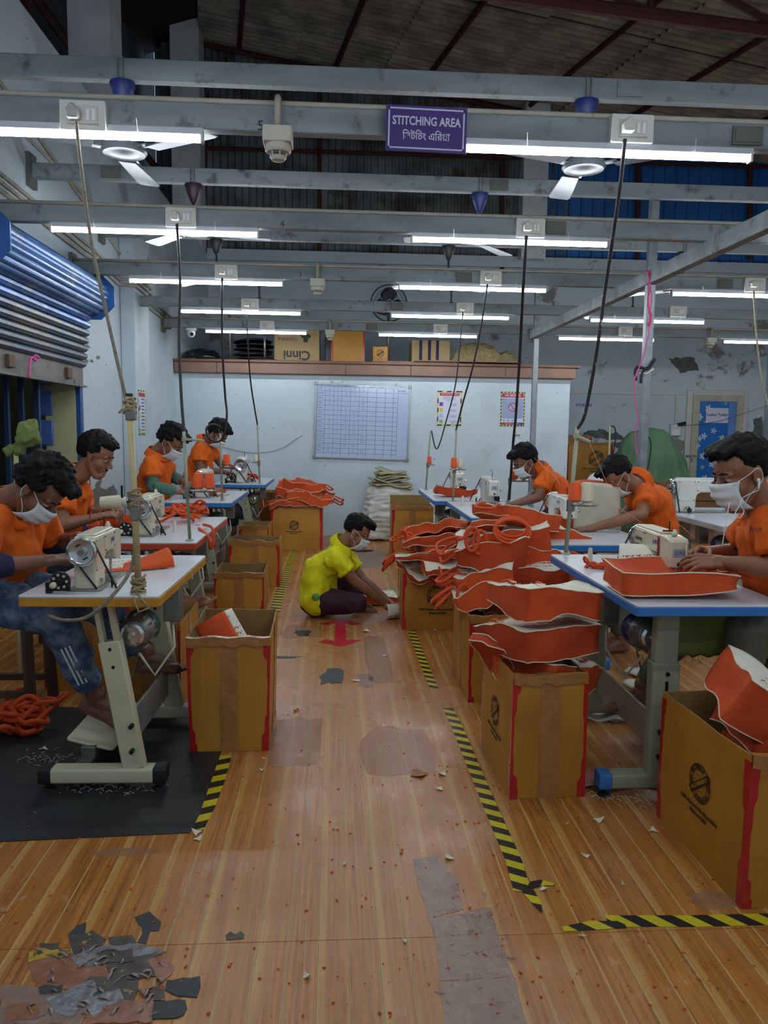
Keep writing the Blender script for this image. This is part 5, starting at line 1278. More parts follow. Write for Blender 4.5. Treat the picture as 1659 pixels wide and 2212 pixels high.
def hair_mesh(seed, vol=.0, fringe=1, amp=.005, side=0.0, short=False):
    b = MB(); rd = random.Random(seed); n = 420
    for i in range(n):
        z = 1-2*(i+.5)/n; r = math.sqrt(1-z*z); a = i*2.39996; d = Vector((r*math.cos(a), r*math.sin(a), z))
        lim = .38+.1*abs(d.y) if d.x > .42 else (-.02-side if d.x > 0.12 else (-.16-side if d.x > -.22 else -.62))
        if d.z < lim: continue
        up = max(0, d.z)
        q = Vector((-.016+d.x*(.093 if short else .099), d.y*(.069 if short else .072), .052+d.z*(.087 if short else .092)))
        thick = .008+vol*.6*(.3+.7*up) if not short or d.z > .25 else .002
        rr = (.016 if not short else .012)*rd.uniform(.85, 1.1)
        b.ell(q+d*(thick*rd.uniform(.3, 1.1)), (rr, rr, rr), 8)
    for k in range(int(16*fringe)):
        y = rd.uniform(-.055, .055); x = .072+rd.uniform(0, .02)+vol*.6-abs(y)*.35; z = .105+rd.uniform(-.012, .015)+vol*.4
        b.cap((x-.04, y, z+.015), (x+.012, y+rd.uniform(-.01, .01), z+rd.uniform(-.006, .014)), .015, .010, 8)
    me = remesh(b, .005, 2, name='hair')
    off = Vector((seed, seed*2, 0)); ns = [v.normal.copy() for v in me.vertices]
    for v, n_ in zip(me.vertices, ns):
        p = v.co*38+off; a = noise.noise(Vector((p.x*.5, p.y*1.3, p.z*.9))); c = noise.noise(v.co*95+off)
        v.co += n_*(a*amp+c*amp*.4+.001)
    me.materials.append(M_hair); return me
def hand_mesh(w, d, n, th, curl=.5, s=1, spread=.12, curls=None, thumb=.5):
    """w wrist, d towards the fingers, n out of the palm, th towards the thumb side"""
    b = MB(); d = d.normalized(); n = (n-d*n.dot(d)).normalized(); t = d.cross(n)
    if t.dot(th) < 0: t = -t
    t.normalize()
    P = lambda a, b_, c: w+(d*a+t*b_+n*c)*s
    for k, y in enumerate((.03, .011, -.009, -.028)):
        b.cap(P(.005, y*.6, 0), P(.085-.004*abs(k-1), y, 0), .015*s, .0115*s, 10)
    b.cap(P(.01, .022, .006), P(.045, .03, .01), .014*s, .014*s, 10).cap(P(-.02, 0, 0), P(.02, 0, 0), .025*s, .024*s, 12)
    L = [(.036, .023, .019), (.041, .027, .02), (.038, .025, .02), (.03, .019, .018)]
    for k, y in enumerate((.03, .0105, -.009, -.028)):
        c_ = curls[k] if curls else curl*(1+.12*k); p = P(.085-.004*abs(k-1), y, 0); ang = c_*.55
        dirn = d*math.cos(0)+t*(y/.03*spread); dirn.normalize(); r = .0095
        for j, ln in enumerate(L[k]):
            v = (dirn*math.cos(ang)+n*math.sin(ang)).normalized(); q = p+v*ln*s
            b.cap(p, q, r*s, (r-.0011)*s, 10); p = q; r -= .0009; ang += c_*.75
    p = P(.028, .03, .008); a1 = (d*.75+t*(.8-.3*thumb)+n*(.35+.5*thumb)).normalized()
    for j, ln in enumerate((.034, .029, .024)):
        v = (a1+(d*.35-t*.25*thumb+n*.25*thumb)*j*.6).normalized(); q = p+v*ln*s; b.cap(p, q, (.012-.0012*j)*s, (.0108-.0012*j)*s, 10); p = q
    return remesh(b, .0030*s, 2, name='hand')
def foot_mesh(a, d, s=1, up=Vector((0, 0, 1))):
    b = MB(); d = d.normalized(); t = d.cross(up).normalized(); u = t.cross(d)
    P = lambda x, y, z: a+(d*x+t*y+u*z)*s
    b.cap(P(0, 0, .03), P(-.03, 0, -.04), .036*s, .03*s).cap(P(-.03, 0, -.045), P(.13, .015, -.052), .03*s, .026*s).cap(P(0, 0, 0), P(.12, -.01, -.045), .034*s, .024*s).cap(P(.06, -.012, -.04), P(.135, -.024, -.055), .024*s, .018*s).cap(P(.07, .02, -.048), P(.12, .034, -.058), .022*s, .016*s)
    for k, (y, l, r) in enumerate(((-.03, .048, .012), (-.01, .046, .0095), (.008, .042, .009), (.024, .036, .0085), (.039, .03, .008))):
        b.cap(P(.13-.006*k, y, -.056), P(.155+l-.02-.008*k, y*1.06, -.062), r*1.05*s, r*s, 10)
    return remesh(b, .0045*s, 2, name='foot')
EARLOOP = [(.082, .062, .0), (.06, .066, .006), (.02, .078, .022), (-.006, .084, .034), (-.022, .084, .02), (-.02, .083, -.01), (.0, .078, -.03), (.04, .066, -.062), (.058, .056, -.098)]
def mask_grid(u, v_):
    a = (2*u-1); x = .134-.064*abs(a)**2.1-(.02*(v_-.35)**2*4 if v_ > .35 else .03*(.35-v_)**2*4)
    pl = .0035*math.sin(v_*3*2*math.pi)*(1-abs(a)**4)
    return (x+pl-.018*v_, a*(.066-.010*v_), .01-.112*v_-.006*abs(a))
def lerp(a, b_, f): return a+(b_-a)*f
def person(label, J, shirt=M_polo, skin=M_skin, pants=M_darkpant, head=(0, .3, 0), mask=True, hair=dict(seed=1), hs=1.0, arms={}, legs=None, sleeve2=None, k=1.0, seed=1, torso=1.0, extra=None, sl=.58):
    """J: joints in world space"""
    root = thing('person', label, 'person', (J['pelvis'].x, J['pelvis'].y, 0))
    o0 = root.location.copy(); J = {a: v-o0 for a, v in J.items()}
    up = (J['neck']-J['pelvis']).normalized(); hd = frame(J['head'], head[0], head[1], head[2], hs)
    pieces = []
    hm = HEAD.copy(); hm.transform(hd); pieces.append((hm, 0))
    b = MB()
    nb = hd @ Vector((-.045, 0, -.13)); b.cap(nb, J['neck'], .057*k, .066*k).cap(hd @ Vector((-.03, 0, -.06)), nb, .055*k, .056*k); b.cap(J['neck'], lerp(J['neck'], J['pelvis'], .15), .065*k, .07*k)
    for s_ in 'RL':
        sh, el, wr = J['sh'+s_], J['el'+s_], J['wr'+s_]
        b.cap(lerp(sh, el, .2), el, .047*k, .041*k).cap(el, lerp(el, wr, .3), .041*k, .041*k).cap(lerp(el, wr, .25), wr, .041*k, .026*k)
        b.cap(wr, wr+(wr-el).normalized()*.02, .026*k, .024*k)
    pv0 = J['pelvis']; b.cap(J['neck'], lerp(J['neck'], pv0, .5), .06*k, .07*k).cap(lerp(J['neck'], pv0, .5), pv0, .07*k, .07*k)
    for s_ in 'RL': b.cap(lerp(J['neck'], J['sh'+s_], .3)-up*.04, J['sh'+s_], .04*k, .042*k).cap(J['sh'+s_], lerp(J['sh'+s_], J['el'+s_], .25), .042*k, .044*k)
    if legs:
        for s_ in 'RL': b.cap(pv0, J['kn'+s_], .06*k, .045*k).cap(J['kn'+s_], lerp(J['kn'+s_], J['an'+s_], .35), .045*k, .046*k).cap(lerp(J['kn'+s_], J['an'+s_], .35), J['an'+s_], .046*k, .033*k)
    pieces.append((remesh(b, .0075, 5, name='limbs'), 0))
    for s_ in 'RL':
        el, wr = J['el'+s_], J['wr'+s_]; A = arms.get(s_, {})
        d = Vector(A.get('d', (wr-el).normalized())); n_ = Vector(A.get('n', (0, 0, -1))); th = Vector(A.get('t', (0, 1 if s_ == 'R' else -1, 0)))
        pieces.append((hand_mesh(wr+(wr-el).normalized()*.015, d, n_, th, A.get('curl', .5), 1.0*k, curls=A.get('curls')), 0))
    if legs:
        lb = MB()
        for s_ in 'RL':
            if 'an'+s_ in J and legs.get(s_):
                kn, an = J['kn'+s_], J['an'+s_]
                pieces.append((foot_mesh(an, Vector(legs[s_]), 1.0*k, Vector(legs.get('u'+s_, (0, 0, 1)))), 0))
        if lb.v: pieces.append((remesh(lb, .008, 4, name='shin'), 0))
    body = join_meshes('body', pieces, [skin]); bo = obj('body', body, None, root)
    # shirt
    b = MB(); pv, nk = J['pelvis'], J['neck']; shR, shL = J['shR'], J['shL']; ax = (shL-shR).normalized(); mid = (shR+shL)/2
    fw = up.cross(ax); fw = -fw if fw.dot(Vector((math.cos(head[0]), math.sin(head[0]), 0))) < 0 else fw
    mid = J.get('mid', lerp(pv, nk, .5)-fw*.025)
    T_ = torso
    for f in (-1, 1):
        hp_ = pv+ax*f*.085*T_; ms = mid+ax*f*.075*T_; s2 = lerp(nk, shR if f < 0 else shL, .62)-up*.07
        b.cap(hp_-up*.01, ms, .116*T_, .1*T_, 16).cap(ms, s2, .098*T_, .085*T_, 16)
    b.cap(pv, mid+fw*.02, .132*T_, .118*T_, 16).cap(mid+fw*.02, nk-up*.1+fw*.015, .115*T_, .1*T_, 16).cap(nk-up*.07, nk-up*.02, .085*T_, .068*T_, 16)
    for s_, sh in (('R', shR), ('L', shL)):
        el = J['el'+s_]; b.cap(nk-up*.045, sh, .062*T_, .06*k, 14).cap(sh-up*.03, lerp(mid, sh, .5), .06*k, .07*k)
        e = lerp(sh, el, sl); b.tube([sh, lerp(sh, el, .15), lerp(sh, el, .35), e], [.058*k, .065*k, .068*k, .071*k], 16)
    me = remesh(b, .0075, 6, wr=(11, .015, (1, 1, .6)), seed=seed, name='polo_shirt'); me.materials.append(shirt); so = obj('polo_shirt', me, None, root)
    for s_, sh in (('R', shR), ('L', shL)):
        el = J['el'+s_]; a_ = (el-sh).normalized(); e = lerp(sh, el, sl)
        obj('sleeve_cuff', MB().tube([e-a_*.022, e-a_*.012, e+a_*.004], [.0715*k, .0735*k, .0725*k], 20), shirt, so, smooth=True)
    # collar: folded band round the neck, open at the throat
    na = (J['head']-nk); na = (hd @ Vector((-.04, 0, -.11)))-nk; na.normalize(); cx_ = fw-na*fw.dot(na); cx_.normalize(); cy_ = na.cross(cx_)
    def col(u, v_):
        a = math.radians(18+324*u); r = (.07+.03*v_+(.014*v_ if u < .08 or u > .92 else 0))*k
        return nk+na*(.058-.06*v_**1.2-.015*math.cos(a))+cx_*math.cos(a)*r*1.06+cy_*math.sin(a)*r
    obj('collar', MB().grid(col, 30, 5), shirt, so, smooth=True, solid=.004)
    # placket with two buttons
    def pk(u, v_): return nk+cx_*(.078+.045*v_)*k+cy_*(u-.5)*.03-na*(.02+.12*v_)+up*0
    # hair, eyes, brows
    h = obj('hair', hair if not isinstance(hair, dict) else hair_mesh(**hair), None, root); h.matrix_local = hd
    for s_ in (1, -1):
        e = obj('eye', MB().ell((.0775, s_*.031, .0155), (.0105, .0125, .0075), 12), M_eye, root, smooth=True); e.matrix_local = hd
        i_ = obj('iris', MB().ell((.0865, s_*.031, .0125), (.003, .006, .0052), 10), M_iris, e, smooth=True)
        br = obj('eyebrow', MB().tube([(.093, s_*.012, .036), (.092, s_*.026, .041), (.08, s_*.045, .036)], [.0035, .004, .002], 6, flat=.8), M_hair, root, smooth=True); br.matrix_local = hd
        la = obj('eyelashes', MB().tube([(.086, s_*.02, .0195), (.0885, s_*.031, .0215), (.08, s_*.043, .019)], .0016, 5), M_hair, root); la.matrix_local = hd
    if mask:
        m_ = obj('face_mask', MB().grid(mask_grid, 16, 18), M_maskw, root, smooth=True, solid=.0015); m_.matrix_local = hd
        for s_ in (1, -1): obj('ear_loop', MB().tube(smoothpts([(x, y*s_, z) for x, y, z in EARLOOP], 3), .0016, 6), M_maskw, m_, smooth=True)
    else:
        mo = obj('lips', MB().cap((.0885, -.014, -.0535), (.0885, .014, -.0535), .0055, .0055, 8).cap((.0865, -.012, -.0635), (.0865, .012, -.0635), .006, .006, 8), M_lip, root, smooth=True); mo.matrix_local = hd
        mu = obj('moustache', MB().cap((.094, 0, -.042), (.084, .026, -.052), .006, .003, 8).cap((.094, 0, -.042), (.084, -.026, -.052), .006, .003, 8), M_hair, root, smooth=True); mu.matrix_local = hd
    # under-sleeves
    if sleeve2:
        for s_ in 'RL':
            sh, el, wr = J['sh'+s_], J['el'+s_], J['wr'+s_]; b = MB(); end = lerp(el, wr, sleeve2[1])
            b.cap(lerp(sh, el, .45), el, .053*k, .048*k).tube([el, lerp(el, wr, .3), end], [.047*k, .047*k, .04*k], 14)
            me = remesh(b, .0075, 3, wr=(14, .008, (1, 1, 1)), seed=seed+3, name='undersleeve'); me.materials.append(sleeve2[0]); obj('undersleeve', me, None, root)
    # trousers
    if legs is not None:
        b = MB(); b.cap(pv+ax*-.07-up*.03, pv+ax*.07-up*.03, .106*T_, .106*T_, 16)
        for s_, f in (('R', -1), ('L', 1)):
            hp_ = pv+ax*f*.085-up*.02; kn = J['kn'+s_]; an = J['an'+s_]; b.cap(hp_, lerp(hp_, kn, .5), .1, .088, 16).cap(lerp(hp_, kn, .5), kn, .088, .07, 16)
            e = lerp(kn, an, legs.get('len', .8)); b.tube([kn, lerp(kn, an, .2), lerp(kn, an, .5), e], [.068, .067, .065, .058], 16)
        me = remesh(b, .009, 5, wr=(8, .014, (1, 1, 1)), seed=seed+7, name='trousers'); me.materials.append(pants); po = obj('trousers', me, None, root)
        root['_p'] = 1; del root['_p']
    root['J'] = 1; del root['J']
    return root, hd, o0
A = at
R90 = math.pi
# 1: near left, bowed, mask, navy undersleeves, washed jeans
J = dict(pelvis=A(-40, 1262, Y=3.2), neck=A(28, 1100, Y=3.16), mid=A(10, 1190, Y=3.2), head=A(78, 1062, Y=3.12), shR=A(-28, 1128, Y=3.0), shL=A(88, 1122, Y=3.34),
         elR=A(-60, 1228, Y=2.88), wrR=A(92, 1212, Y=3.0), elL=A(110, 1178, Y=3.5), wrL=A(160, 1162, Y=3.36),
         knR=A(122, 1335, Y=3.05), anR=A(207, 1510, Y=3.22), knL=A(212, 1305, Y=3.38), anL=A(318, 1420, Y=3.5))
r1, hd1, o1 = person('person in orange polo with navy undersleeves and white mask, bowed over the nearest left machine', J, sleeve2=(M_navy, .55), pants=M_denim, head=(-.15, .92, -.1), hair=dict(seed=3, vol=.028, fringe=1.4, amp=.012, side=.1), hs=.98,
       legs=dict(R=(.85, -.05, -.35), L=(1, .1, -.02), len=.8), arms=dict(R=dict(curl=.7, n=(.1, .3, -1)), L=dict(curl=.7)), seed=2, skin=M_skin2)
b = MB()
kn, an = J['knR']-o1, J['anR']-o1; ax_ = (an-kn).normalized(); sd_ = Vector((.25, -1, .1)).normalized(); tn = ax_.cross(sd_).normalized()
for q in (-.012, .004, .02): 
    b.add([lerp(kn, an, .3)+sd_*.078+tn*(q), lerp(kn, an, .3)+sd_*.078+tn*(q+.007), lerp(kn, an, .74)+sd_*.074+tn*(q+.007), lerp(kn, an, .74)+sd_*.074+tn*q], [(0, 1, 2, 3)])
obj('leg_stripes', b, M_maskw, r1, solid=.003)
# 2: second left, moustache, no mask, arms forward
J = dict(pelvis=A(120, 1205, Y=4.85), neck=A(160, 1032, Y=4.78), head=A(207, 988, Y=4.72), shR=A(140, 1060, Y=4.6), shL=A(175, 1058, Y=4.98),
         elR=A(132, 1135, Y=4.5), wrR=A(205, 1118, Y=4.55), elL=A(180, 1115, Y=5.05), wrL=A(232, 1103, Y=4.85), knR=A(290, 1228, Y=4.55), anR=A(396, 1300, Y=4.6), knL=A(260, 1235, Y=4.95), anL=A(290, 1360, Y=4.95))
r2, hd2, o2_ = person('person with moustache and no mask in orange polo at the red edged table', J, head=(-.1, .42, 0), mask=False, hair=dict(seed=5, vol=.01, fringe=.8, amp=.004), pants=M_darkpant, legs=dict(R=(1, 0, .45), L=(1, 0, -.3), len=.72), seed=4,
       arms=dict(R=dict(curl=.8, n=(0, .2, -1)), L=dict(curl=.8)))
obj('wrist_thread', MB().tube([((J['wrR']-o2_)-Vector((.02, 0, 0)))+Vector((0, .031*math.cos(a*.5), .031*math.sin(a*.5))) for a in range(13)], .004, 6, closed=True), M_thrd, r2, smooth=True)
# 3: third left, sage undersleeves
J = dict(pelvis=A(330, 1110, Y=6.92), neck=A(340, 985, Y=6.84), head=A(367, 958, Y=6.80), shR=A(325, 1002, Y=6.64), shL=A(352, 1000, Y=7.00),
         elR=A(330, 1052, Y=6.57), wrR=A(386, 1062, Y=6.67), elL=A(372, 1030, Y=7.07), wrL=A(396, 1040, Y=6.92), knR=A(400, 1130, Y=6.72), anR=A(405, 1210, Y=6.82), knL=A(410, 1130, Y=7.02), anL=A(415, 1200, Y=7.02))
r3, hd3, _ = person('person with sage green undersleeves, orange polo and white mask, third in the left row', J, head=(-.25, .7, 0), hair=dict(seed=7, vol=.024, fringe=1.6, amp=.011), sleeve2=(M_sage, .82), pants=M_darkpant, legs=dict(R=(1, 0, -.1), L=(1, 0, -.1), len=.9), seed=6, hs=1.12, torso=1.15, k=1.08, arms=dict(R=dict(curl=.6, n=(0, .2, -1)), L=dict(curl=.7)))
# 4: farthest left
J = dict(pelvis=A(425, 1062, Y=8.92), neck=A(440, 958, Y=8.82), head=A(468, 940, Y=8.77), shR=A(432, 972, Y=8.62), shL=A(452, 970, Y=8.98),
         elR=A(432, 1013, Y=8.57), wrR=A(484, 1020, Y=8.72), elL=A(478, 1003, Y=9.02), wrL=A(498, 1008, Y=8.92), knR=A(490, 1085, Y=8.72), anR=A(540, 1125, Y=8.72), knL=A(500, 1085, Y=9.02), anL=A(505, 1150, Y=9.02))
r4, hd4, _ = person('farthest person of the left row, orange polo, white mask, behind the black cable loop', J, head=(-.3, .75, 0), hair=dict(seed=9, vol=.02, fringe=1.2, amp=.008), pants=M_darkpant, legs=dict(R=(1, 0, .1), len=.75), seed=8, hs=1.15, torso=1.2, k=1.12, skin=M_skin2, arms=dict(R=dict(curl=.8), L=dict(curl=.8)))
# 5: cross-legged on the floor in yellow
Yc = 5.72
J = dict(pelvis=A(688, 1290, Y=Yc), neck=A(738, 1180, Y=Yc), mid=A(690, 1228, Y=Yc), head=A(768, 1153, Y=Yc-.02), shR=A(722, 1203, Y=Yc-.17), shL=A(745, 1200, Y=Yc+.17),
         elR=A(768, 1257, Y=Yc-.17), wrR=A(827, 1303, Y=Yc-.1), elL=A(782, 1250, Y=Yc+.15), wrL=A(838, 1297, Y=Yc+.06),
         knR=A(772, 1303, Y=Yc-.2), anR=A(705, 1312, Y=Yc-.1), knL=A(742, 1262, Y=Yc+.18), anL=A(778, 1300, Y=Yc+.12))
for q in ('knR', 'anR', 'anL'): J[q].z = max(J[q].z, .075)
J['pelvis'].z = max(J['pelvis'].z, .125)
r5, hd5, o5 = person('person in bright yellow polo and maroon trousers sitting cross-legged on the floor', J, shirt=M_poloy, pants=M_maroon, head=(-.1, .55, 0), hair=dict(seed=11, vol=.014, fringe=1.2, amp=.003, short=True), legs=dict(L=(.9, -.1, -.2), len=.9), seed=10,
       arms=dict(R=dict(curl=.6, n=(-.2, .5, -1), t=(0, 1, .3)), L=dict(curl=.8, n=(0, -.6, -.8), t=(0, -.5, .8))))
# 6: far right worker, bowed
J = dict(pelvis=A(1215, 1110, Y=6.4), neck=A(1168, 1010, Y=6.35), mid=A(1205, 1055, Y=6.4), head=A(1135, 1000, Y=6.32), shR=A(1180, 1025, Y=6.52), shL=A(1178, 1032, Y=6.18),
         elR=A(1165, 1062, Y=6.7), wrR=A(1130, 1082, Y=6.6), elL=A(1163, 1074, Y=6.1), wrL=A(1105, 1090, Y=6.1), knR=A(1150, 1130, Y=6.5), anR=A(1145, 1200, Y=6.5), knL=A(1150, 1130, Y=6.2), anL=A(1145, 1200, Y=6.2))
r6, hd6, _ = person('person in orange polo bowed low beside the black cable, far in the right row', J, head=(math.pi+.25, .55, 0), hair=dict(seed=13, vol=.022, fringe=1.5, amp=.01), pants=M_darkpant, legs=dict(R=(-1, 0, -.1), L=(-1, 0, -.1), len=.9), seed=12, arms=dict(R=dict(curl=.6, t=(0, -1, 0)), L=dict(curl=.6, t=(0, 1, 0))), skin=M_skin2)
# 7: middle right, bowed very low
J = dict(pelvis=A(1425, 1165, Y=5.0), neck=A(1378, 1040, Y=4.9), mid=A(1418, 1085, Y=4.98), head=A(1338, 1032, Y=4.82), shR=A(1395, 1055, Y=5.08), shL=A(1398, 1070, Y=4.72),
         elR=A(1350, 1115, Y=5.2), wrR=A(1300, 1130, Y=5.1), elL=A(1385, 1112, Y=4.55), wrL=A(1282, 1140, Y=4.62), knR=A(1340, 1225, Y=5.1), anR=A(1330, 1370, Y=5.0), knL=A(1345, 1235, Y=4.75), anL=A(1340, 1385, Y=4.7))
r7, hd7, _ = person('person in orange polo bent almost onto the table, second in the right row', J, head=(math.pi+.15, .78, 0), hair=dict(seed=15, vol=.012, fringe=1.0, amp=.004, short=True), pants=M_khaki, legs=dict(R=(-1, 0, -.1), L=(-1, 0, -.1), len=.9), seed=14, arms=dict(R=dict(curl=.5, t=(0, -1, 0)), L=dict(curl=.55, t=(0, 1, 0), d=(-1, .05, -.15), curls=(.5, .6, .7, .8))))
# 8: near right, earphones
J = dict(pelvis=A(1690, 1290, Y=2.95), neck=A(1648, 1092, Y=2.88), mid=A(1680, 1200, Y=2.92), head=A(1603, 1030, Y=2.82), shR=A(1628, 1125, Y=3.1), shL=A(1665, 1130, Y=2.7),
         elR=A(1588, 1195, Y=3.2), wrR=A(1530, 1192, Y=3.02), elL=A(1700, 1228, Y=2.62), wrL=A(1568, 1215, Y=2.78), knR=A(1480, 1352, Y=3.25), anR=A(1388, 1492, Y=3.3), knL=A(1610, 1360, Y=2.8), anL=A(1600, 1560, Y=2.85))
r8, hd8, o8 = person('person with white earphones, orange polo and mask at the big blue edged table', J, head=(math.pi+.12, .3, .0), hair=dict(seed=17, vol=.012, fringe=1.6, amp=.004, short=True), pants=M_khaki, legs=dict(R=(-1, 0, -.12), L=(-1, 0, -.1), len=.86), seed=16, hs=1.06, k=1.0,
       arms=dict(R=dict(curl=.9, t=(0, -1, 0), d=(-.8, -.35, .1), n=(0, -.5, -.8)), L=dict(curl=.6, t=(.1, 1, .5), d=(-.95, .25, .0), n=(-.1, .6, -.8))))
obj('earphone', MB().ell((.0, .088, -.008), (.007, .007, .009), 10).cyl((.0, .09, -.012), (.01, .09, -.04), .004, 8), M_white2, r8, smooth=True).matrix_local = hd8
e_ = hd8 @ Vector((.01, .09, -.04)); P8 = lambda x, y, Y: A(x, y, Y=Y)-o8
obj('earphone_wire', MB().tube(smoothpts([e_, P8(1605, 1075, 2.72), P8(1600, 1090, 2.7), P8(1607, 1105, 2.7), P8(1598, 1118, 2.68), P8(1588, 1110, 2.68), P8(1594, 1098, 2.7), P8(1600, 1086, 2.7)]), .0018, 6).tube(smoothpts([P8(1576, 1085, 2.74), P8(1568, 1130, 2.72), P8(1560, 1180, 2.72)]), .0018, 6), M_white2, r8, smooth=True)
def chest_text(root, o0, p, yaw, pitch, roll, size=.021, txt='JUCRBABS', flip=0):
    tb = MB(); add_text(tb, txt[0], size*1.25, Matrix.Identity(4), ext=.0006, align='RIGHT'); add_text(tb, txt[1:], size, Matrix.Translation((size*.05, 0, 0)), ext=.0006, align='LEFT', sx=1.1)
    o = obj('chest_lettering', tb, M_ink, root); o.matrix_local = Matrix.Translation(p-o0) @ Matrix.Rotation(yaw, 4, 'Z') @ Matrix.Rotation(pitch, 4, 'X') @ Matrix.Rotation(roll, 4, 'Y')
    return o
# ================================================================ WALLS, DOORS, POSTERS, LOFT, FANS
W = thing
# roller shutter at left
M_shut = mat('shutter_blue', '35629e', .42, .3, var=.35, vs=3, stretch=(1, .4, 1), dirt=('8a97a3', 5, .5, .72), bump=.1, bs=20)
M_shutd = mat('shutter_grime', '4b5a6e', .45, .4, var=.4, vs=3, dirt=('6b6a62', 4, .45, .6))
M_bluep = mat('blue_plate', '1f4d8c', .4, .2, var=.2, vs=5)
sh = thing('roller_shutter', 'blue rolled steel shutter with ridged drum and octagonal end plates on the left wall', 'shutter', (-1.98, 4.45, 2.46))
def octo(r, z): return [(r*math.cos(math.radians(22.5+45*k)), r*math.sin(math.radians(22.5+45*k))*z) for k in range(8)]
for y in (0, 1.97): obj('end_plate', MB().prism([(p[0]-.01, p[1]) for p in octo(.2, 1)], y-.006, y+.006, ax=1), M_bluep, sh, bevel=.002)
n = 20
for k in range(n):
    a0, a1 = 2*math.pi*k/n, 2*math.pi*(k+1)/n
    pts = []
    for q in range(6):
        a = a0+(a1-a0)*q/5; r = .148+.012*math.sin(math.pi*q/5); pts.append((r*math.cos(a)-.02, r*math.sin(a)))
    pts += [(.13*math.cos(a1)-.02, .13*math.sin(a1)), (.13*math.cos(a0)-.02, .13*math.sin(a0))]
    obj('shutter_slat', MB().prism(pts, .01, 1.96, ax=1), M_shut, sh)
for k in range(7):
    z = -.14-.062*k; x = -.02-.008*min(k, 6)
    pts = [(x-.03, z), (x-.01, z-.004), (x+.012, z-.02), (x+.012, z-.04), (x-.01, z-.058), (x-.03, z-.062)]
    obj('shutter_slat', MB().prism(pts, .01, 1.96, ax=1), M_shutd if k > 1 else M_shut, sh)
obj('bottom_rail', MB().box((-.115, .01, -.72), (-.09, 1.96, -.56)).box((-.12, .01, -.73), (-.06, 1.96, -.715)), mat('rusty_plate', '6d6b66', .6, .3, var=.3, vs=5, dirt=('4a3a2a', 8, .55, .7)), sh)
for y in (.5, 1.55): obj('lock_bracket', MB().box((-.09, y, -.68), (-.065, y+.09, -.6)), mat('rust_brown', '5b4636', .7), sh, bevel=.004)
tag(obj('pink_ribbon', MB().tube(smoothpts([at(70, 775, X=-2.04), at(76, 768, X=-2.02), at(84, 773, X=-2.02), at(78, 780, X=-2.03), at(68, 772, X=-2.03), at(64, 790, X=-2.03), at(63, 815, X=-2.03)]), .008, 6), mat('pink_twine', 'd0509a', .7), smooth=True), 'pink ribbon knotted on the shutter bottom rail', 'ribbon')
struct('trim_3', MB().box((XL-.02, 6.38, 0), (XL+.012, 6.45, 2.3)), M_bluep, label='blue shutter guide rail')
obj('guide_bracket', MB().box((XL, 6.33, 2.1), (XL+.06, 6.4, 2.2)), M_steel, sh).matrix_parent_inverse = Matrix.Translation(-sh.location)
# outside the shutter
M_cpil = mat('cream_pillar', 'a9a984', .85, var=.15, vs=4, dirt=('5d5f5c', 3, .6, .75))
struct('trim_4', MB().box((XL-.26, 6.36, 0), (XL-.025, 6.398, 2.2)), M_cpil, label='cream door reveal with grey stains')
struct('wall_outer', MB().box((XL-1.9, 3.5, 0), (XL-1.8, 9.5, 3.2)).box((XL-1.9, 9.4, 0), (XL-.2, 9.5, 3.2)).box((XL-1.9, 3.5, 0), (XL-.2, 3.6, 3.2)), mat('olive_outer_wall', '8c8e6c', .9, var=.2), label='dim olive wall outside the shutter')
struct('floor_outer', MB().box((XL-1.9, 3.5, -.05), (XL-.35, 9.5, -.005)), M_sub)
g = thing('steel_gate', 'blue steel gate bars seen through the half open shutter', 'gate', (-2.25, 5.92, 0))
for k, x in enumerate((.0, -.075, -.14)): obj('gate_bar', MB().box((x-.02, -.03-.1*k, 0), (x+.02, .0-.1*k, 2.6)), mat('gate_blue', '2a4468', .4, .3), g, bevel=.004)
for k in range(9): obj('gate_slat', MB().box((-.16, .42, .3+k*.24), (-.05, .44, .5+k*.24)), mat('gate_panel', '4f6fb8', .4, .2), g, bevel=.008)
# ceiling fans
M_fanw = mat('fan_blade_white', '737982', .35, .2, var=.1); M_fanb = mat('fan_canopy_blue', '1c2c6b', .4, var=.15, vs=20); M_fanm = mat('fan_canopy_maroon', '2a1820', .4); M_fank = mat('fan_canopy_black', '1f2024', .4)
def fan(x, y, m, label, drop=.27, rot=0, scale=1):
    t = thing('ceiling_fan', label, 'ceiling fan', (x, y, FZ), 0, 'ceiling fans under the fan beams')
    obj('hook_strap', MB().tube([(-.012, -.035, .1), (-.012, -.035, -.02), (.012, -.035, -.02), (.012, -.035, .1)], .004, 6), M_steel, t)
    obj('canopy', MB().lathe([(.005, -.14), (.02, -.125), (.05, -.05), (.062, -.012), (.06, -.006), (.02, -.004)], 20), m, t, autos=.8)
    obj('down_rod', MB().cyl((0, 0, -.02), (0, 0, -drop), .01, 10), m, t)
    obj('rod_cup', MB().lathe([(.012, -drop+.06), (.03, -drop+.05), (.05, -drop-.0), (.045, -drop-.02)], 16), m, t, autos=.8)
    obj('motor', MB().lathe([(.05, -drop), (.09, -drop-.012), (.108, -drop-.028), (.11, -drop-.05), (.1, -drop-.062), (.085, -drop-.058), (.05, -drop-.06), (.02, -drop-.066)], 28), M_fanw, t, autos=.5)
    for k in range(3):
        M = Matrix.Rotation(rot+k*2*math.pi/3, 4, 'Z')
        obj('blade_arm', MB().box((.09, -.02, -drop-.048), (.17, .02, -drop-.042), M), M_fanw, t)
        obj('blade', MB().prism([(.15, -.045), (.5, -.062), (.53, -.05), (.53, .05), (.5, .062), (.15, .045)], -drop-.052, -drop-.046, M @ Matrix.Rotation(.12, 4, 'X')), M_fanw, t, bevel=.002)
    return t
z0 = at(266, 328, Y=3.97).z
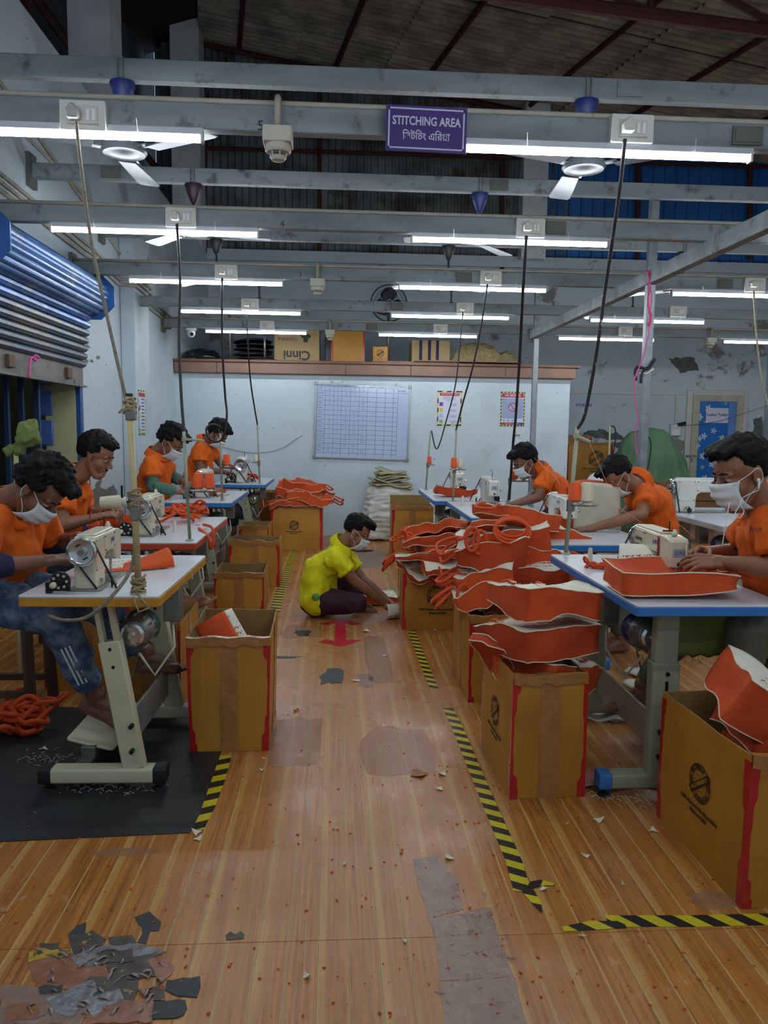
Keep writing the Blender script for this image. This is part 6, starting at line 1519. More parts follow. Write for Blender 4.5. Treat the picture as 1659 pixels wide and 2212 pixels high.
for (px, i, m_, nm, rt) in ((265, 0, M_fanb, 'ceiling fan with blue canopy at left on the nearest fan beam', 1.5), (1268, 0, M_fanb, 'ceiling fan with blue canopy at right on the nearest fan beam', 1.45), (418, 1, M_fanm, 'ceiling fan with maroon canopy on the second fan beam', .2), (1037, 1, M_fanb, 'ceiling fan with blue canopy on the second fan beam', .9),
                       (467, 2, M_fank, 'left ceiling fan on the third fan beam', .3), (970, 2, M_fank, 'middle ceiling fan on the third fan beam', .6), (1478, 2, M_fank, 'right ceiling fan on the third fan beam', .4), (560, 3, M_fank, 'left ceiling fan on the fourth fan beam', .1), (976, 3, M_fank, 'middle ceiling fan on the fourth fan beam', 1.1), (1370, 3, M_fank, 'right ceiling fan on the fourth fan beam', .5)):
    x = at(px, [180, 400, 505, 590][i], Y=FY[i]).x
    fan(x, FY[i], m_, nm, FZ-z0-.05 if i < 2 else .3, rt)
# smoke detectors
M_det = mat('detector_plastic', 'b5b2a4', .5, var=.08, dirt=('857f70', 20, .6, .75))
for (px, py, y, nm) in ((601, 322, 3.25, 'large dusty smoke detector under the nearest lamp beam'), (686, 620, 6.3, 'smoke detector under the third lamp beam'), (713, 722, 9.42, 'smoke detector under the fifth lamp beam'), (1534, 736, 9.42, 'smoke detector under the fifth lamp beam, right of the posts')):
    p = at(px, py, Y=y-.05); t = thing('smoke_detector', nm, 'smoke detector', (p.x, p.y, LZ+.0))
    obj('pipe_elbow', MB().tube([(0, .035, .115), (0, -.01, .118), (0, -.025, .1), (0, -.025, .0)], .013, 8), M_cond, t, smooth=True)
    obj('junction_box', MB().rbox((-.058, -.06, -.062), (.058, .05, -.002), .01), M_det, t, bevel=.004)
    obj('detector_head', MB().lathe([(.05, -.062), (.052, -.085), (.046, -.092)], 22, Matrix.Translation((0, -.005, 0))), M_det, t, autos=.6)
    obj('sensor_dome', MB().lathe([(.03, -.104), (.034, -.108), (.026, -.12), (.008, -.124)], 20, Matrix.Translation((0, -.005, 0))), M_det, t, autos=.6)
    for k in range(6): obj('dome_post', MB().cyl((.034*math.cos(k), -.005+.034*math.sin(k), -.09), (.03*math.cos(k), -.005+.03*math.sin(k), -.106), .003, 6), M_det, t)
# hanging sign
M_pur = mat('sign_purple', '3c1c6e', .25, var=.08, vs=6, coat=.3); M_sw = mat('sign_white', 'b9bad0', .5, var=.02)
p = at(921, 279, Y=3.17); t = thing('hanging_sign', 'purple sign reading STITCHING AREA in English and Bengali on the nearest lamp beam', 'sign', p)
t.rotation_euler = (0, math.radians(.8), 0)
obj('board', MB().box((-.163, 0, -.088), (.163, .004, .088)), M_pur, t, bevel=.001)
b = MB()
for (x0, z0_, x1, z1) in ((-.153, .072, .153, .078), (-.153, -.078, .153, -.072), (-.153, -.078, -.147, .078), (.147, -.078, .153, .078)): b.box((x0, -.0012, z0_), (x1, .001, z1))
obj('white_border', b, M_sw, t)
b = MB(); add_text(b, 'STITCHING AREA', .046, face_cam(0, -.002, .027), sx=.76, bold=.0012); obj('english_lettering', b, M_sw, t)
b = MB(); add_text(b, '\u09bf\u09b8\u099f\u09bf\u099a\u0982 \u098f\u09bf\u09b0\u09df\u09be', .04, face_cam(0, -.002, -.03), sx=.85, bold=.0008); obj('bengali_lettering', b, M_sw, t)
for x in (-.15, .15): obj('fixing_screw', MB().cyl((x, -.003, .068), (x, 0, .068), .003, 8), M_ink, t)
# whiteboard
YW = 10.1
c0, c1 = at(680, 828, Y=YW), at(879, 989, Y=YW); wbw, wbh = (c1.x-c0.x)+.0, c0.z-c1.z
M_wb = mat('whiteboard_face', 'a9b8d6', .12, var=.03, vs=2, coat=.4); M_mk = mat('marker_blue', '28357a', .6, var=0); M_mk2 = mat('marker_black', '1c1f33', .6, var=0); M_alu = mat('aluminium_trim', '8f9696', .35, .7)
t = thing('whiteboard', 'whiteboard with a handwritten weekly chart on the white partition', 'whiteboard', (c0.x, YW-.02, c1.z)); t.rotation_euler = (0, math.radians(1.4), 0)
obj('writing_surface', MB().box((0, 0, 0), (wbw, .015, wbh)), M_wb, t)
for (a, b_) in (((-.012, -.012), (wbw+.012, .008)), ((-.012, wbh-.008), (wbw+.012, wbh+.012)), ((-.012, 0), (.008, wbh)), ((wbw-.008, 0), (wbw+.012, wbh))): obj('edge_trim', MB().box((a[0], -.006, a[1]), (b_[0], .018, b_[1])), M_alu, t, bevel=.002)
for x in (0, wbw):
    for z in (0, wbh): obj('corner_cap', MB().cbox((x, .004, z), (.045, .028, .045)), M_steel, t, bevel=.006)
for x in (.2, wbw-.18): obj('hanger_tab', MB().cyl((x, -.002, wbh+.02), (x, .01, wbh+.02), .018, 10), M_steel, t)
cols = [0, .09, .185, .27, .365, .46, .55, .65, .745, .835, .885]; cols = [c*(wbw)/1.02+.01 for c in cols]
rows_ = [wbh-.03-.062*i for i in range(15)]
b = MB()
for x in cols: b.box((x-.0016, -.0008, .02), (x+.0016, .0, wbh-.02))
for z in rows_: b.box((.01, -.0008, z-.0016), (cols[-1], 0, z+.0016))
b.box((cols[-1], -.0008, rows_[0]-.06), (wbw-.01, 0, rows_[0]-.057))
obj('ruled_grid', b, M_mk2, t)
b = MB()
for i, w_ in enumerate(('NAME', 'MONDAY', 'TUE DAY', 'WEDNESDAY', 'THURS DAY', 'FRI DAY', 'SATUR DAY', 'SUN DAY')): add_text(b, w_, .022, face_cam((cols[i]+cols[i+1])/2, -.0008, wbh-.022), sx=.8)
add_text(b, 'REMARKS', .03, face_cam(cols[-1]+.055, -.0008, wbh-.06), sx=.8); obj('heading_words', b, M_mk2, t)
b = MB(); rd = random.Random(5)
for i, w_ in enumerate(('SUMIT', 'SUSANTA', 'TAPAN', 'KAMAL', 'MANISH', 'SONU', 'RINKU', 'BISWAS', 'MITAN', 'JITENDRA', 'SUSHANTA', 'CHOTU', 'SANJIB', 'BABLU')):
    add_text(b, w_, .026, face_cam(cols[0]+.042, -.0008, rows_[i]-.03 if i < 14 else 0), sx=.8)
    for k in range(1, 6):
        if rd.random() < .35: add_text(b, 'x', .022, face_cam((cols[k]+cols[k+1])/2, -.0008, rows_[i]-.03))
        else:
            add_text(b, rd.choice(('K.K', 'Side Patch', 'Side Piece')) if k > 2 else 'K.K', .017, face_cam((cols[k]+cols[k+1])/2, -.0008, rows_[i]-.017), sx=.85)
            add_text(b, rd.choice(('90', '100', '80', '120', '70')), .019, face_cam((cols[k]+cols[k+1])/2, -.0008, rows_[i]-.042))
obj('handwriting', b, M_mk, t)
# posters
M_pap = mat('poster_paper', 'c3c8dd', .5, var=.03); M_yb = mat('border_yellow', 'c9c04a', .5, var=.03); M_bk = mat('border_black', '20222e', .5, var=0); M_rd = mat('poster_red', 'b0232e', .5, var=.03)
def hazard_border(t, w_, h, bw, step, m1=M_yb, m2=M_bk):
    b1, b2 = MB(), MB(); k = 0
    b1.box((0, -.0015, 0), (w_, -.0008, bw)); b1.box((0, -.0015, h-bw), (w_, -.0008, h)); b1.box((0, -.0015, 0), (bw, -.0008, h)); b1.box((w_-bw, -.0015, 0), (w_, -.0008, h))
    s_ = step
    x = 0
    while x < w_-s_*.6:
        for z in (0, h-bw): b2.prism([(x, z), (x+s_*.5, z), (x+s_*.5+bw*.8, z+bw), (x+bw*.8, z+bw)], -.0022, -.0016, ax=1)
        x += s_
    z = s_*.4
    while z < h-s_*.6:
        for x in (0, w_-bw): b2.prism([(x, z), (x+bw, z+bw*.8), (x+bw, z+s_*.5+bw*.8), (x, z+s_*.5)], -.0022, -.0016, ax=1)
        z += s_
    obj('hazard_border', b1, m1, t); obj('border_stripes', b2, m2, t)
def poster(px0, py0, px1, py1, Y, label):
    a, b_ = at(px0, py0, Y=Y), at(px1, py1, Y=Y); t = thing('poster', label, 'poster', (a.x, Y-.003, b_.z)); w_, h = b_.x-a.x, a.z-b_.z
    obj('sheet', MB().box((0, -.0008, 0), (w_, 0, h)), M_pap, t); return t, w_, h
def bn(n, seed):
    r = random.Random(seed); cs = '\u0995\u09ae\u09b2\u09be\u09a8\u09b0\u09ac\u09b8\u09a4\u09a6\u09aa\u09c7\u09bf\u09af'
    return ''.join(r.choice(cs) if (i % 6) else ' ' for i in range(1, n))
t, w_, h = poster(945, 844, 996, 920, YW, 'yellow and black bordered Bengali notice with four coloured squares'); hazard_border(t, w_, h, .018, .12)
obj('red_heading', MB().box((.03, -.002, h-.065), (w_-.03, -.001, h-.025)), M_rd, t)
b = MB(); add_text(b, '\u09b8\u09c7\u09b2\u09be\u0987 \u09c7\u09ae\u09bf\u09b6\u09a8 \u09a8\u09bf\u09b0\u09be\u09aa\u09a4\u09cd\u09a4\u09be', .03, face_cam(w_/2, -.002, h-.045), sx=.8); obj('heading_letters', b, M_sw, t)
b = MB()
for k in range(3): add_text(b, bn(26 if k < 2 else 12, k), .017, face_cam(w_/2, -.001, h-.085-.022*k), sx=.75)
for k in range(4):
    for q in range(2 if k < 3 else 3): add_text(b, bn(16-q*3, k*5+q), .015, face_cam(w_*.66, -.001, h-.175-k*.075-q*.018), sx=.75)
obj('notice_text', b, M_ink, t)
for k, cc in enumerate(('7a2f7e', 'c9b42a', '8fb6d8', '6fae5a')): obj('notice_square', MB().box((.028, -.002, h-.2-k*.076), (.078, -.001, h-.15-k*.076)), mat('square_'+str(k), cc, .5), t)
t, w_, h = poster(1082, 846, 1132, 921, YW, 'NO SMOKING poster with red crossed circle and striped border'); hazard_border(t, w_, h, .016, .045)
obj('red_heading', MB().box((.018, -.002, h-.075), (w_-.018, -.001, h-.02)), M_rd, t)
b = MB(); add_text(b, 'NO SMOKING', .046, face_cam(w_/2, -.002, h-.049), sx=.72, bold=.001); obj('heading_letters', b, M_sw, t)
obj('grey_field', MB().box((.02, -.0015, .1), (w_-.02, -.0008, h-.085)), mat('poster_field', '8f9cc0', .5, var=.1, vs=3), t)
b = MB(); ring = []
Mx = face_cam(w_/2, -.002, h*.55)
vs = []
for q in range(32):
    a = 2*math.pi*q/32; vs += [(.05*math.cos(a), .05*math.sin(a), 0), (.06*math.cos(a), .06*math.sin(a), 0)]
b.add(vs, [(2*q, 2*q+1, (2*q+3) % 64, (2*q+2) % 64) for q in range(32)], Mx); b.box((-.052, -.005, 0), (.052, .005, .0005), Mx @ Matrix.Rotation(math.radians(-55), 4, 'Z'))
obj('crossed_circle', b, M_rd, t)
obj('cigarette', MB().box((-.06, -.004, 0), (.03, .004, .0004), Mx @ Matrix.Rotation(.35, 4, 'Z')), M_sw, t)
obj('filter_tip', MB().box((-.085, -.005, 0), (-.055, .005, .0005), Mx @ Matrix.Rotation(.35, 4, 'Z')), mat('tip_tan', 'c08a4a', .6), t)
for k in range(4): obj('small_symbol', MB().cyl((.05+.057*k, -.0025, .075), (.05+.057*k, -.001, .075), .01, 8), mat('symbol_grey', '55607e', .6), t)
obj('bottom_band', MB().box((.018, -.002, .018), (w_*.5, -.001, .05)), M_rd, t); obj('bottom_band', MB().box((w_*.5, -.002, .018), (w_-.018, -.001, .05)), mat('band_violet', '3a2f86', .5), t)
b = MB(); add_text(b, '\u09a7\u09c2\u09ae\u09aa\u09be\u09a8 \u09bf\u09a8\u09c7\u09b7\u09a7  \u09a7\u09c2\u09ae\u09aa\u09be\u09a8 \u09bf\u09a8\u09c7\u09b7\u09a7', .022, face_cam(w_/2, -.0022, .033), sx=.75); obj('band_letters', b, M_sw, t)
# pilaster poster
t = thing('poster', 'narrow notice with black and yellow corners on the left pilaster', 'poster', (XL+.142, 7.68, at(300, 940, X=XL+.142).z)); t.rotation_euler.z = math.radians(90)
h = at(300, 842, X=XL+.142).z-t.location.z; w_ = .3
obj('sheet', MB().box((0, -.0008, 0), (w_, 0, h)), M_pap, t); hazard_border(t, w_, h, .014, .09); obj('red_heading', MB().box((.03, -.002, h-.065), (w_-.03, -.001, h-.025)), M_rd, t)
b = MB()
for k in range(11): add_text(b, bn(16, k+40), .02, face_cam(w_*.6, -.001, h-.09-.034*k), sx=.7)
obj('notice_text', b, M_ink, t)
for k, cc in enumerate(('5a2f6e', 'c9b42a', '8fb6d8', '6fae5a')): obj('notice_square', MB().box((.028, -.002, h-.2-k*.076), (.078, -.001, h-.15-k*.076)), _mats['square_'+str(k)], t)
# cctv
p = at(413, 712, Y=9.5); t = thing('dome_camera', 'white dome security camera near the left end of the fifth beam', 'camera', (p.x, 9.5, p.z))
obj('mount_box', MB().rbox((-.055, -.04, -.01), (.055, .06, .05), .01), M_white2, t, bevel=.004); obj('dome_shell', MB().ell((0, -.0, -.04), (.05, .05, .055), 18), M_white2, t, smooth=True); obj('lens', MB().cyl((.012, -.035, -.055), (.016, -.052, -.06), .022, 14), M_black, t)
obj('mount_arm', MB().cyl((-.0, .0, .05), (0, -.06, .13), .012, 8), M_white2, t)
# wall string from nail
tag(obj('slack_cord', MB().tube(smoothpts([at(640, 948, Y=YW-.01), at(600, 972, Y=YW-.01), at(540, 978, Y=YW-.01), at(480, 966, Y=YW-.01)]), .003, 5).tube([at(640, 948, Y=YW-.01), at(655, 940, Y=YW-.01)], .003, 5), M_cabg, smooth=True), 'thin slack cord pinned to the white partition', 'cord')
# ------------------------------------------------ things on the loft
LZf = 2.292
def zt(px, py, Y): return at(px, py, Y=Y).z
# pedestal fan
p = at(840, 655, Y=10.7); t = thing('pedestal_fan', 'black pedestal fan with wire cage standing on the loft', 'fan', (p.x, 10.7, LZf))
hz = p.z-LZf
obj('fan_pole', MB().cyl((0, .06, .02), (0, .06, hz-.05), .02, 12), M_steel, t, smooth=True); obj('fan_base', MB().lathe([(.2, 0), (.2, .015), (.05, .04), (.03, .05)], 24, Matrix.Translation((0, .06, 0))), M_blackm, t, autos=.6)
obj('motor_housing', MB().ell((0, .1, hz), (.075, .11, .075), 16), M_fank, t, smooth=True)
R_ = .25
for k, (r, y) in enumerate(((R_, 0), (R_*.98, -.05), (R_*.75, -.085), (R_*.5, -.1), (R_*.25, -.105), (R_*.98, .05), (R_*.6, .08))): obj('cage_ring', MB().tube([(r*math.cos(a*math.pi/16), y, hz+r*math.sin(a*math.pi/16)) for a in range(32)], .0035 if k else .007, 5, closed=True), M_fank, t, smooth=True)
b = MB()
for k in range(40):
    a = 2*math.pi*k/40; P = [(r*math.cos(a), y, hz+r*math.sin(a)) for r, y in ((.04, -.106), (R_*.5, -.1), (R_*.8, -.08), (R_, 0), (R_*.8, .065), (.08, .085))]; b.tube(P, .0016, 4)
tag(obj('cage_wires', b, M_fank, t), kind='stuff')
obj('hub_badge', MB().cyl((0, -.115, hz), (0, -.105, hz), .04, 20), M_fanw, t, bevel=.003); obj('badge_rim', MB().cyl((0, -.118, hz), (0, -.114, hz), .028, 20), M_fank, t)
for k in range(3):
    M = Matrix.Translation((0, -.02, hz)) @ Matrix.Rotation(k*2*math.pi/3+.5, 4, 'Y')
    obj('blade', MB().grid(lambda u, v_: (.03+.18*u, .045*(v_-.5)*(1-.2*u), (v_-.5)*(.07+.16*math.sin(math.pi*u**.8))), 8, 6, M), M_fanb if 0 else M_fank, t, smooth=True, solid=.003)
def loft_box(x0, x1, ytop, Y, d, name, label, m_, red=False, text=None):
    a, b_ = at(x0, 770, Y=Y), at(x1, 770, Y=Y); zt_ = at((x0+x1)/2, ytop, Y=Y).z
    t = thing(name, label, 'carton', ((a.x+b_.x)/2, Y, LZf)); W2, H_ = (b_.x-a.x)/2, zt_-LZf
    obj('board_walls', MB().box((-W2, 0, 0), (W2, d, H_)), m_, t, bevel=.01)
    if red:
        for s_ in (-1, 1): obj('corner_tape', MB().box((s_*W2-.02, -.003, 0), (s_*W2+.003, .02, H_)), M_redtape, t)
    return t, W2, H_
M_cin = mat('pale_kraft', '9c8258', .7, var=.1, vs=4)
t, W2, H_ = loft_box(592, 690, 700, 10.45, .45, 'fan_carton', 'pale carton with upside down lettering on the loft', M_cin)
b = MB(); U = Matrix.Rotation(math.pi, 4, 'Z'); add_text(b, 'Cinni', .17, face_cam(.0, -.004, .11) @ U, bold=.004); obj('large_lettering', b, M_ink, t); b = MB(); add_text(b, 'TOOFANI', .06, face_cam(-.12, -.004, H_*.62) @ U); obj('small_lettering', b, M_ink, t)
b = MB()
for k in range(3): a = k*2*math.pi/3+.5; b.ell((.12+.035*math.cos(a), -.003, H_*.66+.035*math.sin(a)), (.035, .002, .03), 12)
obj('carton_emblem', b, M_ink, t)
loft_box(718, 787, 700, 10.45, .4, 'taped_carton', 'brown carton with red taped corners on the loft', M_kraft, red=True)
loft_box(702, 716, 700, 10.6, .3, 'dark_gap_box', 'dark box standing in for the shaded gap between two cartons on the loft', M_fank)  # added dark box that stands for the shaded gap between the cartons
t, W2, H_ = loft_box(889, 972, 735, 10.5, .4, 'wrapped_carton', 'torn pale carton bound with dark tape on the loft', M_cin)
for x, r_ in ((-.14, .2), (-.02, -.15), (.09, .3)): obj('dark_tape', MB().box((x-.02, -.005, .0 if r_ < .25 else .08), (x+.02, -.002, H_)), M_navy, t)
t, W2, H_ = loft_box(805, 838, 748, 10.35, .2, 'paper_bag', 'small brown bag with round stamp on the loft', M_kraft)
b = MB(); tl = logo(b, face_cam(0, -.004, H_*.6), .05); obj('stamp_print', b, M_print, t)
# soft heaps
def heap(px, py, Y, r, m_, label, name, cat, seed, wr=(7, .03, (1, 1, 1))):
    c = at(px, py, Y=Y); b = MB(); b.ell((0, 0, r[2]*.55), r, 18).ell((r[0]*.3, 0, r[2]*.45), (r[0]*.75, r[1], r[2]*.8), 16).ell((-r[0]*.4, 0, r[2]*.3), (r[0]*.7, r[1], r[2]*.6), 16)
    me = remesh(b, max(.009, r[0]*.03), 5, wr=wr, seed=seed, name=name); me.materials.append(m_)
    zm = min(v.co.z for v in me.vertices)
    for v in me.vertices:
        if v.co.z < 0: v.co.z *= .05
    o = obj(name, me, None); return o, c
o, c = heap(435, 765, 10.35, (.24, .16, .09), mat('black_plastic_bag', '111215', .35, bump=.4, bs=20), 'x', 'black_bag_heap', 'bag', 21); o.location = (c.x, 10.35, LZf); tag(o, 'crumpled black plastic at the left end of the loft', 'bag')
o, c = heap(1030, 765, 10.55, (.33, .18, .2), mat('jute_heap', '8d7c58', .9, bump=.4, bs=60), 'x', 'jute_heap', 'cloth', 23, wr=(22, .035, (1, 1, 1))); o.location = (c.x, 10.55, LZf); tag(o, 'crumpled heap of beige jute cloth on the loft', 'cloth heap')
o, c = heap(1090, 770, 10.6, (.17, .15, .14), mat('jute_heap_flat', '7d6f52', .9, bump=.3, bs=40), 'x', 'jute_heap', 'cloth', 29); o.location = (c.x, 10.6, LZf); tag(o, 'smooth folded jute beside the crumpled heap on the loft', 'cloth heap')
for k in range(6):
    c = at(548, 770, Y=10.6); o = obj('fan_guard', MB().lathe([(.03, .03), (.2, .02), (.26, 0), (.265, .008), (.2, .034), (.03, .045)], 26), M_fank, smooth=True); o.location = (c.x+.02*math.sin(k*2), 10.6, LZf+.055*k); o.rotation_euler = (.04*math.sin(k), .05*math.cos(k*2), 0)
    tag(o, f'black fan guard, {["lowest","second","third","fourth","fifth","topmost"][k]} of the stack on the loft', 'fan guard', 'stacked black fan guards')
for px in (497, 572):
    c = at(px, 770, Y=10.25); t = thing('fan_stand', f'fan stand with round base and bare pole, {"left" if px < 500 else "right"} one on the loft', 'fan stand', (c.x, 10.25, LZf))
    obj('stand_base', MB().lathe([(.19, 0), (.18, .02), (.05, .045), (.03, .05)], 26), M_fank, t, autos=.6); obj('stand_pole', MB().cyl((0, 0, .04), (0, 0, (.75 if px < 500 else .42)), .015, 10), M_steel, t, smooth=True)
tag(obj('thin_board', MB().box((.45, 10.0, 2.292), (1.55, 10.6, 2.306)).box((1.0, 9.96, 2.307), (2.4, 10.5, 2.32)), M_slab), 'thin brown boards lying along the loft edge', 'board')
# ------------------------------------------------ far wall right: door, papers, switch, conduit, cloth heap
YF = YB-.001
def dmat():
    N = NT('blue_floral_door'); v = N.coord('World'); sep = N.n('SeparateXYZ'); N.l(v, sep.inputs[0])
    vo = N.n('TexVoronoi', i={'Scale': 1, 'Randomness': .55}); mp = N.n('Mapping'); mp.inputs['Scale'].default_value = (6.2, 0, 6.2); N.l(v, mp.inputs[0]); N.l(mp.outputs[0], vo.inputs['Vector'])
    sub = N.n('VectorMath', operation='SUBTRACT'); N.l(mp.outputs[0], sub.inputs[0]); N.l(vo.outputs['Position'], sub.inputs[1]); s2 = N.n('SeparateXYZ'); N.l(sub.outputs[0], s2.inputs[0])
    ang = N.math('ARCTAN2', s2.outputs[2], s2.outputs[0]); pet = N.math('ABSOLUTE', N.math('COSINE', N.math('MULTIPLY', ang, 2.5)))
    rad = N.math('ADD', .14, N.math('MULTIPLY', pet, .26)); f = N.ramp(N.math('SUBTRACT', rad, vo.outputs['Distance']), -.01, .02)
    c = N.mix(f, S('1668b8'), S('bcc6d6')); c = N.mix(N.math('MULTIPLY', f, N.ramp(vo.outputs['Distance'], .1, .06)), c, S('7d90b4'))
    N.l(c, N.b.inputs['Base Color']); N.b.inputs['Roughness'].default_value = .3; return N.m
a, b_ = at(1510, 867, Y=YF), at(1590, 867, Y=YF); dz = a.z
M_dfr = mat('door_frame_grey', 'a8a894', .6, var=.1, dirt=('77765f', 8, .6, .75)); M_dfo = mat('door_trim_white', 'b7bab8', .6, var=.06)
d = thing('door_1', 'blue floral toilet door', 'door', (0, 0, 0)); del d['category']; d['kind'] = 'structure'
obj('door_panel', MB().box((a.x, YF-.03, 0), (b_.x-.13, YF-.005, dz)), dmat(), d); obj('door_side_strip', MB().box((b_.x-.13, YF-.028, 0), (b_.x, YF-.004, dz)), mat('door_strip_blue', '5a84c4', .35), d)
for (x0, x1, z0_, z1, y, m_) in ((a.x-.12, a.x, 0, dz+.1, .05, M_dfr), (b_.x, b_.x+.12, 0, dz+.1, .05, M_dfr), (a.x, b_.x, dz, dz+.1, .05, M_dfr), (a.x-.22, a.x-.12, 0, dz+.2, .03, M_dfo), (b_.x+.12, b_.x+.2, 0, dz+.2, .03, M_dfo), (a.x-.12, b_.x+.12, dz+.1, dz+.2, .03, M_dfo)): obj('door_frame', MB().box((x0, YF-y, z0_), (x1, YF, z1)), m_, d, bevel=.006)
obj('door_bolt', MB().box((a.x-.2, YF-.065, 1.02), (a.x+.02, YF-.05, 1.05)).cyl((a.x-.1, YF-.06, 1.0), (a.x-.1, YF-.06, .93), .01, 8), M_steel, d)
def paper(px0, py0, px1, py1, Y, label, txt, size, m_=M_pap):
    a, b_ = at(px0, py0, Y=Y), at(px1, py1, Y=Y); t = thing('paper_notice', label, 'notice', (a.x, Y-.002, b_.z)); obj('sheet', MB().box((0, -.0015, 0), (b_.x-a.x, 0, a.z-b_.z)), m_, t)
    b = MB(); add_text(b, txt, size, face_cam((b_.x-a.x)/2, -.0018, (a.z-b_.z)*.55), bold=size*.015); obj('notice_text', b, M_ink, t)
paper(1526, 881, 1572, 914, YF-.031, 'white paper reading Ladies Toilet on the blue floral door', 'Ladies Toilet', .07)
paper(1238, 861, 1284, 893, YF, 'faint paper reading STORAGE on the far wall', 'STORAGE', .065, mat('faint_paper', 'b3bad0', .6))
p = at(1457, 929, Y=YF); t = thing('switch_board', 'white switch board with dark frame and hanging plug on the far wall', 'switch', (p.x, YF, p.z)); obj('back_box', MB().rbox((-.09, -.05, -.1), (.09, 0, .1), .01, ax=1), M_batten, t, bevel=.004); obj('face', MB().box((-.07, -.056, -.08), (.07, -.05, .08)), M_white2, t)
for q in (-.035, .035): obj('switch', MB().box((q-.02, -.062, .01), (q+.02, -.055, .06)), M_white, t)
obj('plug', MB().cyl((.03, -.06, .09), (.16, -.06, .12), .03, 8), M_blackm, t)
struct('trim_5', MB().box((3.2, YF-.03, at(1300, 848, Y=YF).z-.025), (5.95, YF, at(1300, 848, Y=YF).z+.01)).box((p.x-.015, YF-.02, p.z+.1), (p.x+.015, YF, at(1300, 848, Y=YF).z)), M_dfo, label='white conduit running to the toilet door')
tag(obj('wall_wire', MB().tube(smoothpts([at(1466, 921, Y=YF-.08), at(1540, 912, Y=YF-.1), at(1600, 895, Y=YF-.12), at(1680, 868, Y=YF-.12)]), .004, 5), M_cabg, smooth=True), 'thin wire crossing in front of the toilet door', 'wire')
o, c = heap(1395, 1090, 10.9, (.62, .35, .62), cloth_mat('green_dust_cloth', '4b6a50', '587a5c', 200), 'x', 'covered_heap', 'covered heap', 31, wr=(3, .05, (1, 1, .6))); o.location = (c.x, 10.9, .0); o.scale = (1, 1, 1.55); tag(o, 'tall heap under a green dust cloth behind the bowed workers', 'covered heap')
t = thing('plank_stack', 'stack of rough brown planks in front of the toilet door', 'plank stack', (at(1478, 1090, Y=9.6).x, 9.6, 0))
for k in range(5): obj('plank', MB().box((-.42+.03*(k % 2), -.15, .2+.12*k), (.42-.02*(k % 3), .15, .31+.12*k)), mat('rough_plank', '6b4f30', .8, var=.3, vs=9, stretch=(.2, 1, 1)), t, bevel=.004)
for x in (-.3, .3): obj('bearer', MB().box((x-.05, -.15, 0), (x+.05, .15, .2)), _mats['rough_plank'], t)
o, c = heap(1290, 1060, 8.8, (.26, .2, .2), M_maskw, 'x', 'white_bag', 'bag', 33, wr=(6, .03, (1, 1, 1))); o.location = (c.x, 8.8, 0); o.scale = (1, 1, 2.9); tag(o, 'white plastic bag heap behind the bowed middle worker', 'bag')
for (px, py0, py1, Y, lab) in ((1317, 1000, 920, 9.0, 'thin thread stand before the stained wall'), (1393, 1010, 943, 8.6, 'grey thread stand beside the twined post')):
    a, b_ = at(px, py0, Y=Y), at(px+1, py1, Y=Y); t = thing('thread_stand', lab, 'thread stand', (a.x, Y, 0)); obj('pole', MB().cyl((0, 0, 0), (b_.x-a.x, 0, b_.z), .011, 8), M_frame2, t, smooth=True); obj('base_flange', MB().lathe([(.12, 0), (.12, .015), (.02, .02)], 16), M_frame2, t)
    obj('loop_cable', MB().tube(smoothpts([(b_.x-a.x, 0, b_.z), (.04, 0, b_.z-.02), (.06, 0, b_.z-.15), (.03, 0, b_.z-.4)]), .008, 6), M_black, t, smooth=True)
# pink twine and strap on the near post
bxp = 2.29; t = thing('pink_twine', 'pink twine tied round the nearer galvanised post', 'twine', (bxp, 5.6, 1.3))
P = lambda x, y: at(x, y, Y=5.53)-Vector((bxp, 5.6, 1.3))
obj('long_strand', MB().tube(smoothpts([P(1404, 585), P(1402, 612), P(1408, 640), P(1404, 680), P(1402, 715), P(1396, 745), P(1388, 775), P(1378, 800), P(1370, 825), P(1372, 865), P(1378, 900), P(1372, 940), P(1376, 985)]), .005, 5), _mats['pink_twine'], t, smooth=True)
obj('short_strand', MB().tube(smoothpts([P(1398, 582), P(1405, 615), P(1400, 650), P(1406, 690), P(1400, 700)]), .007, 5).tube([P(1402, 672), P(1406, 680), P(1404, 700), P(1400, 702)], .011, 6), mat('pink_twine_dark', 'c23a6a', .6), t, smooth=True)
t = thing('black_strap', 'black strap and white tie wound on the nearer galvanised post', 'strap', (bxp, 5.6, 1.6)); P = lambda x, y: at(x, y, Y=5.55)-Vector((bxp, 5.6, 1.6))
obj('strap_band', MB().tube(smoothpts([P(1374, 822), P(1372, 800), P(1380, 793), P(1400, 796), P(1415, 775)]), .011, 6).tube(smoothpts([P(1384, 828), P(1386, 808), P(1392, 798)]), .012, 6), M_black, t, smooth=True); obj('white_tie', MB().tube(smoothpts([P(1382, 806), P(1398, 806), P(1412, 796)]), .006, 6), M_white2, t, smooth=True)
# conduits along the left wall
for k, (z, r) in enumerate(((2.78, .014), (2.83, .012), (2.88, .012))):
    o = struct('trim_%d' % (6+k), MB().tube([(XL+.02, 3.5, z+.12), (XL+.02, 6.9, z+.03), (XL+.02, 7.55, z-.02), (XL+.17, 7.62, z-.02), (XL+.17, 8.25, z-.04), (XL+.02, 8.35, z-.04), (XL+.02, 9.9, z-.1)], r, 8), M_cond, label='surface conduit along the left wall', smooth=True)
for (y0, z0_, y1, z1) in ((3.2, 3.85, 8.0, 3.0), (3.6, 3.4, 6.8, 3.3)): struct('trim_9', MB().cyl((XL+.015, y0, z0_), (XL+.015, y1, z1), .012, 6), M_cond, label='thin conduit high on the left wall')
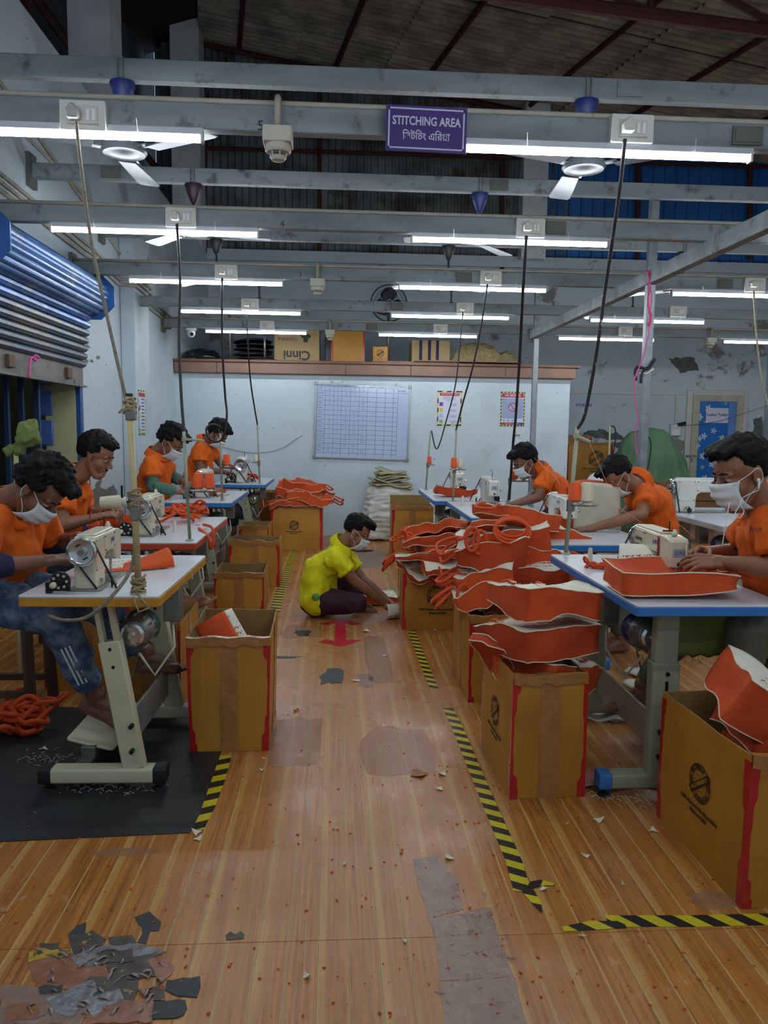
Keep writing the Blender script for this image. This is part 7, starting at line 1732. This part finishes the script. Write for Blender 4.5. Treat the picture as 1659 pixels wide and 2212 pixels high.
# green bagged pole and covered machine behind the near left worker
t = thing('bagged_pole', 'pole with an olive cloth bag tied over its top at the left edge', 'covered pole', (at(26, 990, Y=4.4).x, 4.4, 0)); L0_ = t.location
Pq = lambda x, y, Y=4.4: at(x, y, Y=Y)-L0_
obj('pole', MB().cyl((0, 0, 0), Pq(34, 965), .014, 8), M_polec, t); ctr = Pq(62, 938)
b = MB(); b.ell(ctr, (.06, .04, .055), 14).cap(Pq(34, 965), Pq(60, 945), .022, .05, 12).cap(Pq(34, 968), Pq(50, 955), .02, .035, 12).cap(Pq(74, 912), Pq(79, 952), .014, .02, 10).cap(Pq(50, 925), Pq(74, 912), .03, .014, 10).cap(Pq(45, 955), Pq(79, 952), .02, .016, 10).cap(Pq(34, 966), Pq(20, 975), .018, .03, 10).cap(Pq(34, 966), Pq(45, 978), .018, .025, 10)
me = remesh(b, .008, 3, wr=(16, .014, (1, 1, 1)), seed=4, name='cloth_bag'); me.materials.append(cloth_mat('olive_cloth', '5d6b34', '6d7b42')); obj('cloth_bag', me, None, t)
# olive cloth on the lap of the near right worker
M_olive = cloth_mat('olive_lap_cloth', '6d7538', '7d8544', 160)
cx0 = at(1440, 1345, Y=2.8)
def lap(u, v_):
    return (cx0.x+.02+.62*u, 2.82+.07*math.sin(7*u)+.04*v_+.02*math.sin(13*u+2*v_), TZ-.06-.0*u-v_*(.13+.06*math.sin(3*u+.4)+.006*math.sin(60*u))-.04*v_*(1-u))
t = thing('lap_cloth', 'olive green frayed cloth hanging under the large blue edged table', 'cloth', (0, 0, 0)); obj('cloth_drape', MB().grid(lap, 60, 10), M_olive, t, smooth=True, solid=.004)
b = MB(); rd = random.Random(9)
for k in range(50):
    p = Vector(lap(rd.random(), 1)); l_ = rd.uniform(.01, .045); b.tube([p, p+Vector((rd.uniform(-.01, .01), 0, -l_*.5)), p+Vector((rd.uniform(-.015, .015), 0, -l_))], .001, 3)
tag(obj('frayed_threads', b, M_olive, t), kind='stuff')
# the work of the person on the floor
Yc = 5.7
o = tag(obj('canvas_roll', MB().grid(lambda u, v_: (.16*(u-.5), .055*math.cos(4.9*v_)*(1-.15*u), .055+.055*math.sin(4.9*v_)*(1-.15*u)), 8, 20), M_prn, smooth=True, solid=.003), 'curled white printed canvas on the floor under the crouching worker\'s hands', 'cloth'); c = F0(856, 1338); o.location = (c.x, c.y+.03, .003); o.rotation_euler.z = .25
bag((F0(818, 1303).x, F0(818, 1303).y+.02, .045), 'red orange bag with white face flat on the floor by the crouching worker', math.radians(8), 0, 0, 71, handles=0, T=.06, amp=.012, L=.3, W=.24)
# stools under the seated people
for (J_, r_) in ((r1, 'nearest left'), (r2, 'second left'), (r3, 'third left'), (r4, 'farthest left'), (r6, 'far right'), (r7, 'middle right'), (r8, 'near right')):
    pass
def stool(x, y, z, label):
    t = thing('wooden_stool', label, 'stool', (x, y, 0)); m_ = mat('stool_wood', '4a3524', .6, var=.2, vs=9)
    obj('seat', MB().rbox((-.17, -.16, z-.03), (.17, .16, z), .03), m_, t, bevel=.006)
    for sx in (-1, 1):
        for sy in (-1, 1): obj('leg', MB().bar((sx*.13, sy*.12, z-.03), (sx*.15, sy*.14, 0), .04, .04), m_, t)
    for s_ in (-1, 1): obj('rung', MB().bar((-.14, s_*.13, .15), (.14, s_*.13, .15), .025, .03), m_, t)
for (pv, nm) in ((A(-40, 1262, Y=3.2), 'the nearest left worker'), (A(120, 1205, Y=4.85), 'the worker with the moustache'), (A(330, 1110, Y=6.92), 'the worker with sage undersleeves'), (A(425, 1062, Y=8.92), 'the farthest left worker'), (A(1215, 1110, Y=6.4), 'the far right worker'), (A(1425, 1165, Y=5.0), 'the middle right worker'), (A(1690, 1290, Y=2.95), 'the worker with earphones')):
    stool(pv.x-(.12 if 'nearest' in nm else 0), pv.y+(.52 if 'nearest' in nm else 0), pv.z-.14, 'dark wooden stool under '+nm)
obj('hip_badge', MB().ell(A(682, 1290, Y=5.52)-o5, (.03, .012, .03), 12), mat('green_badge', '4f8a3a', .5), r5, smooth=True)
chest_text(r8, o8, A(1622, 1143, Y=2.66), math.radians(-14), math.radians(82), math.radians(8), .02)
# peeled plaster patches with ragged outlines
M_peel = mat('bare_plaster', '6f706c', .9, var=.2, vs=20, bump=.4, bs=40); M_stain = mat('dark_damp_stain', '5a5d5c', .9, var=.25, vs=12)
def peel(pts, m_, par, **k):
    rd = random.Random(int(pts[0][0])); q = []
    for a in range(len(pts)):
        p, r = pts[a], pts[(a+1) % len(pts)]; n_ = max(2, int(math.hypot(r[0]-p[0], r[1]-p[1])/5))
        for t in range(n_): q.append((p[0]+(r[0]-p[0])*t/n_+rd.uniform(-2.5, 2.5), p[1]+(r[1]-p[1])*t/n_+rd.uniform(-2.5, 2.5)))
    P = [at(x, y, **k) for x, y in q]; n_ = Vector((1, 0, 0)) if 'X' in k else Vector((0, -1, 0))
    vs = [p+n_*.0004 for p in P]+[p+n_*.002 for p in P]; N_ = len(P)
    ring = [(a, (a+1) % N_, (a+1) % N_+N_, a+N_) for a in range(N_)]
    obj('peeled_patch', MB().add(vs, [tuple(range(N_, 2*N_))]+ring), m_, par)
wl, wf2 = bpy.data.objects['wall_left'], bpy.data.objects['wall_far']
peel([(200, 1062), (212, 1040), (222, 1030), (216, 1052), (228, 1058), (246, 1045), (252, 1062), (250, 1095), (236, 1108), (205, 1105), (198, 1085)], M_peel, wl, X=XL)
for (x, y) in ((185, 735), (190, 748), (178, 757), (212, 774), (186, 779), (196, 778), (372, 990)): peel([(x-3, y-3), (x+3, y-4), (x+4, y+3), (x-2, y+4)], M_peel, wl, X=XL)
for pts in ([(1262, 936), (1272, 930), (1300, 928), (1318, 935), (1332, 934), (1346, 946), (1340, 952), (1318, 950), (1300, 948), (1280, 945), (1262, 944)], [(1322, 956), (1350, 952), (1372, 958), (1400, 953), (1412, 962), (1445, 968), (1448, 984), (1420, 984), (1395, 975), (1370, 978), (1345, 972), (1326, 966)], [(1405, 936), (1418, 932), (1426, 940), (1415, 944)], [(1476, 975), (1486, 985), (1488, 1030), (1480, 1060), (1470, 1040), (1474, 1010)], [(1498+130, 905), (1645, 900), (1659, 960), (1640, 985), (1625, 950)], [(1445, 775), (1500, 770), (1508, 800), (1470, 806)]): peel(pts, M_stain, wf2, Y=YB)
